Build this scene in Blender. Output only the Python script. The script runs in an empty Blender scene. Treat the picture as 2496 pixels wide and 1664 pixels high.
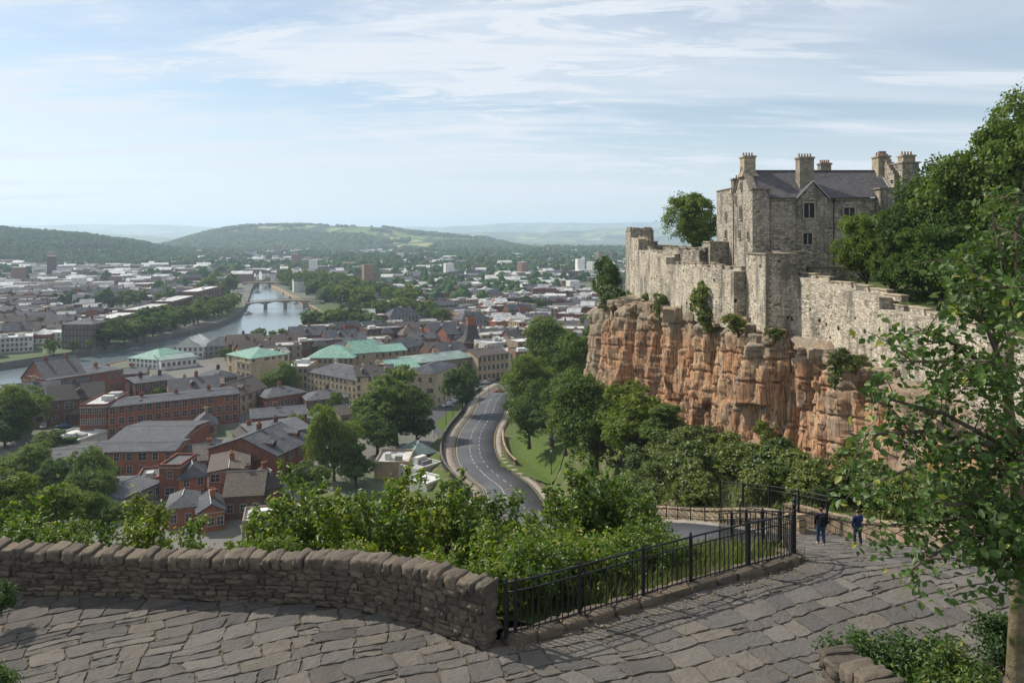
import bpy, math, random
import numpy as np
R = math.radians
SC = bpy.context.scene
COL = SC.collection
F = 1850.0; HZ = 573.0; CU = 1248.0          # focal length and horizon of the photograph, in its own pixels

# ------------------------------------------------------------------ camera
cam = bpy.data.cameras.new('camera'); camo = bpy.data.objects.new('camera', cam); COL.objects.link(camo)
cam.sensor_width = 36.0; cam.lens = 36.0 * F / 2496.0
cam.shift_y = -(832.0 - HZ) / 2496.0
cam.clip_start = 0.1; cam.clip_end = 60000.0
camo.location = (0, 0, 0); camo.rotation_euler = (R(90), 0, 0)
SC.camera = camo

# ------------------------------------------------------------------ sun, sky, exposure
SUN_AZ = R(-60); SUN_EL = R(42)               # azimuth from +Y, negative to the left
sl = bpy.data.lights.new('sun', 'SUN'); sl.energy = 4.5; sl.angle = R(0.6); sl.color = (1.0, 0.93, 0.82)
so = bpy.data.objects.new('sun', sl); COL.objects.link(so)
so.rotation_euler = (R(90) - SUN_EL, 0, -SUN_AZ + R(180)); so.location = (-50, 30, 80)
W = bpy.data.worlds.new('World'); SC.world = W; W.use_nodes = True
def world_nodes():
    nt = W.node_tree; nt.nodes.clear(); N = nt.nodes.new; L = nt.links.new
    out = N('ShaderNodeOutputWorld'); bg = N('ShaderNodeBackground'); bg.inputs['Strength'].default_value = 0.108
    sky = N('ShaderNodeTexSky'); sky.sky_type = 'NISHITA'; sky.sun_disc = False
    sky.sun_elevation = SUN_EL; sky.sun_rotation = SUN_AZ; sky.altitude = 100; sky.air_density = 1.0; sky.dust_density = 0.5; sky.ozone_density = 1.5
    tc = N('ShaderNodeTexCoord'); sep = N('ShaderNodeSeparateXYZ'); L(tc.outputs['Generated'], sep.inputs[0])
    mz = N('ShaderNodeMath'); mz.operation = 'MAXIMUM'; L(sep.outputs['Z'], mz.inputs[0]); mz.inputs[1].default_value = 0.0
    az = N('ShaderNodeMath'); az.operation = 'ADD'; L(mz.outputs[0], az.inputs[0]); az.inputs[1].default_value = 0.108
    dx = N('ShaderNodeMath'); dx.operation = 'DIVIDE'; L(sep.outputs['X'], dx.inputs[0]); L(az.outputs[0], dx.inputs[1])
    dy = N('ShaderNodeMath'); dy.operation = 'DIVIDE'; L(sep.outputs['Y'], dy.inputs[0]); L(az.outputs[0], dy.inputs[1])
    cmb = N('ShaderNodeCombineXYZ'); L(dx.outputs[0], cmb.inputs[0]); L(dy.outputs[0], cmb.inputs[1])
    def layer(rot, sx, sy, scale, detail, rough, dist, lo, hi, off=(0, 0, 0)):
        mp = N('ShaderNodeMapping'); mp.inputs['Rotation'].default_value = (0, 0, rot)
        mp.inputs['Scale'].default_value = (sx, sy, 1); mp.inputs['Location'].default_value = off
        L(cmb.outputs[0], mp.inputs[0])
        n = N('ShaderNodeTexNoise'); n.inputs['Scale'].default_value = scale; n.inputs['Detail'].default_value = detail
        n.inputs['Roughness'].default_value = rough; n.inputs['Distortion'].default_value = dist; L(mp.outputs[0], n.inputs['Vector'])
        m = N('ShaderNodeMapRange'); m.interpolation_type = 'SMOOTHSTEP'; L(n.outputs['Fac'], m.inputs['Value'])
        m.inputs['From Min'].default_value = lo; m.inputs['From Max'].default_value = hi
        return m.outputs['Result']
    veil = layer(R(12), 0.30, 0.9, 0.75, 8, 0.58, 0.7, 0.34, 0.62)
    streak = layer(R(-4), 0.26, 1.7, 1.0, 11, 0.64, 1.3, 0.49, 0.62, (5.7, 1.7, 0))
    puff = layer(R(12), 0.8, 1.7, 3.0, 11, 0.70, 0.9, 0.46, 0.60, (7.3, 2.2, 0))
    region = layer(R(0), 0.6, 0.6, 0.55, 3, 0.5, 0.2, 0.46, 0.60, (4.2, 8.1, 0))
    def math2(op, a, b):
        m = N('ShaderNodeMath'); m.operation = op; m.use_clamp = True
        for i, q in enumerate((a, b)):
            if isinstance(q, (int, float)): m.inputs[i].default_value = q
            else: L(q, m.inputs[i])
        return m.outputs[0]
    pf = math2('MULTIPLY', puff, region)
    a = math2('MULTIPLY', veil, 0.74)
    b = math2('MULTIPLY', streak, 0.40)
    c = math2('MULTIPLY', pf, 0.6)
    s = math2('ADD', math2('ADD', a, b), c)
    # near the horizon the veil thickens
    hz = N('ShaderNodeMapRange'); L(sep.outputs['Z'], hz.inputs['Value']); hz.inputs['From Min'].default_value = 0.0; hz.inputs['From Max'].default_value = 0.17
    hz.inputs['To Min'].default_value = 0.82; hz.inputs['To Max'].default_value = 0.22; hz.interpolation_type = 'SMOOTHSTEP'
    s2 = math2('MAXIMUM', s, hz.outputs['Result'])
    cc = N('ShaderNodeMix'); cc.data_type = 'RGBA'; L(s2, cc.inputs['Factor'])
    skyt = N('ShaderNodeMix'); skyt.data_type = 'RGBA'; skyt.blend_type = 'MULTIPLY'; skyt.inputs['Factor'].default_value = 1.0
    L(sky.outputs[0], skyt.inputs['A']); skyt.inputs['B'].default_value = (0.82, 0.84, 0.81, 1)
    L(skyt.outputs['Result'], cc.inputs['A']); cc.inputs['B'].default_value = (5.6, 5.95, 6.4, 1)
    L(cc.outputs['Result'], bg.inputs['Color']); L(bg.outputs[0], out.inputs[0])
world_nodes()
SC.view_settings.view_transform = 'Standard'; SC.view_settings.look = 'None'
SC.view_settings.exposure = 0.42; SC.view_settings.gamma = 1.0
SC.render.engine = 'CYCLES'
cy = SC.cycles
cy.use_denoising = True
cy.max_bounces = 5; cy.diffuse_bounces = 2; cy.glossy_bounces = 2; cy.transmission_bounces = 2; cy.transparent_max_bounces = 6; cy.volume_bounces = 1
cy.caustics_reflective = False; cy.caustics_refractive = False
cy.sample_clamp_indirect = 4.0

# ------------------------------------------------------------------ helpers
def P(u, v, z):
    """the point at height z seen at photograph pixel u, v"""
    y = -z * F / (v - HZ); return np.array([(u - CU) / F * y, y, z])
def PD(u, v, y):
    return np.array([(u - CU) / F * y, y, -(v - HZ) / F * y])
def h2(ix, iy, seed):
    n = (ix.astype(np.int64) * 374761393 + iy.astype(np.int64) * 668265263 + seed * 974634777) & 0xffffffff
    n = ((n ^ (n >> 13)) * 1274126177) & 0xffffffff
    n = (n ^ (n >> 16)) & 0xffffffff
    return n / 4294967295.0
def vnoise(x, y, seed=0):
    x = np.asarray(x, float); y = np.asarray(y, float)
    ix = np.floor(x); iy = np.floor(y); fx = x - ix; fy = y - iy
    fx = fx * fx * (3 - 2 * fx); fy = fy * fy * (3 - 2 * fy)
    a = h2(ix, iy, seed); b = h2(ix + 1, iy, seed); c = h2(ix, iy + 1, seed); d = h2(ix + 1, iy + 1, seed)
    return (a * (1 - fx) + b * fx) * (1 - fy) + (c * (1 - fx) + d * fx) * fy
def fbm(x, y, seed=0, oct=4, rough=0.5):
    t = 0; a = 1; s = 0
    for k in range(oct):
        t = t + a * vnoise(x, y, seed + k * 17); s += a; a *= rough; x = np.asarray(x) * 2.03 + 5.1; y = np.asarray(y) * 2.03 + 3.7
    return t / s
def voro(x, y, seed=0):
    """cellular noise: distance to the border (f2-f1) and a random number for each cell"""
    ix = np.floor(x); iy = np.floor(y); f1 = np.full(x.shape, 9.0); f2 = np.full(x.shape, 9.0); rid = np.zeros(x.shape)
    for ox in (-1, 0, 1):
        for oy in (-1, 0, 1):
            cx = ix + ox; cyy = iy + oy
            d = np.hypot(cx + 0.15 + 0.7 * h2(cx, cyy, seed) - x, cyy + 0.15 + 0.7 * h2(cx, cyy, seed + 5) - y)
            r = h2(cx, cyy, seed + 9)
            m = d < f1
            f2 = np.where(m, f1, np.minimum(f2, d)); rid = np.where(m, r, rid); f1 = np.where(m, d, f1)
    return f2 - f1, rid
def auto_uv(me):
    """box-like uv in metres: u along the horizontal tangent of each face, v up its slope"""
    n = len(me.polygons)
    if not n: return
    nor = np.empty(n * 3); me.polygons.foreach_get('normal', nor); nor = nor.reshape(-1, 3)
    tot = np.empty(n, int); me.polygons.foreach_get('loop_total', tot)
    vi = np.empty(len(me.loops), int); me.loops.foreach_get('vertex_index', vi)
    co = np.empty(len(me.vertices) * 3); me.vertices.foreach_get('co', co); co = co.reshape(-1, 3)
    t = np.stack([-nor[:, 1], nor[:, 0], np.zeros(n)], 1); l = np.linalg.norm(t, axis=1)
    flat = l < 0.05; t[flat] = (1, 0, 0); l[flat] = 1; t /= l[:, None]
    b = np.cross(nor, t)
    tl = np.repeat(t, tot, 0); bl = np.repeat(b, tot, 0); p = co[vi]
    uv = np.stack([(p * tl).sum(1), (p * bl).sum(1)], 1)
    lay = me.uv_layers.new(name='uv'); lay.data.foreach_set('uv', uv.ravel())
def mesh_np(name, V, Fa, mats, midx=None, uv=True, smooth=False):
    """V (n,3); Fa (m,3) or (m,4) array, or a list of tuples"""
    me = bpy.data.meshes.new(name)
    V = np.asarray(V, float)
    if isinstance(Fa, np.ndarray):
        m, k = Fa.shape
        me.vertices.add(len(V)); me.vertices.foreach_set('co', V.ravel())
        me.loops.add(m * k); me.loops.foreach_set('vertex_index', Fa.ravel().astype(np.int32))
        me.polygons.add(m); me.polygons.foreach_set('loop_start', np.arange(0, m * k, k, dtype=np.int32))
        me.update(calc_edges=True)
    else:
        me.from_pydata([tuple(v) for v in V], [], Fa); me.update()
    for m_ in (mats if isinstance(mats, (list, tuple)) else [mats]): me.materials.append(m_)
    if midx is not None: me.polygons.foreach_set('material_index', np.asarray(midx, np.int32))
    if smooth: me.polygons.foreach_set('use_smooth', np.ones(len(me.polygons), bool))
    if uv: auto_uv(me)
    return me
def link(name, me, parent=None, loc=None, rz=0.0, scale=None):
    o = bpy.data.objects.new(name, me); COL.objects.link(o)
    if parent is not None: o.parent = parent
    if loc is not None: o.location = tuple(loc)
    if rz: o.rotation_euler = (0, 0, rz)
    if scale is not None: o.scale = (scale, scale, scale) if isinstance(scale, (int, float)) else tuple(scale)
    return o
def tag(o, label=None, cat=None, group=None, kind=None):
    if label: o['label'] = label
    if cat: o['category'] = cat
    if group: o['group'] = group
    if kind: o['kind'] = kind
    return o
def empty(name, loc=(0, 0, 0), rz=0.0, scale=1.0):
    o = bpy.data.objects.new(name, None); COL.objects.link(o); o.location = tuple(loc); o.rotation_euler = (0, 0, rz)
    o.scale = (scale, scale, scale); o.empty_display_size = 0.3
    return o
def copy_tree(o, parent=None):
    c = o.copy(); COL.objects.link(c)
    if parent is not None: c.parent = parent
    for ch in list(o.children): copy_tree(ch, c)
    return c
class MB:
    """collects boxes, tubes and faces, then links them as one mesh"""
    def __init__(s): s.v = []; s.f = []; s.m = []
    def add(s, V, Fc, m=0):
        b = len(s.v); s.v += [tuple(map(float, p)) for p in V]; s.f += [tuple(int(i) + b for i in f) for f in Fc]; s.m += [m] * len(Fc)
    def box(s, c, d, rz=0.0, m=0, jit=0.0, taper=1.0, rnd=random):
        cx, cy_, cz = c; a, b, h = d[0] / 2, d[1] / 2, d[2] / 2; co, si = math.cos(rz), math.sin(rz); V = []
        for z, t in ((-h, 1), (h, taper)):
            for x, y in ((-a, -b), (a, -b), (a, b), (-a, b)):
                x *= t; y *= t
                V.append((cx + x * co - y * si + rnd.uniform(-jit, jit), cy_ + x * si + y * co + rnd.uniform(-jit, jit), cz + z + rnd.uniform(-jit, jit)))
        s.add(V, [(3, 2, 1, 0), (4, 5, 6, 7), (0, 1, 5, 4), (1, 2, 6, 5), (2, 3, 7, 6), (3, 0, 4, 7)], m)
    def b2(s, x0, x1, y0, y1, z0, z1, m=0): s.box(((x0 + x1) / 2, (y0 + y1) / 2, (z0 + z1) / 2), (x1 - x0, y1 - y0, z1 - z0), m=m)
    def tube(s, pts, rad, n=6, m=0, cap=True):
        pts = [np.asarray(p, float) for p in pts]; rad = rad if isinstance(rad, (list, tuple)) else [rad] * len(pts); V = []; Fc = []
        for i, p in enumerate(pts):
            d = pts[min(i + 1, len(pts) - 1)] - pts[max(i - 1, 0)]; d = d / (np.linalg.norm(d) + 1e-9)
            a = np.cross(d, (0, 0, 1)) if abs(d[2]) < 0.9 else np.cross(d, (1, 0, 0)); a /= np.linalg.norm(a); b = np.cross(d, a)
            for k in range(n):
                t = 2 * math.pi * k / n; V.append(p + (a * math.cos(t) + b * math.sin(t)) * rad[i])
        for i in range(len(pts) - 1):
            for k in range(n):
                k2 = (k + 1) % n; Fc.append((i * n + k, i * n + k2, (i + 1) * n + k2, (i + 1) * n + k))
        if cap: Fc.append(tuple(range(n))[::-1]); Fc.append(tuple((len(pts) - 1) * n + k for k in range(n)))
        s.add(V, Fc, m)
    def mesh(s, name, mats, smooth=False, uv=True): return mesh_np(name, np.array(s.v), s.f, mats, s.m, uv, smooth)
    def build(s, name, mats, parent=None, smooth=False, loc=None, rz=0.0): return link(name, s.mesh(name, mats, smooth), parent, loc, rz)
def grid_faces(nr, nc):
    i = np.arange(nr - 1)[:, None] * nc + np.arange(nc - 1)[None, :]; i = i.ravel()
    return np.stack([i, i + 1, i + nc + 1, i + nc], 1)
def interp_poly(pts, step):
    """evenly spaced points along a smooth curve through pts (any dimension)"""
    p = np.array(pts, float); n = len(p)
    d = np.r_[0, np.cumsum(np.linalg.norm(np.diff(p[:, :2], axis=0), axis=1))]
    m = np.zeros_like(p)
    m[1:-1] = (p[2:] - p[:-2]) / (d[2:] - d[:-2])[:, None]; m[0] = (p[1] - p[0]) / (d[1] - d[0]); m[-1] = (p[-1] - p[-2]) / (d[-1] - d[-2])
    k = max(2, int(d[-1] / step) + 1); s = np.linspace(0, d[-1], k); out = []
    for t in s:
        i = min(np.searchsorted(d, t, 'right') - 1, n - 2); h = d[i + 1] - d[i]; x = (t - d[i]) / h
        out.append((2*x**3 - 3*x**2 + 1) * p[i] + (x**3 - 2*x**2 + x) * h * m[i] + (-2*x**3 + 3*x**2) * p[i+1] + (x**3 - x**2) * h * m[i+1])
    return np.array(out), s
def side_normals(c):
    t = np.gradient(c[:, :2], axis=0); t /= np.linalg.norm(t, axis=1)[:, None] + 1e-9
    return np.stack([t[:, 1], -t[:, 0]], 1)          # to the right of the direction of travel
# ------------------------------------------------------------------ materials
def new_mat(name):
    m = bpy.data.materials.new(name); m.use_nodes = True; nt = m.node_tree; nt.nodes.clear()
    out = nt.nodes.new('ShaderNodeOutputMaterial'); b = nt.nodes.new('ShaderNodeBsdfPrincipled'); nt.links.new(b.outputs[0], out.inputs[0])
    return m, nt, b, out
class NB:
    """short-hand for wiring nodes"""
    def __init__(s, nt): s.nt = nt
    def n(s, t, **k):
        x = s.nt.nodes.new('ShaderNode' + t)
        for a, v in k.items(): setattr(x, a, v)
        return x
    def l(s, a, b): s.nt.links.new(a, b)
    def coord(s, kind='Object', scale=(1, 1, 1), rot=(0, 0, 0)):
        tc = s.n('TexCoord'); mp = s.n('Mapping'); s.l(tc.outputs[kind], mp.inputs[0]); mp.inputs['Scale'].default_value = scale; mp.inputs['Rotation'].default_value = rot
        return mp.outputs[0]
    def noise(s, vec, scale, detail=5, rough=0.55, dist=0.0, out='Fac'):
        x = s.n('TexNoise'); x.inputs['Scale'].default_value = scale; x.inputs['Detail'].default_value = detail
        x.inputs['Roughness'].default_value = rough; x.inputs['Distortion'].default_value = dist
        if vec is not None: s.l(vec, x.inputs['Vector'])
        return x.outputs[out]
    def vor(s, vec, scale, feature='F1', out='Color', rnd=1.0):
        x = s.n('TexVoronoi', feature=feature); x.inputs['Scale'].default_value = scale; x.inputs['Randomness'].default_value = rnd; s.l(vec, x.inputs['Vector'])
        return x.outputs[out]
    def ramp(s, fac, stops):
        x = s.n('ValToRGB'); s.l(fac, x.inputs[0]); e = x.color_ramp.elements
        while len(e) < len(stops): e.new(0.5)
        for el, (p, c) in zip(e, stops): el.position = p; el.color = (c, c, c, 1) if isinstance(c, (int, float)) else (*c, 1)
        return x.outputs[0]
    def mix(s, f, a, b, blend='MIX'):
        x = s.n('Mix', data_type='RGBA', blend_type=blend)
        for sock, q in (('Factor', f), ('A', a), ('B', b)):
            if isinstance(q, (int, float)): x.inputs[sock].default_value = q if sock == 'Factor' else (q, q, q, 1)
            elif isinstance(q, tuple): x.inputs[sock].default_value = (*q, 1)
            else: s.l(q, x.inputs[sock])
        return x.outputs['Result']
    def bump(s, h, strength, dist, nrm=None):
        x = s.n('Bump'); x.inputs['Strength'].default_value = strength; x.inputs['Distance'].default_value = dist; s.l(h, x.inputs['Height'])
        if nrm is not None: s.l(nrm, x.inputs['Normal'])
        return x.outputs[0]
    def warp(s, vec, scale, amt):
        n = s.noise(vec, scale, 3, 0.5, 0, 'Color'); x = s.n('VectorMath', operation='SCALE'); s.l(n, x.inputs[0]); x.inputs['Scale'].default_value = amt
        a = s.n('VectorMath', operation='ADD'); s.l(vec, a.inputs[0]); s.l(x.outputs[0], a.inputs[1]); return a.outputs[0]
def masonry(name, c1, c2, mortar, bw, bh, msize=0.02, stain=(0.06, 0.055, 0.05), stain_amt=0.35, bump=0.5, warp=0.0, var=0.5, extra=None, rough=0.9, patch=None, joint=0.5):
    m, nt, b, out = new_mat(name); q = NB(nt); uv = q.coord('UV')
    w = q.warp(uv, 0.8, warp) if warp else uv
    br = q.n('TexBrick'); q.l(w, br.inputs['Vector']); br.inputs['Scale'].default_value = 1.0
    br.inputs['Brick Width'].default_value = bw; br.inputs['Row Height'].default_value = bh; br.inputs['Mortar Size'].default_value = msize
    br.inputs['Mortar Smooth'].default_value = 0.2; br.inputs['Color1'].default_value = (*c1, 1); br.inputs['Color2'].default_value = (*c2, 1)
    br.inputs['Mortar'].default_value = (*mortar, 1)
    ob = q.coord('Object'); gm = q.n('NewGeometry')
    n1 = q.noise(ob, 0.35, 6, 0.6); n2 = q.noise(ob, 2.6, 5, 0.65)
    col = q.mix(var, br.outputs['Color'], q.mix(1.0, br.outputs['Color'], q.ramp(n2, [(0.25, 0.45), (0.75, 1.5)]), 'MULTIPLY'))
    oi = q.n('ObjectInfo'); col = q.mix(1.0, col, q.ramp(oi.outputs['Random'], [(0, (0.70, 0.72, 0.76)), (1, (1.34, 1.26, 1.16))]), 'MULTIPLY')
    st = q.ramp(n1, [(0.48, 0.0), (0.68, 1.0)])
    sm = q.n('Math', operation='MULTIPLY'); q.l(st, sm.inputs[0]); sm.inputs[1].default_value = stain_amt
    col = q.mix(sm.outputs[0], col, stain)
    if patch: col = q.mix(q.ramp(q.noise(ob, 0.22, 4, 0.6), [(0.5, 0.0), (0.62, patch[3])]), col, tuple(patch[:3]))
    if extra == 'holes':
        vs = q.coord('UV', (0.55, 0.9, 1)); vd = q.vor(vs, 1.0, 'F1', 'Distance', 1.0)
        hole = q.ramp(vd, [(0.07, 1.0), (0.13, 0.0)]); col = q.mix(hole, col, (0.03, 0.028, 0.025))
        vs2 = q.coord('UV', (1.9, 2.6, 1)); vd2 = q.vor(vs2, 1.0, 'F1', 'Distance', 1.0)
        col = q.mix(q.ramp(vd2, [(0.09, 0.75), (0.16, 0.0)]), col, (0.07, 0.06, 0.05))
        rs = q.coord('UV', (0.35, 0.05, 1)); stv = q.noise(rs, 3.0, 5, 0.6)
        col = q.mix(q.ramp(stv, [(0.55, 0.0), (0.72, 0.45)]), col, (0.13, 0.09, 0.055))
    q.l(col, b.inputs['Base Color']); b.inputs['Roughness'].default_value = rough; b.inputs['Specular IOR Level'].default_value = 0.08
    h = q.mix(joint, q.noise(ob, 5.0, 6, 0.7), br.outputs['Fac'], 'SUBTRACT')
    q.l(q.bump(h, bump, 0.06), b.inputs['Normal'])
    return m
def rubble(name, c1, c2, dark, su, sv, seed=0.0, holes=True, bump=0.8, pale=(0.6, 0.53, 0.42), stain=(0.105, 0.098, 0.085)):
    m, nt, b, out = new_mat(name); q = NB(nt); ob = q.coord('Object'); uv = q.warp(q.coord('UV'), 0.7, 0.25)
    mp = q.n('Mapping'); q.l(uv, mp.inputs[0]); mp.inputs['Scale'].default_value = (su, sv, 1)
    cell = q.vor(mp.outputs[0], 1.0, 'F1', 'Color', 0.8); edge = q.vor(mp.outputs[0], 1.0, 'DISTANCE_TO_EDGE', 'Distance', 0.8)
    sc = q.n('SeparateColor'); q.l(cell, sc.inputs[0])
    c = q.mix(sc.outputs[0], c1, c2); c = q.mix(q.ramp(sc.outputs[1], [(0.86, 0.0), (0.93, 0.7)]), c, dark)
    c = q.mix(1.0, c, q.ramp(q.noise(ob, 3.0, 6, 0.7), [(0.25, 0.55), (0.75, 1.4)]), 'MULTIPLY')
    c = q.mix(q.ramp(q.noise(ob, 0.28, 5, 0.6), [(0.46, 0.0), (0.60, 0.55)]), c, pale)
    c = q.mix(q.ramp(edge, [(0.02, 0.55), (0.10, 0.0)]), c, dark)
    c = q.mix(q.ramp(q.noise(q.coord('Object', (1, 1, 0.35)), 0.5, 6, 0.65), [(0.48, 0.0), (0.62, 0.8)]), c, stain)
    c = q.mix(q.ramp(q.noise(q.coord('UV', (0.7, 0.10, 1)), 2.2, 5, 0.6), [(0.56, 0.0), (0.70, 0.40)]), c, (0.20, 0.125, 0.065))
    if holes:
        h = q.vor(q.coord('UV', (0.5, 0.62, 1)), 1.0, 'F1', 'Distance', 1.0); c = q.mix(q.ramp(h, [(0.13, 1.0), (0.16, 0.0)]), c, (0.025, 0.022, 0.02))
    q.l(c, b.inputs['Base Color']); b.inputs['Roughness'].default_value = 0.92; b.inputs['Specular IOR Level'].default_value = 0.15
    hh = q.mix(0.55, q.noise(ob, 4.0, 7, 0.72), q.ramp(edge, [(0.0, 0.0), (0.16, 1.0)])); q.l(q.bump(hh, bump, 0.10), b.inputs['Normal'])
    return m
def plain(name, c, rough=0.7, var=0.25, scale=1.5, metallic=0.0, spec=0.18, bump=0.0, coord='Object', c2=None, bscale=8.0, rnd=0.0):
    m, nt, b, out = new_mat(name); q = NB(nt); ob = q.coord(coord)
    n = q.noise(ob, scale, 6, 0.6)
    c2 = c2 or tuple(x * (1 - var) for x in c)
    col = q.mix(q.ramp(n, [(0.35, 0.0), (0.65, 1.0)]), c, c2)
    if rnd:
        oi = q.n('ObjectInfo'); col = q.mix(1.0, col, q.ramp(oi.outputs['Random'], [(0, 1 - rnd), (1, 1 + rnd)]), 'MULTIPLY')
    q.l(col, b.inputs['Base Color']); b.inputs['Roughness'].default_value = rough; b.inputs['Metallic'].default_value = metallic; b.inputs['Specular IOR Level'].default_value = spec
    if bump: q.l(q.bump(q.noise(ob, bscale, 6, 0.65), bump, 0.05), b.inputs['Normal'])
    return m
def leafmat(name, c1, c2, trans=0.3, yellow=0.0, rough=0.5, spec=0.35, nscale=0.35):
    m, nt, b, out = new_mat(name); q = NB(nt); gm = q.n('NewGeometry'); oi = q.n('ObjectInfo')
    col = q.mix(gm.outputs['Random Per Island'], c1, c2)
    ob = q.coord('Object'); col = q.mix(q.ramp(q.noise(ob, nscale, 3, 0.5), [(0.35, 0.0), (0.7, 0.55)]), col, tuple(x * 1.45 for x in c2))
    if yellow:
        ys = q.n('Math', operation='GREATER_THAN'); q.l(gm.outputs['Random Per Island'], ys.inputs[0]); ys.inputs[1].default_value = 1 - yellow
        col = q.mix(ys.outputs[0], col, (0.20, 0.21, 0.03))
    col = q.mix(1.0, col, q.ramp(oi.outputs['Random'], [(0, (0.66, 0.74, 0.82)), (0.5, (1.0, 1.0, 1.0)), (1, (1.42, 1.24, 0.95))]), 'MULTIPLY')
    q.l(col, b.inputs['Base Color']); b.inputs['Roughness'].default_value = rough; b.inputs['Specular IOR Level'].default_value = spec
    tr = q.n('BsdfTranslucent'); q.l(q.mix(1.0, col, (1.3, 1.5, 0.5), 'MULTIPLY'), tr.inputs[0])
    ms = q.n('MixShader'); ms.inputs[0].default_value = trans; q.l(b.outputs[0], ms.inputs[1]); q.l(tr.outputs[0], ms.inputs[2]); q.l(ms.outputs[0], out.inputs[0])
    return m
M = {}
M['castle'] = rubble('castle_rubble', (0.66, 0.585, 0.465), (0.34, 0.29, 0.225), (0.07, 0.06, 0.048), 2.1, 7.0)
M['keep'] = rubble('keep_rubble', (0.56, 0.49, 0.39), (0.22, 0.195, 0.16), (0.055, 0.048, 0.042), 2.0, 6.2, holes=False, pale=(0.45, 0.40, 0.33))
M['keep_trim'] = masonry('dressed_stone', (0.34, 0.30, 0.235), (0.22, 0.195, 0.155), (0.17, 0.15, 0.12), 0.5, 0.3, 0.015, warp=0.03, stain_amt=0.4)
M['slate_old'] = masonry('old_slate', (0.10, 0.10, 0.11), (0.065, 0.065, 0.075), (0.035, 0.035, 0.04), 0.35, 0.22, 0.012, stain=(0.17, 0.16, 0.15), stain_amt=0.35, bump=0.5, rough=0.7)
M['slate'] = masonry('slate_roof', (0.095, 0.102, 0.118), (0.060, 0.064, 0.075), (0.025, 0.026, 0.03), 0.5, 0.3, 0.012, stain=(0.14, 0.135, 0.125), stain_amt=0.5, bump=0.5, rough=0.62, var=0.9)
M['slate_brown'] = masonry('brown_slate_roof', (0.11, 0.095, 0.085), (0.07, 0.062, 0.058), (0.05, 0.045, 0.04), 0.5, 0.3, 0.012, bump=0.35, rough=0.7)
M['brick'] = masonry('red_brick', (0.30, 0.115, 0.075), (0.185, 0.077, 0.056), (0.20, 0.14, 0.11), 0.8, 0.28, 0.02, stain=(0.05, 0.03, 0.025), stain_amt=0.4, bump=0.25)
M['brick_dark'] = masonry('dark_brick', (0.18, 0.105, 0.08), (0.115, 0.072, 0.058), (0.09, 0.07, 0.06), 0.8, 0.28, 0.02, stain=(0.04, 0.03, 0.03), stain_amt=0.4, bump=0.25)
M['cream'] = masonry('cream_stone', (0.50, 0.42, 0.30), (0.42, 0.345, 0.245), (0.26, 0.21, 0.15), 1.0, 0.4, 0.02, stain=(0.12, 0.10, 0.075), stain_amt=0.35, bump=0.25)
M['tan'] = masonry('tan_stone', (0.34, 0.28, 0.205), (0.27, 0.215, 0.16), (0.17, 0.13, 0.10), 1.0, 0.4, 0.02, stain=(0.08, 0.065, 0.05), stain_amt=0.4, bump=0.25)
M['white'] = plain('pale_render', (0.60, 0.59, 0.55), 0.85, 0.3, 0.4, rnd=0.2)
M['grey'] = plain('grey_render', (0.27, 0.27, 0.26), 0.85, 0.3, 0.4, rnd=0.3)
M['flat_light'] = plain('pale_flat_roof', (0.52, 0.52, 0.50), 0.8, 0.45, 0.25, rnd=0.25)
M['flat_dark'] = plain('dark_flat_roof', (0.13, 0.13, 0.135), 0.8, 0.4, 0.25, rnd=0.3)
M['copper'] = plain('green_copper_roof', (0.195, 0.335, 0.27), 0.7, 0.3, 0.6, c2=(0.125, 0.23, 0.19))
M['copper_grey'] = plain('grey_green_copper', (0.20, 0.26, 0.235), 0.6, 0.3, 0.3, c2=(0.13, 0.17, 0.16))
M['glass'] = plain('dark_glass', (0.03, 0.035, 0.045), 0.15, 0.3, 0.8, spec=0.6)
M['frame'] = plain('white_frame', (0.46, 0.45, 0.42), 0.6, 0.15, 2.0)
M['frame_stone'] = plain('stone_frame', (0.38, 0.33, 0.26), 0.8, 0.2, 2.0)
M['iron'] = plain('black_iron_paint', (0.009, 0.010, 0.013), 0.5, 0.4, 3.0, spec=0.35, bump=0.15, bscale=30)
M['lead'] = plain('lead_flashing', (0.38, 0.38, 0.38), 0.6, 0.3, 2.0)
M['pot'] = plain('clay_pot', (0.42, 0.22, 0.13), 0.8, 0.3, 3.0)
M['bark'] = plain('bark', (0.13, 0.10, 0.075), 0.95, 0.5, 4.0, bump=0.9, bscale=9.0, c2=(0.06, 0.048, 0.038))
M['bark_moss'] = plain('mossy_bark', (0.20, 0.15, 0.10), 0.95, 0.5, 5.0, bump=1.0, bscale=14.0, c2=(0.075, 0.075, 0.03))
M['leaf_tree'] = leafmat('tree_leaves', (0.050, 0.086, 0.020), (0.110, 0.155, 0.032), 0.34, rough=0.6, spec=0.2)
M['leaf_castle'] = leafmat('castle_tree_leaves', (0.045, 0.080, 0.017), (0.105, 0.150, 0.028), 0.34, rough=0.6, spec=0.2)
M['leaf_far'] = leafmat('far_leaves', (0.032, 0.062, 0.025), (0.064, 0.100, 0.038), 0.12, nscale=0.1, rough=1.0, spec=0.0)
M['leaf_bush'] = leafmat('shrub_leaves', (0.045, 0.085, 0.014), (0.12, 0.18, 0.025), 0.4, yellow=0.16, rough=0.42)
M['leaf_near'] = leafmat('broad_leaves', (0.030, 0.062, 0.016), (0.068, 0.115, 0.026), 0.34, yellow=0.02, rough=0.5, spec=0.35, nscale=0.8)
M['weed'] = leafmat('scrub_leaves', (0.05, 0.080, 0.022), (0.12, 0.15, 0.04), 0.3, yellow=0.10, nscale=0.5)
M['grassblade'] = leafmat('grass_blades', (0.055, 0.085, 0.02), (0.13, 0.14, 0.045), 0.3, nscale=0.6)
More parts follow.
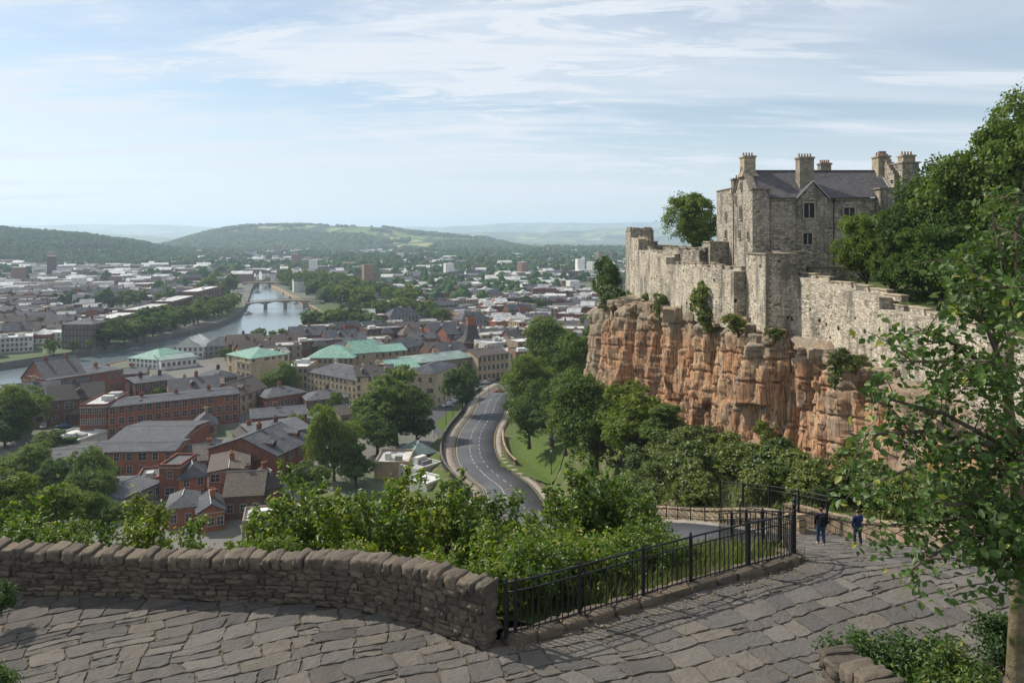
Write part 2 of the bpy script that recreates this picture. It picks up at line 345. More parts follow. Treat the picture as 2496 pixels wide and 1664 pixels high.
M['quay'] = plain('dark_quay_stone', (0.125, 0.12, 0.105), .9, .35, .3)
M['asphalt'] = plain('asphalt', (0.095, 0.098, 0.105), 1.0, 0.25, 0.12, spec=0.1, c2=(0.065, 0.068, 0.075), bump=0.2, bscale=3)
M['pavement'] = masonry('pavement_slabs', (0.22, 0.20, 0.175), (0.18, 0.165, 0.145), (0.16, 0.14, 0.12), 0.9, 0.6, 0.02, bump=0.2)
M['kerb'] = plain('kerb_stone', (0.25, 0.23, 0.20), 0.85, 0.3, 1.0)
M['paint'] = plain('road_paint', (0.50, 0.50, 0.48), 0.9, 0.5, 1.5, c2=(0.24, 0.24, 0.235))
M['paint_yellow'] = plain('yellow_road_paint', (0.45, 0.36, 0.14), 0.7, 0.3, 0.8)
M['parapet'] = masonry('parapet_sandstone', (0.44, 0.34, 0.22), (0.32, 0.25, 0.17), (0.13, 0.10, 0.075), 0.75, 0.34, 0.03, warp=0.08, stain=(0.09, 0.08, 0.065), stain_amt=0.5, bump=0.8)
def ground_mats():
    m, nt, b, out = new_mat('lawn'); q = NB(nt); ob = q.coord('Object')
    q.l(q.mix(q.noise(ob, 0.6, 6, 0.6), (0.055, 0.088, 0.020), (0.095, 0.13, 0.032)), b.inputs['Base Color']); b.inputs['Roughness'].default_value = 1.0; b.inputs['Specular IOR Level'].default_value = 0.1
    q.l(q.bump(q.noise(ob, 6, 6, 0.7), 0.6, 0.15), b.inputs['Normal']); M['lawn'] = m
    m, nt, b, out = new_mat('scrub_earth'); q = NB(nt); ob = q.coord('Object')
    g = q.mix(q.noise(ob, 0.9, 6, 0.7), (0.045, 0.075, 0.02), (0.12, 0.15, 0.045))
    q.l(q.mix(q.ramp(q.noise(ob, 0.28, 6, 0.65), [(0.50, 0.0), (0.62, 1.0)]), g, (0.17, 0.13, 0.09)), b.inputs['Base Color']); b.inputs['Roughness'].default_value = 1.0; b.inputs['Specular IOR Level'].default_value = 0.1
    q.l(q.bump(q.noise(ob, 3, 7, 0.7), 0.9, 0.3), b.inputs['Normal']); M['scrub'] = m
    m, nt, b, out = new_mat('town_ground'); q = NB(nt); ob = q.coord('Object')
    base = q.mix(q.ramp(q.noise(ob, 0.02, 5, 0.6), [(0.55, 0.0), (0.66, 1.0)]), (0.15, 0.145, 0.135), (0.085, 0.115, 0.05))
    far = q.mix(q.ramp(q.noise(ob, 0.006, 6, 0.65), [(0.42, 0.0), (0.55, 1.0)]), base, (0.07, 0.10, 0.04))
    q.l(far, b.inputs['Base Color']); b.inputs['Roughness'].default_value = 0.95; b.inputs['Specular IOR Level'].default_value = 0.15; M['town'] = m
    m, nt, b, out = new_mat('hill_fields'); q = NB(nt); ob = q.coord('Object', (1, 0.45, 1)); ow = q.warp(ob, 0.003, 160)
    fc = q.vor(ow, 0.0042, 'F1', 'Color'); sep = q.n('SeparateColor'); q.l(fc, sep.inputs[0])
    fields = q.ramp(sep.outputs[0], [(0.0, (0.10, 0.15, 0.045)), (0.35, (0.15, 0.20, 0.06)), (0.6, (0.20, 0.24, 0.085)), (0.85, (0.27, 0.27, 0.12))])
    e = q.vor(ow, 0.0042, 'DISTANCE_TO_EDGE', 'Distance'); fields = q.mix(q.ramp(e, [(0.03, 1.0), (0.07, 0.0)]), fields, (0.035, 0.06, 0.025))
    wood = q.ramp(q.noise(ow, 0.0030, 8, 0.66), [(0.47, 0.0), (0.54, 1.0)]); fields = q.mix(wood, fields, (0.028, 0.050, 0.022))
    q.l(fields, b.inputs['Base Color']); b.inputs['Roughness'].default_value = 1.0; b.inputs['Specular IOR Level'].default_value = 0.05; M['hill'] = m
    m, nt, b, out = new_mat('river_water'); q = NB(nt); ob = q.coord('Object', (1, 0.35, 1))
    b.inputs['Base Color'].default_value = (0.12, 0.15, 0.16, 1); b.inputs['Roughness'].default_value = 0.16; b.inputs['IOR'].default_value = 1.33
    n = q.mix(0.4, q.noise(ob, 0.35, 6, 0.6), q.noise(ob, 0.05, 4, 0.5)); q.l(q.bump(n, 0.35, 0.35), b.inputs['Normal']); M['water'] = m
    # sandstone cliff: red blocks with a grey lichen cap, strata and dark joints
    m, nt, b, out = new_mat('red_sandstone'); q = NB(nt); ob = q.coord('Object'); st = q.coord('Object', (0.25, 0.25, 2.2)); vt = q.coord('Object', (1.6, 1.6, 0.16))
    c = q.mix(q.ramp(q.noise(ob, 0.30, 6, 0.6), [(0.35, 0.0), (0.65, 1.0)]), (0.36, 0.170, 0.083), (0.43, 0.285, 0.17))
    c = q.mix(q.ramp(q.noise(st, 0.6, 6, 0.65), [(0.52, 0.0), (0.66, 0.35)]), c, (0.25, 0.11, 0.07))
    c = q.mix(q.ramp(q.noise(vt, 0.9, 6, 0.65), [(0.50, 0.0), (0.60, 0.85)]), c, (0.17, 0.145, 0.115)); c = q.mix(q.ramp(q.noise(q.coord('Object', (2.5, 2.5, 0.5)), 1.6, 7, 0.7), [(0.54, 0.0), (0.64, 0.7)]), c, (0.13, 0.075, 0.05))
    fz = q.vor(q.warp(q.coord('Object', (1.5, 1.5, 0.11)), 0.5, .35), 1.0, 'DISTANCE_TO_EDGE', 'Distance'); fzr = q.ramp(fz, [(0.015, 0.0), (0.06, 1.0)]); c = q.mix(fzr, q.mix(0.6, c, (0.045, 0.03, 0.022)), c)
    bd = q.vor(q.warp(q.coord('Object', (0.35, 0.35, 1.0)), 0.4, .5), 0.8, 'DISTANCE_TO_EDGE', 'Distance'); c = q.mix(q.ramp(bd, [(0.005, 0.0), (0.03, 1.0)]), q.mix(.3, c, (0.05, 0.035, 0.025)), c)
    at = q.n('Attribute', attribute_name='cap'); c = q.mix(at.outputs['Fac'], c, q.mix(q.noise(ob, 1.3, 6, 0.7), (0.15, 0.135, 0.105), (0.33, 0.27, 0.20)))
    q.l(c, b.inputs['Base Color']); b.inputs['Roughness'].default_value = 0.95; b.inputs['Specular IOR Level'].default_value = 0.15
    ck = q.vor(q.warp(q.coord('Object', (1.1, 1.1, 0.42)), 1.2, .5), 1.0, 'DISTANCE_TO_EDGE', 'Distance'); ckr = q.ramp(ck, [(0.0, 0.0), (0.05, 1.0)])
    q.l(c, b.inputs['Base Color'])
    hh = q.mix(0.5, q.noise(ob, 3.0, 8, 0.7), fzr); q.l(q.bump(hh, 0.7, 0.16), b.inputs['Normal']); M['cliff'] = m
    def rock(nm, c1, c2, c3, sc, bmp=0.9):
        m, nt, b, out = new_mat(nm); q = NB(nt); ob = q.coord('Object'); gm = q.n('NewGeometry')
        c = q.mix(q.noise(ob, sc, 7, 0.65), c1, c2)
        c = q.mix(q.ramp(gm.outputs['Random Per Island'], [(0.0, 0.0), (1.0, 0.8)]), c, q.mix(q.noise(ob, sc * 3, 7, 0.7), c3, c2))
        c = q.mix(q.ramp(q.noise(ob, sc * 4, 8, 0.75), [(0.55, 0.0), (0.70, 0.6)]), c, tuple(x * 0.35 for x in c1))
        wn = q.n('TexWhiteNoise', noise_dimensions='1D'); q.l(gm.outputs['Random Per Island'], wn.inputs['W']); c = q.mix(1.0, c, q.ramp(wn.outputs['Value'], [(0.0, (0.72, 0.72, 0.74)), (0.5, (1.0, 0.98, 0.95)), (1.0, (1.30, 1.25, 1.16))]), 'MULTIPLY')
        q.l(c, b.inputs['Base Color']); b.inputs['Roughness'].default_value = 0.92; b.inputs['Specular IOR Level'].default_value = 0.2
        q.l(q.bump(q.mix(0.5, q.noise(ob, sc * 5, 9, 0.75), q.noise(q.coord('Object', (1, 1, 3)), sc * 3, 6, 0.7)), bmp, 0.09), b.inputs['Normal']); M[nm] = m
    rock('wall_rubble', (0.042, 0.036, 0.030), (0.20, 0.17, 0.135), (0.13, 0.105, 0.08), 3.4)
    rock('flagstone', (0.055, 0.051, 0.047), (0.185, 0.168, 0.147), (0.075, 0.080, 0.088), 2.4, 1.0)
    rock('kerb_blocks', (0.06, 0.05, 0.04), (0.17, 0.14, 0.105), (0.11, 0.09, 0.065), 2.4)
    M['joint'] = plain('earth_joints', (0.085, 0.072, 0.055), 1.0, 0.5, 2.0, bump=0.5, c2=(0.11, 0.09, 0.065))
ground_mats()
# ------------------------------------------------------------------ setting: town ground, river, hills
ZC = -60.0
LB = [(-700, 905), (-300, 893), (-60, 893), (0, 886), (138, 865), (265, 843), (350, 826), (446, 808), (531, 787), (578, 766), (596, 748), (605, 732), (613, 706), (621, 692), (628, 682)]
RB = [(-900, 990), (-300, 968), (0, 948), (150, 912), (300, 880), (400, 857), (500, 838), (600, 825), (700, 813), (762, 797), (785, 771), (740, 735), (700, 715), (680, 703), (660, 694), (652, 682)]
LBw = np.array([P(u, v, ZC) for u, v in LB]); RBw = np.array([P(u, v, ZC) for u, v in RB])
def river_x(y):
    y = np.asarray(y, float)
    xl = np.interp(y, LBw[:, 1], LBw[:, 0]); xr = np.interp(y, RBw[:, 1], RBw[:, 0])
    xl = np.where(y < LBw[0, 1], LBw[0, 0] - (LBw[0, 1] - y) * 8, xl)
    xr = np.where(y < RBw[0, 1], RBw[0, 0] - (RBw[0, 1] - y) * 8, xr)
    return np.minimum(xl, xr - 0.5), xr
ys = np.r_[np.linspace(20, 260, 8), np.linspace(275, 1000, 240), np.linspace(1030, 2500, 20), [4000, 8000, 16000, 30000]]
xl, xr = river_x(ys); far = ys > RBw[-1, 1]
xc = np.where(far, np.interp(ys, [RBw[-1, 1], 30000], [(xl[~far][-1] + xr[~far][-1]) / 2, -4000]), 0)
xl = np.where(far, xc, xl); xr = np.where(far, xc, xr); Lx = 600 + ys * 2.5
Vr = np.concatenate([np.stack([xr, ys, ys * 0 + ZC], 1), np.stack([np.maximum(xr + 1, Lx), ys, ys * 0 + ZC], 1)]); n = len(ys)
fr = np.array([(i, n + i, n + i + 1, i + 1) for i in range(n - 1)])
og = link('town_ground', mesh_np('town_ground', Vr, fr, M['town'])); tag(og, kind='structure')
k = ys > LBw[0, 1] - 20; yl = ys[k]; xll = xl[k]; n2 = len(yl)
Vl = np.concatenate([np.stack([np.minimum(-Lx[k], xll - 5), yl, yl * 0 + ZC], 1), np.stack([xll, yl, yl * 0 + ZC], 1)])
fl = np.array([(i, n2 + i, n2 + i + 1, i + 1) for i in range(n2 - 1)])
tag(link('far_bank_ground', mesh_np('far_bank_ground', Vl, fl, M['town'])), kind='structure')
wv = [(-2500, 150, ZC - 3), (300, 150, ZC - 3), (300, 1200, ZC - 3), (-2500, 1200, ZC - 3)]
tag(link('river', mesh_np('river', wv, [(0, 1, 2, 3)], M['water'])), kind='structure')
for nm, line, sg in (('embankment_wall', LBw, -1), ('embankment_wall', RBw, 1)):
    c, s = interp_poly(line, 6.0); c = c[(c[:, 0] > -420)]; nn = side_normals(c); V = []
    for off, z in ((0.0, -3.5), (0.0, 0.5), (sg * 0.5, 0.5), (sg * 0.5, 0.02), (sg * 2.8, 0.05)):
        V.append(np.concatenate([c[:, :2] + nn * off, np.full((len(c), 1), ZC + z)], 1))
    V = np.stack(V, 1).reshape(-1, 3); o = link(nm, mesh_np(nm, V, grid_faces(len(c), 5), M['quay' if sg < 0 else 'tan']))
    tag(o, 'dark stone embankment wall along the %s bank of the river' % ('far, left' if sg < 0 else 'near, right'), 'embankment wall', 'river embankment walls')

def hill(name, ridge, depth_front, depth_back, yr, seed, amp=6.0, nr=60, nc=260, mat='hill', rough=0.0):
    """ridge: (u, v) seen at distance yr; slopes run down to the plain in front and behind"""
    us = np.linspace(ridge[0][0], ridge[-1][0], nc); vs = np.interp(us, [r[0] for r in ridge], [r[1] for r in ridge])
    x0 = (us - CU) / F * yr; zr = -(vs - HZ) / F * yr
    zr = zr + (fbm(x0 / 300.0, x0 * 0 + seed, seed, 4) - 0.5) * amp
    t = np.linspace(-1, 1, nr); rows = []
    for q in t:
        d = q * (depth_front if q < 0 else depth_back); w = math.cos(q * math.pi / 2) ** 1.5
        x = x0 * (1 + d / yr * 0.8); y = np.full(nc, yr + d) + (fbm(x0 / 700, x0 * 0, seed + 3) - .5) * 300 * (1 - abs(q))
        z = ZC - 0.8 + (zr - ZC) * w * (1 + 0.22 * (fbm(x / 420, y / 420, seed + 7, 4) - 0.5) * (1 - w))
        z = z + rough * (fbm(x / 14.0, y / 14.0, seed + 11, 2) - 0.5) * min(1, w * 3)
        rows.append(np.stack([x, y, z], 1))
    V = np.concatenate(rows); o = link(name, mesh_np(name, V, grid_faces(nr, nc), M[mat], smooth=True)); tag(o, kind='structure'); return V.reshape(nr, nc, 3)
HL = hill('wooded_hill', [(-900, 520), (-300, 545), (0, 560), (106, 569), (226, 577), (318, 592), (389, 608), (470, 618), (560, 618.5)], 900, 900, 2300, 3, 5, rough=9)
HCn = hill('central_hill', [(300, 609), (407, 597), (470, 575), (530, 559), (610, 551), (707, 547), (832, 550), (930, 554), (1010, 566), (1080, 573), (1180, 580), (1260, 598), (1380, 611)], 1500, 1700, 4300, 11, 10, nc=340)
hill('distant_hills', [(-900, 545), (-200, 545), (0, 548), (80, 551), (200, 547), (420, 548), (530, 555), (640, 560), (800, 556), (960, 552), (1080, 553), (1249, 544), (1415, 543), (1500, 545), (1628, 539), (1900, 541), (2300, 538), (3000, 540)], 5200, 4500, 16000, 21, 36, nr=40, nc=420)
hill('distant_hills', [(900, 590), (1010, 571), (1180, 566), (1330, 566), (1420, 561), (1560, 556), (1800, 556), (2100, 560)], 2200, 2500, 9500, 31, 16, nr=36)
hill('distant_hills', [(-700, 560), (0, 562), (180, 566), (330, 572), (430, 581), (520, 584)], 2000, 2500, 9000, 37, 16, nr=36)

# ------------------------------------------------------------------ the hillside below the terrace
ROADC = [(12.3, 32.5, -13.7), (10.9, 36.0, -14.8), (9.2, 41, -16.2), (7.0, 48, -18.4), (5.6, 57, -21.4), (4.8, 75, -27.5), (4, 100, -37), (1.8, 130, -47), (-0.7, 165, -54.6), (-4.7, 177, -55.5), (-8.0, 190, -56.2),
         (-9.6, 207, -57.0), (-9.5, 226, -58.0), (-7.4, 248, -58.8), (-5.4, 278, -59.5), (0.5, 300, -59.7), (11, 320, -59.75), (30, 338, -59.8), (60, 352, -59.8), (110, 360, -59.8)]
RC, RS = interp_poly(ROADC, 2.0); RN = side_normals(RC) * np.interp(RS, [0, 15, 60, 90], [0.62, 0.62, 0.75, 1.0])[:, None]
def path_z(y):
    y = np.asarray(y, float)
    return np.interp(y, [0, 20.5, 22, 23.5, 26, 34.6, 38, 42, 60, 200], [-9.5, -9.5, -9.6, -9.95, -10.85, -14.15, -15.1, -15.7, -16.6, -16.6])
CLIFF = np.array([  # top x y z, bottom x y z, near to far
    (31, 16, -12.0, 25.0, 15, -14.0), (30.5, 28, -12.4, 25.5, 27, -14.8), (30.2, 38, -12.6, 27.5, 37, -16.4), (30.8, 50, -12.7, 28.6, 48.5, -18.6), (31.6, 60, -12.8, 29.9, 58.5, -20.6), (32.0, 70, -12.6, 30.4, 68.5, -22.6), (31.2, 80, -12.2, 29.5, 78.5, -23.6),
    (28.0, 87, -11.7, 26.9, 85, -24.2), (27.3, 96, -11.2, 25.8, 94, -26.5), (25.5, 108, -11.5, 24, 106, -29.0), (23, 122, -12.0, 21.2, 120, -32.0), (20, 138, -12.6, 18, 136, -35.0), (17.3, 152, -14.2, 15.2, 151, -38.0), (18.5, 163, -15.5, 17, 164, -39), (27, 172, -16, 26, 175, -40), (50, 176, -16, 50, 181, -41)])
CP = []
for x in (-170, -120, -80, -50, -25, -8): CP += [(x, 23.5, -11.5), (x, 32, -19), (x, 45, -27), (x, 62, -35), (x, 90, -46), (x, 122, -56), (x, 150, -62), (x, 230, -66), (x, 320, -66)]
for x, y, z in ROADC[2:-5]: CP += [(x, y, z - 0.6), (x - 6, y, z - 0.8), (x + 5.5, y, z - 0.6)]
CP += [(8, 24.5, -10.5), (8, 28, -12.0), (7.6, 31, -13.1), (6, 27, -12.0), (5, 31, -14.2), (7, 34, -14.6), (6, 40, -16.8), (3, 45, -19.5), (-6, 28, -15), (0, 24, -11.6), (3, 26, -12.4), (5, 24.5, -11.2), (2, 34, -17.5), (-4, 45, -24), (-6, 70, -33), (-10, 100, -43), (-14, 135, -54), (-14, 160, -59)]
for r in CLIFF[2:14]: CP += [(r[3] - 0.4, r[4], r[5] + 0.3), (r[3] + 10, r[4] + 2, r[5] + 4)]
CP += [(14, 45, -16.8), (17, 45, -16.4), (19, 55, -18.2), (13, 58, -20.2), (13, 75, -25), (12, 100, -34), (18, 100, -31.5), (12, 130, -43), (6, 165, -53.5), (2, 185, -55.0), (8, 195, -54.6), (10, 215, -56), (20, 190, -50), (30, 200, -50), (12, 240, -58), (30, 240, -55),
       (60, 230, -52), (20, 300, -61), (60, 320, -62), (120, 300, -62), (120, 200, -52), (-30, 250, -66), (80, 180, -42), (16, 34, -14.8), (21, 32, -14.6), (22, 40, -15.8), (22, 24, -13.8), (24, 16, -12.4), (12, 27, -12)]
CP = np.array(CP, float)
def tps(pts, lam=2.0):
    n = len(pts); d = np.hypot(pts[:, None, 0] - pts[None, :, 0], pts[:, None, 1] - pts[None, :, 1])
    K = d ** 1.0 * -1; K = -K                      # linear radial kernel: no overshoot
    A = np.zeros((n + 1, n + 1)); A[:n, :n] = -K - lam * np.eye(n) * 0.3; A[:n, n] = 1; A[n, :n] = 1
    w = np.linalg.solve(A, np.r_[pts[:, 2], 0]); return w
_w = tps(CP)
def slope_z(x, y):
    x = np.asarray(x, float); y = np.asarray(y, float); sh = x.shape; x = x.ravel(); y = y.ravel(); out = np.zeros(len(x))
    for a in range(0, len(x), 20000):
        d = np.hypot(x[a:a+20000, None] - CP[None, :, 0], y[a:a+20000, None] - CP[None, :, 1]); out[a:a+20000] = -d @ _w[:-1] + _w[-1]
    # the road bench
    RCs = RC[::2]
    for a in range(0, len(x), 20000):
        d = np.hypot(x[a:a+20000, None] - RCs[None, :, 0], y[a:a+20000, None] - RCs[None, :, 1]); j = d.argmin(1); dm = d[np.arange(len(j)), j]
        t = np.clip((dm - np.where(RCs[j, 1] > 110, 9.8, np.where(RCs[j, 1] < 62, 3.6, 7.6))) / np.where(RCs[j, 1] < 62, 1.5, 5.0), 0, 1); t = t * t * (3 - 2 * t); out[a:a+20000] = (RCs[j, 2] - np.where(RCs[j, 1] < 140, 1.1, 0.35)) * (1 - t) + out[a:a+20000] * t
    return out.reshape(sh)
gx = np.arange(-170, 130.1, 1.6); gy = np.arange(19.0, 330, 1.6); GX, GY = np.meshgrid(gx, gy)
GZ = slope_z(GX, GY) + (fbm(GX / 5, GY / 5, 5, 4) - 0.5) * 0.7 * np.clip((GY - 20) / 20, 0, 1)
PATH_POLY = None
def path_sides(y):
    """left and right edge of the paved path at depth y"""
    l = np.interp(y, [8, 12.7, 14.2, 17.5, 22.2, 26, 31, 36, 42], [-40, -40, -40, -0.2, 8.7, 9.2, 10.8, 13.2, 15.2])
    r = np.interp(y, [8, 12, 16, 20, 25, 30, 34, 38, 42], [18, 18, 18.5, 19, 19.5, 19, 18.2, 16.7, 15.4]); return l, r
WALLX = [-30, -13.5, -9.8, -6.2, -4.0, -2.6, -1.5, -.6, -.1, .75, 1.95, 3.3, 4.45, 6.2, 8.2, 8.75]; WALLY = [20.2, 20.0, 19.85, 19.6, 19.3, 18.7, 17.95, 17.4, 17.55, 18.0, 18.65, 19.5, 20.35, 21.3, 22.1, 22.9]
def path_ok(x, y, m=0.0):
    l, r = path_sides(y); return np.where(np.asarray(y) < 22.9, (np.asarray(y) < np.interp(x, WALLX, WALLY) + m) | ((np.asarray(x) > 8.7 - m)), np.asarray(x) > l - m) & (np.asarray(x) < r + m + np.where(np.asarray(y) > 24, 0, 4))
inp = path_ok(GX, GY, 1.3) & (GY < 42); GZ = np.where(inp, np.minimum(GZ, path_z(GY) - 0.35), GZ)
cl_t = np.interp(GY, CLIFF[:, 4], CLIFF[:, 3]); GZ = np.where((GX > cl_t + 3) & (GY < 165), np.minimum(GZ, -20), GZ)
V = np.stack([GX, GY, GZ], 2).reshape(-1, 3)
tag(link('hillside', mesh_np('hillside', V, grid_faces(len(gy), len(gx)), M['scrub'], smooth=True)), kind='structure')
def ground_z(x, y):
    x = float(x); y = float(y); z = float(slope_z(np.array([x]), np.array([y]))[0]); return max(z, ZC)
# lawn beside the road
lw = [(-3.0, 183), (1.5, 174), (8, 167), (16, 172), (18, 190), (14, 214), (5, 222), (-1.5, 212), (-3.2, 198)]
lx = np.linspace(-4, 19, 60); ly = np.linspace(165, 224, 90); LX, LY = np.meshgrid(lx, ly); LZ = slope_z(LX, LY) + 0.5
def inside(px, py, poly):
    r = np.zeros(px.shape, bool); n = len(poly)
    for i in range(n):
        x1, y1 = poly[i][:2]; x2, y2 = poly[(i + 1) % n][:2]
        c = ((y1 > py) != (y2 > py)) & (px < (x2 - x1) * (py - y1) / (y2 - y1 + 1e-9) + x1); r ^= c
    return r
fc = grid_faces(90, 60); ok = inside(LX, LY, lw).ravel(); fc = fc[ok[fc].all(1)]
tag(link('lawn', mesh_np('lawn', np.stack([LX, LY, LZ], 2).reshape(-1, 3), fc, M['lawn'], smooth=True)), kind='structure')
# ------------------------------------------------------------------ the road with pavements, kerbs and markings
def strip(name, o0, o1, dz, mat, s0=0, s1=9e9, dz1=None, kind='structure', skirt=0.0):
    k = (RS >= s0) & (RS <= s1); c = RC[k]; nn = RN[k]; cols = [(o0, dz), (o1, dz if dz1 is None else dz1)]
    if skirt: cols = [(o0, dz - skirt)] + cols + [(o1, dz - skirt)]
    V = np.stack([np.concatenate([c[:, :2] + nn * o, (c[:, 2] + z)[:, None]], 1) for o, z in cols], 1).reshape(-1, 3)
    o = link(name, mesh_np(name, V, grid_faces(len(c), len(cols))[:, ::-1], M[mat])); 
    if kind: tag(o, kind=kind)
    return o
# RC runs away from the camera; +offset is to the right
strip('road', -6.0, 5.2, 0, 'asphalt', 4, skirt=1.6)
strip('pavement', -9.2, -6.0, 0.13, 'pavement', 75, skirt=0.5); strip('pavement', 5.2, 7.0, 0.13, 'pavement', 75, skirt=0.5)
strip('kerb', -6.1, -5.92, 0.16, 'kerb', 75, skirt=0.3); strip('kerb', 5.14, 5.30, 0.16, 'kerb', 6, skirt=0.3)
strip('road_marking', -5.5, -5.38, 0.02, 'paint_yellow', 60); strip('road_marking', 4.7, 4.82, 0.02, 'paint_yellow', 14)
mb = MB()
def dash(off, w, s0, s1, step, ln):
    s = s0
    while s < s1:
        i0 = np.searchsorted(RS, s); i1 = min(np.searchsorted(RS, s + ln), len(RC) - 1)
        pa = [np.array([np.interp(t, RS, RC[:, k]) for k in range(3)]) for t in (s, s + ln)]; nn = [np.array([np.interp(t, RS, RN[:, k]) for k in range(2)]) for t in (s, s + ln)]
        V = []
        for p, n_ in zip(pa, nn):
            for o in (off - w / 2, off + w / 2): V.append((p[0] + n_[0] * o, p[1] + n_[1] * o, p[2] + 0.025))
        mb.add(V, [(1, 0, 2, 3)]); s += step
dash(0.6, 0.15, 60, 300, 4.6, 2.0); dash(-1.9, 0.14, 120, 300, 3.6, 2.0); dash(-1.9, 0.13, 60, 150, 2.0, 2.0)
tag(mb.build('road_marking', M['paint']), kind='structure')
# junction square in front of the pavilion
V = [P(1030, 1010, ZC), P(1075, 1075, ZC), P(1115, 1040, ZC), P(1150, 1005, ZC), P(1200, 962, ZC), P(1240, 935, ZC), P(1180, 925, ZC), P(1110, 968, ZC)]; V = [(a, b, ZC + 0.03) for a, b, c in V]
tag(link('street', mesh_np('street', V, [tuple(range(len(V)))[::-1]], M['asphalt'])), kind='structure')

def wallstrip(off, s0, s1, h, th, name, mat, cap=0.08):
    k = (RS >= s0) & (RS <= s1); c = RC[k]; nn = RN[k]; V = []; sg = 1 if off > 0 else -1
    for o, z in ((off, -1.2), (off, h), (off - 0.06 * sg, h), (off - 0.06 * sg, h + cap * 2), (off + sg * (th + 0.06), h + cap * 2), (off + sg * (th + .06), h), (off + sg * th, h), (off + sg * th, -1.2)):
        V.append(np.concatenate([c[:, :2] + nn * o, (c[:, 2] + z)[:, None]], 1))
    V = np.stack(V, 1).reshape(-1, 3); Fc = grid_faces(len(c), 8); Fc = Fc[:, ::-1] if sg < 0 else Fc
    return link(name, mesh_np(name, V, Fc, M[mat]))
o = wallstrip(7.0, 150, 190, 1.5, 0.45, 'parapet_wall', 'parapet'); tag(o, 'curved sandstone wall between the bending road and the green lawn', 'wall')
o = wallstrip(-9.3, 118, 262, 1.2, 0.4, 'parapet_wall', 'quay'); tag(o, 'low dark stone wall following the outer, left side of the road bend', 'wall')

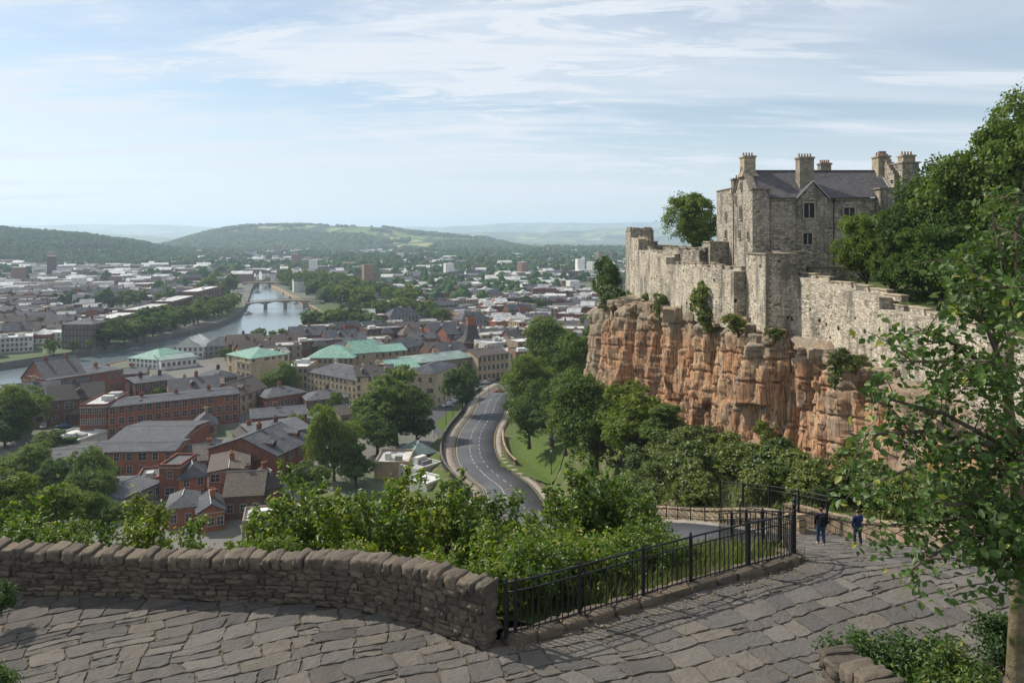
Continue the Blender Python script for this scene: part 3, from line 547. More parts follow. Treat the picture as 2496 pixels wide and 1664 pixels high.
# ------------------------------------------------------------------ the cliff
def cliff():
    top = interp_poly([(a, b, c) for a, b, c, *_ in CLIFF], 0.26)[0]; n = len(top)
    s = np.linspace(0, 1, n); bd = CLIFF[:, 3:6]
    dd = np.r_[0, np.cumsum(np.linalg.norm(np.diff(CLIFF[:, :2], axis=0), axis=1))]; dd /= dd[-1]
    bot = np.stack([np.interp(s, dd, bd[:, k]) for k in range(3)], 1); bot[:, 2] -= 1.5
    L = np.r_[0, np.cumsum(np.linalg.norm(np.diff(top[:, :2], axis=0), axis=1))]
    nn = side_normals(top) * -1                      # out of the rock, to the left
    def facet(x, z, cw, ch, gx, gz, seed):
        x = x / cw; z = z / ch + 31; ix = np.floor(x); iz = np.floor(z); best = np.full(x.shape, 9.); val = np.zeros(x.shape)
        for a in (-1, 0, 1):
            for b in (-1, 0, 1):
                cx = ix + a; cz = iz + b + .5 * (cx % 2); px = cx + .15 + .7 * h2(cx, iz + b, seed); pz = cz + .15 + .7 * h2(cx, iz + b, seed + 1); q = np.maximum(np.abs(x - px), np.abs(z - pz) * .8 + .1 * np.abs(x - px))
                v = (h2(cx, iz + b, seed + 2) - .5) + (x - px) * cw * gx * 2 * (h2(cx, iz + b, seed + 3) - .5) + (z - pz) * ch * gz * 2 * (h2(cx, iz + b, seed + 4) - .5); m = q < best; best = np.where(m, q, best); val = np.where(m, v, val)
        return val
    nt_ = 120; rows = []; caps = []
    for j in range(nt_):
        t = j / (nt_ - 1); base = top * (1 - t) + bot * t; hgt = (top[:, 2] - bot[:, 2]) * (1 - t)
        zz = base[:, 2]; sx = L + (fbm(zz / 7, L / 9, 4) - .5) * .8 + zz * 0.06
        def col1(x, seed):
            i0 = np.floor(x); best = np.full(x.shape, 9.); sec = np.full(x.shape, 9.); rid = np.zeros(x.shape); off = np.zeros(x.shape)
            for o_ in (-1, 0, 1):
                cx = i0 + o_; dx = x - (cx + .12 + .76 * h2(cx, cx * 0, seed)); q = np.abs(dx); m = q < best
                sec = np.where(m, best, np.minimum(sec, q)); rid = np.where(m, h2(cx, cx * 0, seed + 3), rid); off = np.where(m, dx, off); best = np.where(m, q, best)
            return sec - best, rid, off
        s1_ = sx + (fbm(zz / 9, L / 12, 61) - .5) * .8; s2_ = sx + (fbm(zz / 4, L / 8, 62) - .5) * .35
        e1, r1, o1 = col1(s1_ / 4.4, 3); e2, r2, o2 = col1(s2_ / 1.7, 8)
        d = (r1 - .5) * 2.8 + o1 * .8 * np.where(r1 > .45, 1, -.6) + (r2 - .5) * 1.1 + facet(s2_, zz, 2.5, 5.2, .45, .14, 71) * .9 + facet(s2_ + 9, zz, 1.1, 1.9, .35, .15, 73) * .42
        zb = (zz + .10 * L + r1 * 2.3 + (fbm(L / 3, zz * 0, 63) - .5) * .7) / 2.5; fb = zb - np.floor(zb); eb = np.minimum(fb, 1 - fb); rb = h2(np.floor(zb + .5), np.floor(r1 * 997), 5)
        d -= 2.6 * np.exp(-(e1 / .045) ** 2) + .8 * np.exp(-(e2 / .05) ** 2) * (r2 > .35) + .42 * np.exp(-(eb / .035) ** 2) * (rb > .3)
        e3, r3 = voro(sx / .75, zz / 1.15, 15); d += (fbm(L / 8, zz / 22, 33) - .5) * 2.4 + (fbm(sx / .7, zz / 1.6, 34, 4, .7) - .5) * .22 + (r3 - .5) * .16
        rim = np.clip(t / 0.05, 0, 1); d = d * (0.45 + 0.55 * rim) - (1 - rim) ** 2 * 0.8
        gap = np.exp(-((L - 66.5 - (zz + 12) * 0.08) / 0.75) ** 2) + 0.8 * np.exp(-((L - 48.0 + (zz + 12) * 0.12) / 0.5) ** 2); d -= 2.6 * gap * min(1, t * 6)
        d = np.where(t > 0.9, d + (t - 0.9) * 12 * (0.5 + r2), d)
        p = base.copy(); p[:, :2] += nn * d[:, None]; p[:, 2] += (fbm(L / 1.5, L * 0 + t * 9, 6) - .5) * 0.5 * (1 - rim) ; rows.append(p)
        caps.append(np.clip(1.15 - t / (0.10 + 0.14 * fbm(L / 4, L * 0, 12)), 0, 1) * (0.5 + 0.5 * r2) + np.clip((fbm(sx / 5, zz / 9, 40) - 0.56) * 6, 0, 0.8) + (0.6 if t > 0.93 else 0))
    ins = []
    for k_, (off, up) in enumerate(((4.0, 0.9), (3.0, 0.7), (2.0, 0.45), (1.1, 0.2))):
        p = top.copy(); p[:, :2] -= nn * off; e, r = voro(L / 1.8, L * 0 + off, 50); p[:, 2] += up + (r - 0.5) * 0.7; ins.append(p)
    V = np.concatenate(ins + rows); cap = np.clip(np.concatenate([np.ones(4 * n)] + caps), 0, 1)
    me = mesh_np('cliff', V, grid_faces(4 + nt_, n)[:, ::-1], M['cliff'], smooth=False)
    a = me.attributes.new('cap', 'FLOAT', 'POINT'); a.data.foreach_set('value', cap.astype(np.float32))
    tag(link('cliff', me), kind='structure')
cliff()
# boulders and rock outcrops at the foot of the cliff
def rock_mesh(seed, mat='cliff', cap=0.6, res=10, blocky=0.6):
    a = np.linspace(-1, 1, res); V = []; Fc = []; b = 0
    for ax in range(3):
        for sg in (-1, 1):
            U, W_ = np.meshgrid(a, a); p = np.zeros((res, res, 3)); p[..., ax] = sg; p[..., (ax + 1) % 3] = U * sg; p[..., (ax + 2) % 3] = W_; V.append(p.reshape(-1, 3)); Fc.append(grid_faces(res, res) + b); b += res * res
    V = np.concatenate(V); S = V / np.linalg.norm(V, axis=1)[:, None]; V = V * blocky + S * (1 - blocky)
    n = fbm(S[:, 0] * 1.6 + S[:, 2] * 1.1 + seed, S[:, 1] * 1.6 - S[:, 2] * 1.3, seed, 4) - 0.5
    e, r = voro(S[:, 0] * 1.8 + seed + S[:, 2], S[:, 1] * 1.8 + S[:, 2] * 1.4, seed + 2)
    V = V * (1 + n * 0.55 + (r - .5) * 0.22 - 0.12 * np.exp(-(e / 0.1) ** 2))[:, None]
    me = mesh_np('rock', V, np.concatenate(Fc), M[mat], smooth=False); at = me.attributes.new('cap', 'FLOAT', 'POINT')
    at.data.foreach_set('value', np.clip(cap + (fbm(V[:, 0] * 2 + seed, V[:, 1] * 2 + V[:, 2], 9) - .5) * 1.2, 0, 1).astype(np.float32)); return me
def rim_rocks():
    rs = np.random.RandomState(31); top, _ = interp_poly([(a, b, c) for a, b, c, *_ in CLIFF[1:14]], 1.0); bot, _ = interp_poly([(a, b, c) for _, _, _, a, b, c in CLIFF[1:14]], 1.0); nt = side_normals(top) * -1; nb = side_normals(bot) * -1; pr = [rock_mesh(s + 3, res=8, blocky=.72) for s in range(7)]; Vs = []; Fs = []; Cs = []; b = 0
    dat = []
    for me in pr: v = np.empty(len(me.vertices) * 3); me.vertices.foreach_get('co', v); f = np.empty(len(me.loops), int); me.loops.foreach_get('vertex_index', f); dat.append((v.reshape(-1, 3), f.reshape(-1, 4)))
    for k in range(230):
        tp = k < 150; L_, N_ = (top, nt) if tp else (bot, nb); i = rs.randint(0, len(L_)); off = rs.uniform(-2.6, .9) if tp else rs.uniform(-.4, 2.6); p = L_[i].copy(); p[:2] += N_[i] * off; p[2] += (.1 - off * .22 + rs.uniform(-.3, .2)) if tp else rs.uniform(-.2, .6)
        V, Fc = dat[rs.randint(0, 7)]; s = rs.uniform(.35, 1.25) * (1 if tp else .9); sc = np.array([s * rs.uniform(.8, 1.5), s * rs.uniform(.8, 1.4), s * rs.uniform(.5, .9)]); a = rs.uniform(0, 6.28); V = V * sc; V = np.stack([V[:, 0] * np.cos(a) - V[:, 1] * np.sin(a), V[:, 0] * np.sin(a) + V[:, 1] * np.cos(a), V[:, 2]], 1) + p
        Vs.append(V); Fs.append(Fc + b); Cs.append(np.full(len(V), rs.uniform(.55, 1) if tp else rs.uniform(.1, .9))); b += len(V)
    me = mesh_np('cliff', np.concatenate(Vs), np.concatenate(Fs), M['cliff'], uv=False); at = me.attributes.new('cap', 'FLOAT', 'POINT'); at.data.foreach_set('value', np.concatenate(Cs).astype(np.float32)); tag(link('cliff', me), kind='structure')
rim_rocks()
# ground inside the castle walls
pg = [(36, 14), (34, 38), (34, 50), (35.5, 62), (35.6, 72), (34, 90), (30.5, 96), (28.4, 110), (26, 128), (24.8, 142), (32, 165), (60, 170), (150, 170), (160, 14)]
tag(link('castle_grounds', mesh_np('castle_grounds', [(a + 0.4, b, -7.2 if b < 80 else -5.6) for a, b in pg], [tuple(range(len(pg)))], M['scrub'])), kind='structure')

# ------------------------------------------------------------------ terrace and path paving: every slab a raised, uneven stone
def paving():
    rnd = random.Random(4); V = []; Fc = []; b = 0
    # a base sheet of earth under the joints
    ya = np.r_[np.arange(7.0, 42.1, 0.35)]; rows = []
    for y in ya:
        l, r = path_sides(y); xs = np.linspace(-26 if y < 22.9 else l - .6, r + (1.2 if y > 24 else 6), 90); rows.append(np.stack([xs, xs * 0 + y, xs * 0 + path_z(y) - 0.008 - np.where(path_ok(xs, xs * 0 + y, .45), 0, 3.0)], 1))
    tag(link('path_bed', mesh_np('path_bed', np.concatenate(rows), grid_faces(len(ya), 90), M['joint'])), kind='structure')
    # rows of slabs along a slanting direction, as laid
    ang = R(23); ca, sa = math.cos(ang), math.sin(ang)
    def w2(s, t):
        wv_ = .14 * math.sin(s * .5 + 1.3 * math.sin(t * .37)) + .05 * math.sin(s * 1.9 + t * 1.1 + 2); wu_ = .25 * math.sin(t * .6 + 1.7 * math.sin(s * .31)) + .09 * math.sin(t * 2.3 - s * .7); return (s + wu_) * ca - (t + wv_) * sa, (s + wu_) * sa + (t + wv_) * ca
    t = -16.0
    while t < 46:
        hrow = rnd.uniform(0.42, 0.86); s = -40 + rnd.uniform(0, 1)
        if t > 12: hrow *= 0.85
        while s < 50:
            w = rnd.choice((rnd.uniform(.4, .75), rnd.uniform(.65, 1.1))); g = 0.018
            cs = [(s + g, t + g), (s + w - g, t + g), (s + w - g, t + hrow - g), (s + g, t + hrow - g)]
            if rnd.random() < 0.16: cs = [(s + g, t + g), (s + w - g, t + g), (s + w - g, t + hrow * 0.5 - g), (s + g, t + hrow * 0.48 - g)]; extra = [(s + g, t + hrow * 0.5 + g), (s + w - g, t + hrow * 0.52 + g), (s + w - g, t + hrow - g), (s + g, t + hrow - g)]
            else: extra = None
            s += w
            for quad in ([cs] if extra is None else [cs, extra]):
                poly = []
                for i in range(4):
                    a_ = quad[i]; c_ = quad[(i + 1) % 4]
                    for f in (0.09, 0.36, 0.64, 0.91):
                        px = a_[0] + (c_[0] - a_[0]) * f; py = a_[1] + (c_[1] - a_[1]) * f
                        px += rnd.gauss(0, 0.02); py += rnd.gauss(0, 0.02); poly.append(w2(px, py))
                cx = sum(p[0] for p in poly) / 16; cyy = sum(p[1] for p in poly) / 16
                l, r = path_sides(cyy)
                if cyy < 10.5 or cyy > 41.5 or not bool(path_ok(cx, cyy, .1)) or abs(cx) > 0.72 * cyy + 11: continue
                z0 = float(path_z(cyy)); sl_ = (float(path_z(cyy + .3)) - float(path_z(cyy - .3))) / .6; tx = rnd.gauss(0, 0.012); ty = rnd.gauss(0, 0.012); dz = rnd.uniform(0.0, 0.010)
                ring = []
                for sc, hz_ in ((1.0, -0.05), (1.0, 0.006), (0.965, 0.018), (0.62, 0.02)):
                    for (px, py) in poly:
                        qx = cx + (px - cx) * sc; qy = cyy + (py - cyy) * sc
                        ring.append((qx, qy, z0 + sl_ * (qy - cyy) + hz_ + dz + tx * (qx - cx) + ty * (qy - cyy) + (rnd.gauss(0, 0.005) if hz_ > 0.01 else 0)))
                V += ring + [(cx, cyy, z0 + 0.02 + dz)]
                for k in range(3):
                    for i in range(16): Fc.append((b + k * 16 + i, b + k * 16 + (i + 1) % 16, b + (k + 1) * 16 + (i + 1) % 16, b + (k + 1) * 16 + i))
                for i in range(0, 16, 1): Fc.append((b + 48 + i, b + 48 + (i + 1) % 16, b + 64))
                b += 65
        t += hrow
    tag(link('stone_paving', mesh_np('stone_paving', V, Fc, M['flagstone'])), kind='structure')
paving()
# ------------------------------------------------------------------ castle: curtain wall, towers, keep
def rwall(line, th, name, mat, merlon=None, step=0.5, seed=1, nz=14, rough=0.10):
    """line: (x, y, zbottom, ztop) along the outer face; the wall stands to the right of the direction of travel"""
    p = np.array(line, float); out = []; zt = []
    for i in range(len(p) - 1):
        a, b = p[i], p[i + 1]; k = max(2, int(np.hypot(*(b - a)[:2]) / step) + 1)
        for t in np.linspace(0, 1, k)[(0 if i == 0 else 1):]: out.append(a * (1 - t) + b * t)
    c = np.array(out); nn = side_normals(c); L = np.r_[0, np.cumsum(np.hypot(*np.diff(c[:, :2], axis=0).T))]
    rows = []; top = c[:, 3] + (fbm(L / 2.2, L * 0, seed, 3) - .5) * 0.35
    for j in range(nz):
        z = c[:, 2] + (top - c[:, 2]) * j / (nz - 1)
        d = (fbm(L / 0.9, z / 0.7, seed + 5, 3) - .5) * rough * 2 + (fbm(L / 6, z / 5, seed + 8, 2) - .5) * 0.35
        rows.append(np.stack([c[:, 0] - nn[:, 0] * d, c[:, 1] - nn[:, 1] * d, z], 1))
    rows.append(np.stack([c[:, 0] + nn[:, 0] * th, c[:, 1] + nn[:, 1] * th, top], 1)); rows.append(np.stack([c[:, 0] + nn[:, 0] * th, c[:, 1] + nn[:, 1] * th, c[:, 2]], 1))
    n = len(c); V = np.concatenate(rows); b = MB(); b.v = [tuple(v) for v in V]; b.f = [tuple(f) for f in grid_faces(nz + 2, n)[:, ::-1].tolist()]; b.m = [0] * len(b.f)
    b.f += [tuple(i * n for i in range(nz + 2)), tuple(i * n + n - 1 for i in range(nz + 2))[::-1]]; b.m += [0, 0]
    rnd = random.Random(seed)
    if merlon:
        s = 0.3
        while s < L[-1] - 0.5:
            w = rnd.uniform(*merlon[0]); h = rnd.uniform(*merlon[1]); m_ = s + w / 2
            q = [np.interp(m_, L, c[:, k]) for k in range(2)]; q.append(np.interp(m_, L, top)); nx = np.interp(m_, L, nn[:, 0]); ny = np.interp(m_, L, nn[:, 1]); rz = math.atan2(nx, -ny)
            cx, cy_ = q[0] + nx * 0.28, q[1] + ny * 0.28
            b.box((cx, cy_, q[2] + h / 2 - 0.15), (w, 0.62, h + 0.3), rz, 0, 0.04, rnd=rnd); b.box((cx, cy_, q[2] + h + 0.055), (w + 0.14, 0.78, 0.12), rz, 1, 0.02, rnd=rnd)
            s += w + rnd.uniform(*merlon[2])
    return b, c
CM = [M['castle'], M['keep_trim']]
# right hand curtain wall: from the square tower towards the viewer
b, _ = rwall([(32.2, 91, -13, -4.1), (34.4, 82, -13.2, -5.0), (34.9, 80, -13.2, -5.25), (35.3, 69.3, -13.4, -5.7)], 1.8, '', None, ((1.6, 3.4), (0.15, 0.5), (0.3, 0.9)), seed=2)
b2_, _ = rwall([(35.3, 69.3, -13.4, -6.7), (35.25, 65, -13.4, -6.8), (34.2, 58, -13.3, -6.75), (33.6, 50, -13.3, -7.2), (33.4, 38, -13.5, -7.8), (33.2, 28, -13.5, -8.2)], 1.8, '', None, ((1.4, 3.0), (0.2, 0.55), (0.4, 1.1)), seed=3)
b.add(b2_.v, b2_.f, 0); b.m[-len(b2_.f):] = b2_.m
o = b.build('curtain_wall', CM); tag(o, 'long pale castle wall on the cliff, running from the square tower to the right', 'castle wall', 'castle walls')
b, _ = rwall([(23.9, 141, -12.5, -0.5), (24.5, 135.2, -12.3, -0.7)], 2, '', None, ((1.5, 2), (.2, .3), (.6, .8)), seed=5)
for seg, sd in (([(24.5, 135.2, -12.3, -2.6), (25.0, 128, -12.2, -3.0), (25.95, 118.2, -12, -3.5)], 6), ([(25.95, 118.2, -12, -4.5), (27.4, 104, -11.8, -4.45), (29.2, 93.5, -11.6, -4.4)], 7)):
    q_, _ = rwall(seg, 2, '', None, ((1.2, 2.4), (0.25, 0.6), (0.5, 0.9)), seed=sd); nf = len(q_.f); b.add(q_.v, q_.f, 0); b.m[-nf:] = q_.m
o = b.build('curtain_wall', CM); tag(o, 'stepped castle wall on the cliff left of the square tower, with small shrubs at its foot', 'castle wall', 'castle walls')
def tower(name, x0, x1, y0, y1, z0, z1, label, merl=True, mat='castle', seed=9, cap=0.18, cat='castle tower', mh=0.7):
    e = empty(name, ((x0 + x1) / 2, (y0 + y1) / 2, z0)); cx, cy_ = e.location[0], e.location[1]; rnd = random.Random(seed)
    b = MB(); n = 14
    ring = [(x0, y0), (x1, y0), (x1, y1), (x0, y1), (x0, y0)]; pts = []
    for i in range(4):
        for t in np.linspace(0, 1, 9)[:-1]: pts.append((ring[i][0] * (1 - t) + ring[i + 1][0] * t - cx, ring[i][1] * (1 - t) + ring[i + 1][1] * t - cy_))
    pts = np.array(pts); m = len(pts); H = z1 - z0; V = []
    for j in range(n):
        z = H * j / (n - 1); s = 1 + 0.03 * (1 - j / (n - 1)); jt = np.array([[rnd.gauss(0, .025), rnd.gauss(0, .025)] for _ in range(m)]); jt[::8] *= 0.5
        V.append(np.concatenate([pts * s + jt, np.full((m, 1), z)], 1))
    Fc = [(j * m + i, j * m + (i + 1) % m, (j + 1) * m + (i + 1) % m, (j + 1) * m + i) for j in range(n - 1) for i in range(m)]
    Fc.append(tuple((n - 1) * m + i for i in range(m))); b.add(np.concatenate(V), Fc)
    b.build('tower_body', M[mat], e)
    b = MB(); w, d = x1 - x0, y1 - y0
    for sx, sy, lx, ly in ((0, -1, w + .3, .5), (0, 1, w + .3, .5), (-1, 0, .5, d - .71), (1, 0, .5, d - .71)):
        b.box((sx * (w / 2 - .1), sy * (d / 2 - .1), H + cap / 2 + 0.002), (lx, ly, cap), 0, 0, 0.015, rnd=rnd)
    if merl:
        for side in range(4):
            ln = w if side % 2 == 0 else d; k = max(2, int(ln / 1.9))
            for i in range(k):
                t = (i + .5) / k - .5; wd = ln / k * 0.62; hh = mh * rnd.uniform(0.8, 1.1)
                if side % 2 == 0: b.box((t * w, (-1 if side == 0 else 1) * (d / 2 - .22), H + cap + hh / 2), (wd, .42, hh), 0, 0, .03, rnd=rnd)
                else: b.box(((1 if side == 1 else -1) * (w / 2 - .22), t * (d - 1.2), H + cap + hh / 2), (.42, wd, hh), 0, 0, .03, rnd=rnd)
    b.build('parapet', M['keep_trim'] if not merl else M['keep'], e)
    for cx_, cy2 in ((-w / 2, -d / 2), (w / 2, -d / 2)):
        b = MB(); k = 0; z = .1
        while z < H - .3:
            lx, ly = (.62, .34) if k % 2 else (.34, .62); sx, sy = (1 if cx_ < 0 else -1), (1 if cy2 < 0 else -1); g = 1 + .03 * (1 - z / H); b.box((cx_ * g + sx * (lx / 2 - .05), cy2 * g + sy * (ly / 2 - .05), z + .17), (lx, ly, .30), 0, 0, .012, rnd=rnd)
            z += .34; k += 1
        b.build('quoins', M['keep_trim'], e)
    tag(e, label, cat); return e
tower('square_tower', 28.8, 32.3, 86, 93.2, -13.0, -2.25, 'square stone tower standing proud of the castle wall, bright left face and dark right face', merl=False)
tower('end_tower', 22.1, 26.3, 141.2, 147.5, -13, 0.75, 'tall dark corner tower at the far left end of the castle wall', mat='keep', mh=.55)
tower('turret', 29.0, 31.8, 111, 114.5, -8, -1.1, 'low square turret inside the castle wall, left of the keep', merl=False, mat='keep', seed=4, cat='turret')
tower('turret', 33.5, 36.6, 94.5, 97.2, -8, -2.2, 'small weathered turret behind the square tower, below the keep', merl=False, mat='keep', seed=14, cat='turret')
tower('turret', 36.9, 41.5, 93.5, 96.0, -8, -4.0, 'low broken stone block between the keep and the right castle wall', merl=False, mat='keep', seed=24, cat='turret')
for ln, lb, sd in (([(26.4, 149, -9, -1.2), (30, 148, -9, -2.3), (34.8, 138, -9, -2.6)], 'far inner castle wall of dark stone beyond the end tower', 41), ([(25.6, 124, -8, -2.4), (28.9, 112.8, -8, -2.2)], 'inner parapet wall left of the low square turret', 43)):
    b, _ = rwall(ln, 1.2, '', None, ((1.5, 2.5), (.2, .4), (.5, .9)), seed=sd, nz=8); o = b.build('inner_wall', [M['keep'], M['keep_trim']]); tag(o, lb, 'castle wall', 'castle walls')

def arched_window(name, parent, c, nrm, w, h, lights=2, pointed=True, recess=0.12, mat='frame_stone'):
    """stone surround with mullion as one mesh, dark glass as its child; c is the sill centre on the wall face"""
    n = np.array([nrm[0], nrm[1], 0.0]); n /= np.linalg.norm(n); t = np.array([-n[1], n[0], 0.0]); up = np.array([0, 0, 1.0])
    def at(a, z, o): return np.array(c) + t * a + up * z + n * o
    hs = h * 0.68 if pointed else h; arch = [(-w / 2, 0), (w / 2, 0), (w / 2, hs)]
    if pointed:
        for k in range(1, 6): q = k / 5; arch.append((w / 2 * (1 - q ** 1.7), hs + (h - hs) * math.sin(q * math.pi / 2)))
        for k in range(4, -1, -1): q = k / 5; arch.append((-w / 2 * (1 - q ** 1.7), hs + (h - hs) * math.sin(q * math.pi / 2)))
    else: arch.append((-w / 2, hs))
    g = MB(); V = [at(a, z, 0.03) for a, z in arch]; g.add(V, [tuple(range(len(V)))])
    f = MB(); fw = 0.13; out = [(a * (1 + 2 * fw / w), z * (1 + fw / h * 1.4) - (fw if z == 0 else 0)) for a, z in arch]; m = len(arch); V = []
    for ring, o in ((out, -.05), (out, 0.12), (arch, 0.10), (arch, 0.02)): V += [at(a, z, o) for a, z in ring]
    f.add(V, [(k * m + i, k * m + (i + 1) % m, (k + 1) * m + (i + 1) % m, (k + 1) * m + i) for k in range(3) for i in range(m)])
    rz = math.atan2(t[1], t[0])
    for i in range(1, lights): p = at(-w / 2 + w * i / lights, h * 0.46, 0.06); f.box(p, (0.09, 0.1, h * 0.92), rz)
    fo = f.build('window', M[mat], parent); g.build('pane', M['glass'], fo); return fo
def chimney(parent, x, y, z0, z1, w, d, pots=4, mat='keep_trim', seed=0, flare=0.0):
    b = MB(); rnd = random.Random(seed); b.box((x, y, (z0 + z1) / 2), (w, d, z1 - z0), 0, 0, 0.015, rnd=rnd)
    if flare: b.box((x, y, z0 + flare / 2), (w * 1.5, d * 1.25, flare), 0, 0, 0.02, taper=0.68, rnd=rnd)
    b.box((x, y, z1 + .08), (w + .26, d + .26, .16), 0, 0, .01, rnd=rnd); b.box((x, y, z1 + .2), (w + .12, d + .12, .1), 0, 0, .01, rnd=rnd)
    o = b.build('chimney', M[mat], parent); p = MB()
    for k in range(pots):
        px = x - w / 2 + w * (k + .5) / pots; p.tube([(px, y, z1 + .24), (px, y, z1 + .24 + rnd.uniform(.34, .45)), (px, y, z1 + .72)], [.14, .11, .13], 8)
    q = p.build('chimney_pots', M['pot'], o); return o
def keep():
    e = empty('castle_keep', (31.7, 100, -7)); ox, oy, oz = 31.7, 100.0, -7.0
    X0, X1, Y0, Y1 = 0.0, 21.0, 0.0, 17.5; ZE = 4.9 + 7; ZR = 8.75 + 7; b = MB(); YR = 9.0
    # walls as subdivided, slightly uneven faces
    def face(p0, p1, zt, seed, nz=16):
        k = int(np.hypot(p1[0] - p0[0], p1[1] - p0[1]) / .5) + 1; tt = np.linspace(0, 1, k); px = p0[0] + (p1[0] - p0[0]) * tt; py = p0[1] + (p1[1] - p0[1]) * tt; L = tt * np.hypot(p1[0] - p0[0], p1[1] - p0[1])
        nx, ny = (p1[1] - p0[1]), -(p1[0] - p0[0]); l = math.hypot(nx, ny); nx /= l; ny /= l; V = []; top = zt(tt)
        for j in range(nz): z = top * j / (nz - 1); d = (fbm(L / .8, z / .6, seed, 3) - .5) * .14; V.append(np.stack([px + nx * d, py + ny * d, z], 1))
        b.add(np.concatenate(V), grid_faces(nz, k))
    face((X0, Y0), (X1, Y0), lambda t: t * 0 + ZE, 3)
    face((X1, Y0), (X1, Y1), lambda t: t * 0 + ZE - 1, 4, 6)
    face((X1, Y1), (X0, Y1), lambda t: t * 0 + ZE - 1, 5, 6)
    # gable end facing left, with shoulders
    def gz(t): yy = Y1 * (1 - t); g = ZE + .6 + (ZR + 0.7 - ZE - .6) * np.clip(1 - np.abs(yy - 4.5) / 3.9, 0, 1); return np.where(yy > 9.0, ZE + 1.9, g)
    face((X0, Y1), (X0, Y0), gz, 6, 22)
    b.b2(.02, 8.0, 9.02, 17.48, 10, ZE + 1.85, 0)
    for t_ in np.linspace(0, 1, 36)[:-1]:
        t2 = t_ + 1 / 35; y1 = Y1 + (Y0 - Y1) * t_; y2 = Y1 + (Y0 - Y1) * t2; za, zb = float(gz(np.array([t_]))[0]), float(gz(np.array([t2]))[0])
        b.add([(X0 - .12, y1, za + .05), (X0 - .12, y2, zb + .05), (X0 + 1.0, y2, zb + .05), (X0 + 1.0, y1, za + .05), (X0 - .12, y1, za - .12), (X0 - .12, y2, zb - .12)], [(0, 1, 2, 3)[::-1], (4, 5, 1, 0)], 1)
    # right end: crow-stepped gable
    for k in range(9):
        y = Y0 + .6 + k * .5; b.box((X1 - .5 - 1.2, y, ZE / 2 + (ZE + .3 + k * .42) / 2), (.9, .52, (ZE + .3 + k * .42) - ZE / 2 * 1.0), 0, 0, .02); b.box((X1 - 1.7, y, ZE + .36 + k * .42 + ZE / 4 * 0), (1.1, .55, .12), 0, 1, .01)
    b.b2(.95, 1.0, .2, 8.8, 10, ZE, 0)
    # corner turrets of the front, the gabled middle bay, buttress, string courses
    b.b2(-.25, 2.0, -.75, .4, 0, 12.95, 0); b.b2(-.4, 2.15, -.9, .5, 12.953, 13.15, 1)
    b.b2(16.3, 19.4, -1.1, .4, 0, 13.0, 0); b.b2(16.1, 19.6, -1.3, .5, 13.003, 13.2, 1); b.b2(19.41, 21.6, -.6, 3, 0, 16.4, 0); b.b2(19.3, 21.75, -.75, 3.1, 16.403, 16.6, 1)
    b.b2(5.9, 9.7, -.35, .3, 0, ZE - .1, 0); b.add([(5.9, -.35, ZE - .1), (9.7, -.35, ZE - .1), (7.8, -.35, ZE + 2.0), (5.9, 1.5, ZE - .1), (9.7, 1.5, ZE - .1), (7.8, 3.0, ZE + 2.0)], [(0, 1, 2)], 0)
    b.b2(2.01, 5.89, -.16, .0, 11.55, 11.75, 1); b.b2(9.71, 16.29, -.16, .0, 11.55, 11.75, 1)
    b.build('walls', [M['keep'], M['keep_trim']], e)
    # slate roof with a slight sag
    r = MB(); k = 30; nr = 8; ym = YR / 2; V = []
    for j in range(2 * nr + 1):
        q = j / nr; y = Y0 - .35 + (ym - Y0 + .35) * q if q <= 1 else ym + (YR + .35 - ym) * (q - 1); zq = q if q <= 1 else 2 - q
        for i in range(k): x = .95 + (X1 - 1.3 - .95) * i / (k - 1); z = ZE + .05 + (ZR - ZE) * zq + (vnoise(x / 2.2, y / 2.0, 4) - .5) * .10 - .06 * math.sin(math.pi * i / (k - 1)); V.append((x, y, float(z)))
    r.add(V, grid_faces(2 * nr + 1, k)); r.tube([(.9, ym, ZR + .08), (X1 - 1.3, ym, ZR + .08)], .13, 6); ro = r.build('roof', M['slate_old'], e)
    g = MB(); g.add([(5.7, -.5, ZE - .15), (7.8, -.5, ZE + 2.15), (7.8, 2.7, ZE + 2.15), (5.7, .4, ZE + .15)], [(0, 1, 2, 3)[::-1]]); g.add([(9.9, -.5, ZE - .15), (7.8, -.5, ZE + 2.15), (7.8, 2.7, ZE + 2.15), (9.9, .4, ZE + .15)], [(0, 1, 2, 3)]); g.build('dormer_roof', M['slate_old'], ro)
    f = MB()
    for sx, x in ((-1, 5.6), (1, 10.0)): f.tube([(x, -.5, ZE - .1), (7.8, -.5, ZE + 2.2)], .08, 5)
    f.build('lead_flashing', M['lead'], ro); f = MB(); f.tube([(X1 - 2.3, -.1, ZE + .35), (X1 - 2.3, 4.5, ZR + .15)], .09, 5); f.build('lead_flashing', M['lead'], ro)
    chimney(e, .75, 4.5, 15.0, 17.6, 1.55, 2.0, 4, seed=1, flare=.8); chimney(e, 7.6, 1.9, 12.6, 17.2, 1.9, 1.5, 5, seed=2); chimney(e, 14.2, 11.5, 11.8, 17.3, 1.5, 1.3, 5, seed=3)
    chimney(e, 19.0, 4.3, 14.6, 17.6, 1.6, 1.9, 4, seed=4, flare=.7); chimney(e, 20.9, 1.2, 15.6, 17.4, 1.6, 1.4, 4, seed=5); chimney(e, .7, 9.6, 13.0, 14.9, 1.2, 1.3, 1, seed=6)
    for x, z, w, h, l in ((7.3, 9.25, 1.35, 1.95, 2), (7.1, 5.75, 1.15, 1.5, 2), (12.7, 9.25, 1.4, 1.35, 2)): arched_window('window', e, (x, -.35 if 5.9 < x < 9.7 else -.05, z), (0, -1), w, h, l, False)
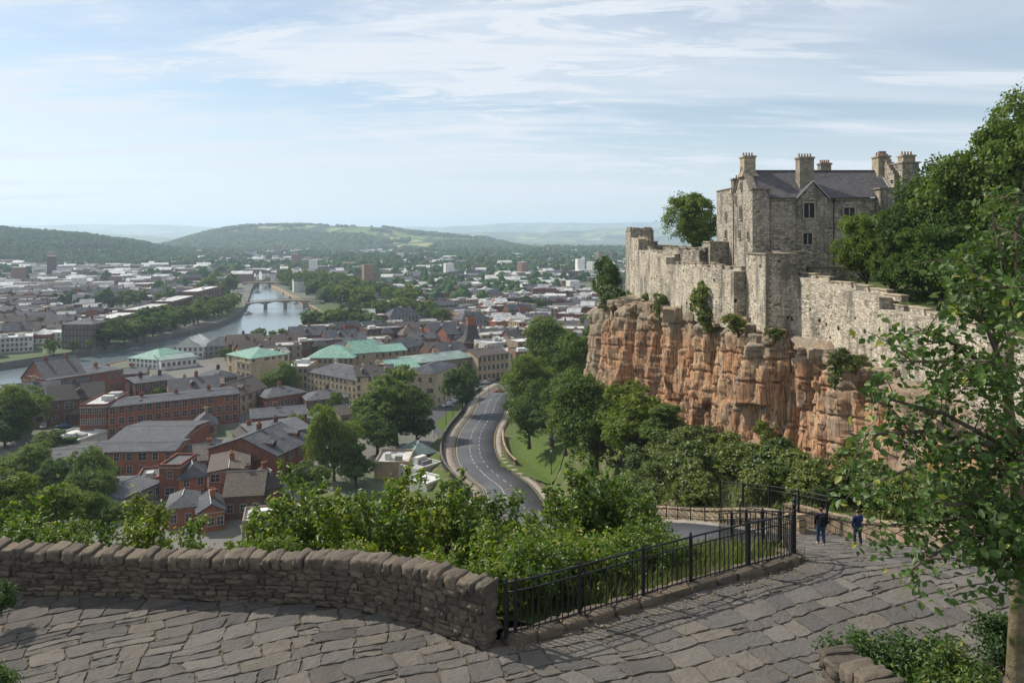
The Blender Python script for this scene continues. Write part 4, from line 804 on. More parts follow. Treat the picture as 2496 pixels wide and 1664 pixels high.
    gab = [(12.3, 9.0, .8, 1.5), (5.1, 9.2, .9, 1.9), (12.3, 6.5, .8, 1.3), (5.6, 6.5, .9, 1.3), (1.8, 6.4, .6, 1.1), (7.4, 11.3, .55, 1.4), (4.9, 13.2, .6, 1.1)]
    for y, z, w, h in gab: arched_window('window', e, (-.05, y, z), (-1, 0), w, h, 2 if w > .8 else 1, True)
    p = MB(); p.tube([(10.6, -.22, 1), (10.6, -.22, ZE - .5)], .07, 6); p.box((10.6, -.25, ZE - .35), (.35, .3, .35)); p.build('drainpipe', M['iron'], e)
    p = MB(); p.tube([(-.2, 7.9, 1), (-.2, 7.9, ZE)], .06, 6); p.build('drainpipe', M['iron'], e); p = MB(); p.tube([(2.2, -.2, 1), (2.2, -.2, ZE - .4)], .06, 6); p.build('drainpipe', M['iron'], e)
    tag(e, 'grey stone castle keep with steep slate roof, gable and tall chimneys, behind the walls', 'castle')
keep()
# ------------------------------------------------------------------ plants
def leaf_cards(C, N, size, rs, fold=True, aspect=1.7, jit=0.9):
    """one leaf per centre C with facing N; fold: six-point leaf bent along its midrib, else a plain quad"""
    n = len(C); N = N + rs.normal(0, jit, (n, 3)); N /= np.linalg.norm(N, axis=1)[:, None] + 1e-9
    T = rs.normal(0, 1, (n, 3)); T[:, 2] -= 0.4; T -= (T * N).sum(1)[:, None] * N; T /= np.linalg.norm(T, axis=1)[:, None] + 1e-9
    B = np.cross(N, T); s = size * rs.uniform(0.65, 1.3, n)[:, None]; w = s / aspect
    if fold:
        P0 = C - T * s * .5; P3 = C + T * s * .5; d = N * s * .16
        V = np.stack([P0, C - T * s * .12 + B * w * .5 + d, C + T * s * .22 + B * w * .36 + d, P3, C + T * s * .22 - B * w * .36 + d, C - T * s * .12 - B * w * .5 + d], 1)
        f = np.array([[0, 1, 2, 3], [0, 3, 4, 5]]); k = 6
    else:
        V = np.stack([C - T * s * .5, C + B * w * .55 - T * s * .05, C + T * s * .5, C - B * w * .55 + T * s * .05], 1); f = np.array([[0, 1, 2, 3]]); k = 4
    Fc = (np.arange(n)[:, None, None] * k + f[None]).reshape(-1, 4)
    return V.reshape(-1, 3), Fc
def sphere_pts(n, rs):
    v = rs.normal(0, 1, (n, 3)); return v / np.linalg.norm(v, axis=1)[:, None]
def crown(nl, n, size, seed, H=10.0, w=4.2, z0=2.2, mat='leaf_tree', fold=False, gap=0.25, shape='round', clump=0.9, name='crown'):
    """lobed crown: big lobes carry small leaf clumps; light and dark parts come from the light"""
    rs = np.random.RandomState(seed); Cs = []; Ns = []; zc = (z0 + H) / 2; hz = (H - z0) / 2
    lob = []
    for i in range(nl):
        d = sphere_pts(1, rs)[0]; q = rs.uniform(0.35, 0.80); zrel = d[2] * q; ww = w
        if shape == 'cone': ww = w * (1 - 0.42 * (zrel + .4))
        if shape == 'dome': ww = w * (1.0 if zrel < 0 else math.sqrt(max(0.05, 1 - zrel ** 2)))
        lob.append((np.array([d[0] * q * ww, d[1] * q * ww, zc + zrel * hz]), rs.uniform(0.26, 0.44) * w))
    lob.append((np.array([0, 0, zc]), w * .5)); wt = np.array([l[1] ** 2 for l in lob]); wt /= wt.sum()
    for (c, r), p in zip(lob, wt):
        k = int(n * p); nc = max(6, int(k / 26)); cd = sphere_pts(nc, rs); cd[:, 2] = np.abs(cd[:, 2]) * np.where(rs.rand(nc) < .75, 1, -1); cc = c + cd * r * rs.uniform(0.72, 1.06, nc)[:, None]
        keep_ = vnoise(cc[:, 0] * .9 + seed, cc[:, 1] * .9 + cc[:, 2] * .8, seed) > gap; cc = cc[keep_]; cd = cd[keep_]
        if not len(cc): continue
        idx = rs.randint(0, len(cc), k); off = rs.normal(0, 1, (k, 3)) * clump * r * .16 * np.array([1, 1, .75]); Cs.append(cc[idx] + off); g = cc[idx] + off - c; Ns.append(g / (np.linalg.norm(g, axis=1)[:, None] + 1e-6) + np.array([0, 0, .35]))
    C = np.concatenate(Cs); N = np.concatenate(Ns); V, Fc = leaf_cards(C, N, size, rs, fold)
    return mesh_np(name, V, Fc, M[mat], uv=False), [l[0] for l in lob]
def trunk_mesh(lobs, seed, H=10, r=0.3, z1=3.0, mat='bark', lean=0.0):
    rnd = random.Random(seed); b = MB(); top = np.array([lean, 0.1, z1]); fork = np.array([lean * .7, 0, z1 * .75])
    b.tube([(0, 0, -.8), (0, 0, 0), (lean * .3, 0, z1 * .35), fork, (lean * 1.2, 0, z1 + (H - z1) * .45)], [r * 1.6, r * 1.15, r * .85, r * .7, r * .2], 8)
    for c in lobs[:9]:
        c = np.array(c); m = fork * .45 + c * .55 + np.array([rnd.uniform(-.3, .3), rnd.uniform(-.3, .3), -.1 * H * .3]); b.tube([fork - (0, 0, .2), m, c * .92 + m * .08], [r * .42, r * .24, r * .07], 5)
    return b.mesh('trunk', M[mat], smooth=True, uv=False)
TREES = {}
def proto(key, nl, n, size, seed, H, w, z0, **k):
    me, lobs = crown(nl, n, size, seed, H, w, z0, **k); co = np.empty(len(me.vertices) * 3); me.vertices.foreach_get('co', co); co = co.reshape(-1, 3); w = float(np.percentile(np.hypot(co[:, 0], co[:, 1]), 96)); Hm = float(np.percentile(co[:, 2], 99.6)); TREES[key] = (me, trunk_mesh(lobs, seed, H, .028 * H, z0 + .16 * H), Hm, w)
proto('big1', 20, 26000, .34, 1, 12, 5.6, .7); proto('big2', 17, 24000, .34, 2, 12, 5.0, .6); proto('big3', 15, 20000, .36, 5, 12, 4.2, .6, shape='cone')
proto('street', 14, 14000, .36, 6, 12, 4.6, 2.6)
proto('castle1', 26, 42000, .30, 7, 12, 5.6, .5, mat='leaf_castle', fold=False); proto('castle2', 20, 30000, .30, 8, 12, 5.0, .5, mat='leaf_castle')
proto('mid1', 10, 3600, .62, 11, 12, 5.2, .5, gap=.15); proto('mid2', 9, 3200, .62, 12, 12, 4.6, .4, gap=.15); proto('mid3', 8, 3000, .62, 13, 12, 3.6, .4, shape='cone', gap=.15)
proto('far1', 7, 700, 1.25, 21, 12, 5.4, .2, mat='leaf_far', gap=.1); proto('far2', 6, 620, 1.25, 22, 12, 4.6, .2, mat='leaf_far', gap=.1)
proto('hedge', 9, 12000, .30, 33, 12, 6.5, -2, mat='leaf_castle')
proto('shrub1', 10, 8000, .15, 31, 3.0, 1.7, -.8, mat='weed', gap=.05); proto('shrub2', 9, 7000, .15, 32, 3.0, 1.5, -.8, mat='weed', gap=.05)
def tree(key, x, y, z, H, W_, rz=0.0, name='tree', label=None, cat='tree', group=None):
    cm, tm, h0, w0 = TREES[key]; e = empty(name, (x, y, z), rz); sx = W_ / (2 * w0); sz = H / h0; e.scale = (sx, sx, sz)
    link('trunk', tm, e); link('crown', cm, e); tag(e, label, cat, group); return e
def tree_px(key, u, vb, vt, wpx, y=None, zb=ZC, **k):
    """a tree whose foot, top and width are read off the photograph"""
    if y is None: p = P(u, vb, zb)
    else: p = PD(u, vb, y)
    s = p[1] / F; return tree(key, p[0], p[1], p[2], (vb - vt) * s * 1.03, wpx * s * 1.06, **k)
rt = random.Random(12)
# --- trees of the valley floor seen one by one
G_T = 'large leafy trees in the town below'
for a in [('big1', 45, 1070, 938, 150, None, 'broad green tree at the left edge beside the red brick houses'),
          ('big2', 12, 1092, 1005, 100, None, 'lower round tree in front of the broad tree at the left edge'),
          ('big2', 120, 1112, 1050, 78, None, 'small bright green tree above the low grey roofs at left'),
          ('big3', 172, 1108, 1066, 52, None, 'little tree close to the left corner of the long slate hall'),
          ('big1', 222, 1240, 1105, 132, None, 'round green tree in front of the brick hall with the slate roof'),
          ('big2', 130, 1222, 1120, 92, None, 'dark tree between the low grey roofs and the round green tree'),
          ('big1', 814, 1172, 992, 122, None, 'tall oval tree standing right of the red brick gabled houses'),
          ('big2', 965, 1085, 905, 168, None, 'largest tree in front of the cream stone buildings'),
          ('big2', 920, 1112, 990, 118, None, 'paler tree at the left foot of the largest tree'),
          ('big3', 1015, 1092, 985, 74, None, 'dark narrow tree at the right foot of the largest tree, near the street'),
          ('street', 1127, 1016, 888, 84, None, 'upright street tree between the cream pavilion and the road'),
          ('big1', 60, 1190, 1085, 130, None, 'dark tree at the left edge below the low grey roofs'), ('big2', 20, 1290, 1150, 150, 90, 'bushy bright tree low at the left edge'), ('big2', 140, 1300, 1185, 140, 95, 'bright bushy tree left of the grey shed'), ('big1', 245, 1310, 1205, 110, 100, 'small tree in front of the grey shed'), ('big3', 330, 1300, 1220, 80, 110, 'low tree right of the grey shed, above the terrace wall'), ('big2', 760, 1225, 1130, 110, 140, 'tree behind the tall shrubs, right of the red brick houses'),
          ('big1', 681, 968, 888, 88, None, 'round tree in front of the cream building with the green roof')]:
    tree_px(a[0], a[1], a[2], a[3], a[4], a[5], label=a[6], group=G_T, rz=rt.uniform(0, 6))
e = tree_px('big3', 868, 1188, 1085, 80, label='low tree right of the tall oval tree, beside the flat-roofed house', rz=1)
# --- the wooded slope right of the road and under the cliff
for a in [('big1', 1355, 930, 782, 160, 230, 'tallest tree of the wood right of the road, its top against the far town'), ('big2', 1418, 985, 806, 112, 196, 'tree touching the left end of the red cliff'), ('big1', 1300, 1005, 868, 140, 205, 'tree in the middle of the wood right of the road'),
          ('big2', 1395, 1040, 900, 130, 176, 'dark tree under the left end of the cliff'), ('big1', 1290, 1082, 935, 118, 186, 'front tree of the wood, overhanging the road bend'), ('big3', 1345, 1078, 950, 90, 178, 'slim tree behind the green lawn'),
          ('big1', 1452, 1142, 926, 225, 118, 'broad tree right of the lawn, below the cliff'), ('big2', 1550, 1135, 945, 190, 108, 'tree close below the cliff, right of the broad tree'), ('big2', 1378, 1100, 968, 104, 140, 'rounded tree at the upper edge of the lawn'),
          ('big3', 1625, 1105, 990, 120, 98, 'low tree at the foot of the cliff where the rock meets the slope'), ('big2', 1480, 700 + 60, 632, 70, 160, 'tree clinging to the rock left of the dark corner tower')]:
    tree_px(a[0], a[1], a[2], a[3], a[4], a[5], label=a[6], group='trees below the cliff', rz=rt.uniform(0, 6))
# --- castle trees
for a in [('castle2', 1694, 640, 478, 130, 152, 'single round tree left of the keep, behind the castle wall'), ('castle2', 2112, 716, 530, 125, 82, 'green tree in front of the right end of the keep'),
          ('castle1', 2305, 735, 405, 245, 76, 'tall spreading tree right of the keep, behind the castle wall'), ('castle1', 2435, 742, 262, 290, 72, 'tallest dark tree at the right edge above the castle wall'), ('castle1', 2560, 742, 200, 300, 74, 'tree cut by the right edge of the view, highest of the castle trees'),
          ('castle2', 2175, 735, 575, 120, 78, 'rounded tree low behind the castle wall, right of the green tree before the keep'), ('castle1', 2350, 735, 480, 250, 84, 'tree filling the gap behind the tall spreading tree'), ('castle2', 2395, 790, 610, 160, 64, 'bushy tree directly behind the stepped part of the right wall'), ('castle2', 2290, 765, 560, 190, 68, 'lower tree close behind the right castle wall'), ('castle1', 2460, 800, 520, 230, 62, 'wide low tree behind the right castle wall, at the edge')]:
    tree_px(a[0], a[1], a[2], a[3], a[4], a[5], label=a[6], group='trees inside the castle', rz=rt.uniform(0, 6))
# --- shrubs on the cliff and wall foot
for i, (u, vb, vt, w, y, lb) in enumerate([(1500, 760, 700, 90, 150, 'bush on the rock at the foot of the dark corner tower'), (1540, 765, 706, 60, 146, 'bright bush left of the stepped wall foot'), (1577, 748, 714, 30, 134, 'small bush at the foot of the stepped wall, left part'), (1620, 774, 716, 46, 122, 'rounded bush at the foot of the stepped wall, middle'),
       (1708, 770, 686, 70, 105, 'tall dark bush growing against the stepped wall'), (1728, 800, 750, 60, 104, 'lower bush under the tall dark bush of the stepped wall'), (1800, 808, 766, 60, 92, 'bush between the stepped wall and the square tower'), (1890, 826, 798, 40, 84, 'bush at the foot of the square tower, right side'),
       (2036, 924, 850, 50, 66, 'hanging bush on the cliff rim right of the square tower'), (2085, 900, 862, 50, 70, 'bush where the right wall meets the cliff rim'), (1872, 1100, 1030, 50, 78, 'bush at the foot of the cliff below the square tower'), (1480, 985, 950, 60, 150, 'bush at the far end of the cliff foot')]):
    tree_px('shrub1' if i % 2 else 'shrub2', u, vb, vt, w * 1.15, y * .965, name='shrub', label=lb, cat='shrub', group='shrubs on the cliff', rz=i * 1.3)
# --- slope scrub under the cliff: individual bushes, then grasses as ground cover
sp = [(1640, 1120, 1040, 120, 92), (1710, 1130, 1050, 110, 84), (1760, 1160, 1075, 110, 74), (1690, 1165, 1100, 100, 72), (1620, 1160, 1100, 110, 78), (1800, 1190, 1110, 95, 66), (1860, 1195, 1125, 90, 62), (1935, 1205, 1130, 100, 58), (1990, 1210, 1150, 90, 54), (2050, 1225, 1140, 120, 50),
      (2120, 1235, 1140, 130, 46), (2200, 1260, 1150, 150, 43), (2290, 1290, 1160, 170, 40), (2010, 1240, 1185, 60, 46), (1740, 1205, 1150, 70, 62), (1560, 1150, 1095, 90, 92), (1820, 1150, 1090, 60, 74), (2390, 1300, 1150, 180, 38)]
for i, (u, vb, vt, w, y) in enumerate(sorted(sp)):
    tree_px('shrub1' if i % 2 else 'shrub2', u, vb, vt, w, y, name='shrub', label='leafy bush on the scrubby slope under the cliff, %s from the left' % ['first', 'second', 'third', 'fourth', 'fifth', 'sixth', 'seventh', 'eighth', 'ninth', 'tenth', 'eleventh', 'twelfth', 'thirteenth', 'fourteenth', 'fifteenth', 'sixteenth', 'seventeenth', 'eighteenth'][i], cat='shrub', group='bushes on the slope under the cliff', rz=i * 1.7)
def tufts(name, pts, n_each, hgt, mat, seed, wid=0.03, spread=0.35):
    rs = np.random.RandomState(seed); C = np.repeat(np.array(pts), n_each, 0); C = C + np.c_[rs.normal(0, spread, (len(C), 2)), np.zeros(len(C))]; n = len(C)
    a = rs.uniform(0, 2 * np.pi, n); h = hgt * rs.uniform(.5, 1.3, n); lean = rs.uniform(.1, .6, n) * h; w = wid * rs.uniform(.7, 1.6, n)
    d = np.stack([np.cos(a), np.sin(a), a * 0], 1); s = np.stack([-np.sin(a), np.cos(a), a * 0], 1)
    V = np.stack([C - s * w[:, None], C + s * w[:, None], C + s * (w * .7)[:, None] + d * (lean * .45)[:, None] + np.array([0, 0, 1]) * (h * .65)[:, None], C - s * (w * .7)[:, None] + d * (lean * .45)[:, None] + np.array([0, 0, 1]) * (h * .65)[:, None],
                  C + d * lean[:, None] + np.array([0, 0, 1]) * h[:, None], C + d * lean[:, None] * 1.02 + np.array([0, 0, 1]) * (h * .98)[:, None]], 1).reshape(-1, 3)
    Fc = (np.arange(n)[:, None, None] * 6 + np.array([[0, 1, 2, 3], [3, 2, 4, 5]])[None]).reshape(-1, 4)
    return link(name, mesh_np(name, V, Fc, M[mat], uv=False))
rs = np.random.RandomState(3); pts = []
X = rs.uniform(8, 30, 5200); Y = rs.uniform(40, 105, 5200); lim = np.interp(Y, CLIFF[:, 4], CLIFF[:, 3]); lo = np.interp(Y, [38, 44, 56, 75, 105], [14.6, 13.0, 11.2, 9.8, 9]); ok = (X < lim) & (X > lo); X = X[ok]; Y = Y[ok]
tag(tufts('rough_grass', np.stack([X, Y, slope_z(X, Y)], 1), 5, .42, 'grassblade', 5, wid=.04, spread=.5), 'rough tall grass covering the slope between the railing and the cliff', 'grass', kind='stuff')
X = np.r_[rs.uniform(-1, 11, 1500), rs.uniform(-18, 4, 900)]; Y = np.r_[rs.uniform(20, 34, 1500), rs.uniform(22, 30, 900)]; dfence = Y - np.interp(X, [-20, -.2, 8.7, 12], [20.4, 17.7, 22.5, 40]); ok = (dfence > 0.35) & (X < np.interp(Y, [20, 26, 31], [9, 8.6, 8.2])); X, Y = X[ok], Y[ok]
tag(tufts('rough_grass', np.stack([X, Y, slope_z(X, Y)], 1), 14, .6, 'grassblade', 6, wid=.016, spread=.25), 'long yellowing grass growing behind the black railing', 'grass', kind='stuff')
# ------------------------------------------------------------------ foreground: rubble wall, railing, shrubs, near tree
def unit_rocks(k, res, blocky, seed):
    out = []; a = np.linspace(-1, 1, res)
    for s in range(k):
        V = []; Fc = []; b = 0
        for ax in range(3):
            for sg in (-1, 1):
                U, W_ = np.meshgrid(a, a); p = np.zeros((res, res, 3)); p[..., ax] = sg; p[..., (ax + 1) % 3] = U * sg; p[..., (ax + 2) % 3] = W_; V.append(p.reshape(-1, 3)); Fc.append(grid_faces(res, res) + b); b += res * res
        V = np.concatenate(V); S = V / np.linalg.norm(V, axis=1)[:, None]; r = (np.abs(V) ** 7).sum(1) ** (1 / 7.0); V = V / r[:, None] * blocky + S * 1.1 * (1 - blocky)
        q = seed + s * 3.7; n = fbm(S[:, 0] * 2.1 + q + S[:, 2], S[:, 1] * 2.1 - S[:, 2] * 1.4 + q, s, 4, .6) - .5; e, rr = voro(S[:, 0] * 1.6 + q + S[:, 2], S[:, 1] * 1.6 + S[:, 2] * 1.3, s + 40)
        out.append((V * (1 + n * .36 + (rr - .5) * .18)[:, None], np.concatenate(Fc)))
    return out
UR = unit_rocks(18, 9, .84, 3.0)
def place_rocks(items, name, mat, parent=None):
    """items: centre, half sizes, heading, index"""
    Vs = []; Fs = []; b = 0
    for c, hs, rz, i in items:
        V, Fc = UR[i % len(UR)]; V = V * np.array(hs); co, si = math.cos(rz), math.sin(rz); V = np.stack([V[:, 0] * co - V[:, 1] * si + c[0], V[:, 0] * si + V[:, 1] * co + c[1], V[:, 2] + c[2]], 1); Vs.append(V); Fs.append(Fc + b); b += len(V)
    return link(name, mesh_np(name, np.concatenate(Vs), np.concatenate(Fs), M[mat], uv=False), parent)
def rubble_wall(pts, hts, th, name, label, seed=1, coping=.215, rows=6, cat='stone wall'):
    """pts: front-foot line, left to right"""
    rnd = random.Random(seed); c, s = interp_poly(pts, .2); nn = -side_normals(c); L = s[-1]; e = empty(name, (0, 0, 0)); H = lambda q: float(np.interp(q, np.linspace(0, L, len(hts)), hts))
    def at(q, back, z):
        x, y = np.interp(q, s, c[:, 0]), np.interp(q, s, c[:, 1]); nx, ny = np.interp(q, s, nn[:, 0]), np.interp(q, s, nn[:, 1]); return (x + nx * back, y + ny * back, np.interp(q, s, c[:, 2]) + z), math.atan2(-nx, ny)
    it = []; hr = [rnd.uniform(.8, 1.25) for _ in range(rows)]; tot = sum(hr)
    zf = 0
    for r in range(rows):
        q = -rnd.uniform(0, .3)
        while q < L:
            w = rnd.uniform(.22, .52) if rnd.random() < .8 else rnd.uniform(.12, .2); w = min(w, L - q + .001) if q + w > L - .12 else w; m = q + w / 2; h0 = H(max(0, min(m, L))) - coping; z0 = zf / tot * h0; hh = hr[r] / tot * h0
            spl = rnd.random() < .18 and hh > .12
            for zz, h2_ in (((z0, hh * .5), (z0 + hh * .5, hh * .5)) if spl else ((z0, hh),)):
                p, rz = at(min(m, L), th / 2 + rnd.uniform(-.03, .02), zz + h2_ / 2 + rnd.uniform(-.008, .008)); it.append((p, (w / 2 * 1.07, th / 2 + rnd.uniform(-.01, .05), h2_ / 2 * 1.10), rz + rnd.uniform(-.05, .05), rnd.randint(0, 99)))
            q += w
        zf += hr[r]
    place_rocks(it, 'masonry', 'wall_rubble', e)
    it = []; q = 0.0
    while q < L - .05:
        w = rnd.uniform(.16, .42); w = min(w, L - q); m = q + w / 2; h0 = H(m); up = rnd.uniform(-.05, .06); p, rz = at(m, th / 2, h0 - coping / 2 + up / 2)
        it.append((p, (w / 2 * 1.10, th / 2 + rnd.uniform(.05, .10), coping / 2 + .05 + up / 2), rz + rnd.uniform(-.14, .14), rnd.randint(0, 99))); q += w
    place_rocks(it, 'coping', 'wall_rubble', e)
    b = MB()
    for i in range(0, len(c) - 1):
        (p, rz), (p2, _) = at(s[i], th / 2, 0), at(s[i + 1], th / 2, 0); h = H(s[i]) - coping * .6; ln = s[i + 1] - s[i]
        b.box(((p[0] + p2[0]) / 2, (p[1] + p2[1]) / 2, p[2] + h / 2 - .2), (ln * 1.02, th * .80, h), rz)
    b.build('mortar', M['joint'], e); tag(e, label, cat); return e
base = [P(u, v, -9.5) for u, v in ((-900, 1452), (-450, 1452), (0, 1450), (320, 1458), (637, 1468), (832, 1482), (973, 1512), (1090, 1552), (1182, 1584))]
rubble_wall(base, [1.24, 1.24, 1.24, 1.24, 1.22, 1.2, 1.13, 1.07, 1.07, 1.13, 1.25, 1.37, 1.42], .52, 'rubble_wall', 'rough dry stone wall with rounded coping edging the terrace, ending beside the black railing', 5)

# --- kerb and railing
K0 = P(1232, 1586, -9.5); KP = [(K0[0] + .05, K0[1] + .1, -9.5)] + [tuple(P(u, v, -9.5)) for u, v in ((1320, 1560), (1430, 1527), (1560, 1486), (1696, 1445), (1841, 1404))] + [(8.25, 22.1, -9.55), (8.75, 22.9, -9.75), (8.85, 24.2, -10.25), (8.8, 26, -10.95), (8.7, 28.5, -11.9), (8.6, 31, -12.85)]
KC, KS = interp_poly([(a, b, path_z(b) if b > 22.0 else -9.5) for a, b, _ in KP], .1); KN = -side_normals(KC)
def kp(q, back, z): return np.array([np.interp(q, KS, KC[:, 0]) + np.interp(q, KS, KN[:, 0]) * back, np.interp(q, KS, KC[:, 1]) + np.interp(q, KS, KN[:, 1]) * back, np.interp(q, KS, KC[:, 2]) + z])
def kerb_blocks():
    rnd = random.Random(8); it = []; q = 0
    while q < 11.6:
        w = rnd.uniform(.7, 1.15) if q < 8.5 or q > 11.5 else .4; p = kp(q + w / 2, .24, .03); a = kp(q, .24, 0); b = kp(q + w, .24, 0); rz = math.atan2(b[1] - a[1], b[0] - a[0]); it.append((p, (w / 2 * .995, .26, .19), rz, rnd.randint(0, 99))); q += w
    b = MB(); V = []
    for q in KS[::3]:
        for back, z in ((.06, -.25), (.06, .13), (.42, .13), (.42, -1.2)): V.append(kp(q, back, z))
    b.add(V, grid_faces(len(KS[::3]), 4)[:, ::-1]); e = empty('kerb_plinth'); b.build('bedding', M['brick_dark'], e); o = place_rocks(it, 'kerb_blocks', 'kerb_blocks', e)
    tag(e, 'low stone kerb carrying the black railing, curving back at the corner', 'kerb')
kerb_blocks()
HT = 1.42
def railing(kpf, L, step, posts, name, label, ht=HT, bar=.0165, mid=True, back=.24, nodes=None, thick=.044, balus=True, k0=.15, cat='railing', group=None):
    o_ = kpf(0, back, 0); e = empty(name, o_); e_loc = np.array(o_)
    def lp(q, z): return kpf(q, back, z) - e_loc
    qs = np.arange(.1, L, .25)
    for z, r in ((ht - .02, .026), (ht - .25, .02), (k0 + .10, .02)) if mid else ((ht - .02, .024), (ht * .52, .018), (k0 + .08, .018)):
        b = MB(); b.tube([lp(q, z) for q in qs], r, 6); b.build('rail', M['iron'], e, smooth=True)
    b = MB(); b.box((0, 0, (k0 + ht) / 2), (thick * 2, thick * 2, ht - k0)); b.box((0, 0, k0 + .02), (.16, .16, .05)); b.tube([(0, 0, ht), (0, 0, ht + .05), (0, 0, ht + .085), (0, 0, ht + .13)], [.02, .042, .03, .006], 8)
    pm = b.mesh('post', M['iron'])
    for q in posts: p = lp(q, 0); link('post', pm, e, p)
    if balus:
        b = MB(); b.tube([(0, 0, k0 + .04), (0, 0, ht - .25)], bar, 5); m1 = b.mesh('baluster', M['iron']); b = MB(); b.tube([(0, 0, k0 + .04), (0, 0, ht - .02)], bar * 1.15, 5); m2 = b.mesh('baluster', M['iron'])
        i = 0; q = .12
        while q < L:
            if min(abs(q - x) for x in posts) > .05: link('baluster', m2 if i % 3 == 1 else m1, e, lp(q, 0))
            q += step; i += 1
    else:
        q = .12
    tag(e, label, cat, group); return e
def q_at_u(u):
    uu = CU + KC[:, 0] / KC[:, 1] * F; k = int(np.argmin(np.abs(uu[:int(len(uu) * .62)] - u))); return KS[k]
ps = [q_at_u(u) for u in (1262, 1428, 1579, 1696, 1841)]; corner = float(KS[np.argmin(np.abs(KC[:, 1] - 22.7))])
railing(kp, corner - .05, .165, [.06] + ps + [corner - .12], 'iron_railing', 'black iron railing on the stone kerb between the rubble wall and the corner')
def kp2(q, back, z): return kp(q + corner + .05, back, z)
railing(kp2, KS[-1] - corner - .2, .17, [.05, 1.6, 3.2, 4.8, 6.4], 'iron_railing', 'black iron railing running downhill from the corner post along the road', mid=True)
# gate-like finial at the corner
b = MB(); b.tube([(0, 0, 0), (0, 0, 1.5), (0, 0, 1.56), (0, 0, 1.62), (0, 0, 1.70), (0, 0, 1.80)], [.055, .055, .085, .05, .07, .01], 10); b.box((0, 0, .05), (.22, .22, .1)); p = kp(corner, .22, .12); o = b.build('corner_post', M['iron'], loc=p); tag(o, 'stout black iron post with a ball finial where the railing turns the corner', 'post')
# --- lower railing and sandstone walls by the road
LW = [(9.0, 70, -26.3), (9.8, 62, -23.2), (10.9, 55.5, -20.9), (12.2, 48, -18.4), (13.4, 42.5, -16.4), (14.6, 38.6, -15.35)]
LC, LS = interp_poly(LW, .3); LN = side_normals(LC)
def lpf(q, back, z): return np.array([np.interp(q, LS, LC[:, 0]) + np.interp(q, LS, LN[:, 0]) * -back, np.interp(q, LS, LC[:, 1]) - np.interp(q, LS, LN[:, 1]) * back, np.interp(q, LS, LC[:, 2]) + z])
def ribbon_wall(C, N, th, h, name, label, mat='parapet', cat='wall', z0=-1.0, cap=.12, group=None):
    V = []
    for o, z in ((0, z0), (0, h), (-.07, h + .001), (-.07, h + cap), (th + .07, h + cap), (th + .07, h + .001), (th, h), (th, z0)): V.append(np.concatenate([C[:, :2] + N * o, (C[:, 2] + z)[:, None]], 1))
    V = np.stack(V, 1).reshape(-1, 3); V += np.random.RandomState(2).normal(0, .012, V.shape); Fc = grid_faces(len(C), 8).tolist() + [list(range(8)), [len(V) - 8 + i for i in range(8)][::-1]]
    e = empty(name, V[0]); o = link('masonry', mesh_np('masonry', V - V[0], Fc, M[mat]), e); tag(e, label, cat, group); return e
ribbon_wall(LC, -LN, .4, 1.0, 'retaining_wall', 'low sandstone wall below the scrubby slope, behind the lower railing', z0=-1.5)
railing(lpf, LS[-1] - .3, .2, list(np.arange(.3, LS[-1] - .3, 2.1)), 'iron_railing', 'long black two-rail railing in front of the low sandstone wall by the road', ht=1.25, mid=False, back=-.55, balus=False, thick=.028, k0=0)
U1 = [(12.6, 46.2, -16.1), (14.0, 42.8, -15.2), (15.2, 40.0, -14.6), (16.3, 38.0, -14.3)]; UC, US = interp_poly(U1, .3); UN = side_normals(UC)
def upf(q, back, z): return np.array([np.interp(q, US, UC[:, 0]), np.interp(q, US, UC[:, 1]), np.interp(q, US, UC[:, 2]) + z])
railing(upf, US[-1] - .2, .1, [.1, 2.2, 4.4, 6.6, 8.4], 'iron_railing', 'short black railing with close bars higher up the slope, behind the low sandstone wall', ht=1.15, mid=True, back=0, bar=.008, k0=-.2)
PW = [(14.9, 41.6, path_z(41.6)), (16.4, 38.6, path_z(38.6)), (17.6, 35.8, path_z(35.8)), (18.3, 32.5, path_z(32.5)), (19.2, 28.0, path_z(28)), (19.8, 22, path_z(22)), (20, 15, -9.5)]
PC, PS_ = interp_poly([(a, b, float(c)) for a, b, c in PW], .4); PN = side_normals(PC)
ribbon_wall(PC, -PN, .42, .82, 'parapet_wall', 'sandstone parapet along the right side of the paved path, behind the two walkers', z0=-.8)

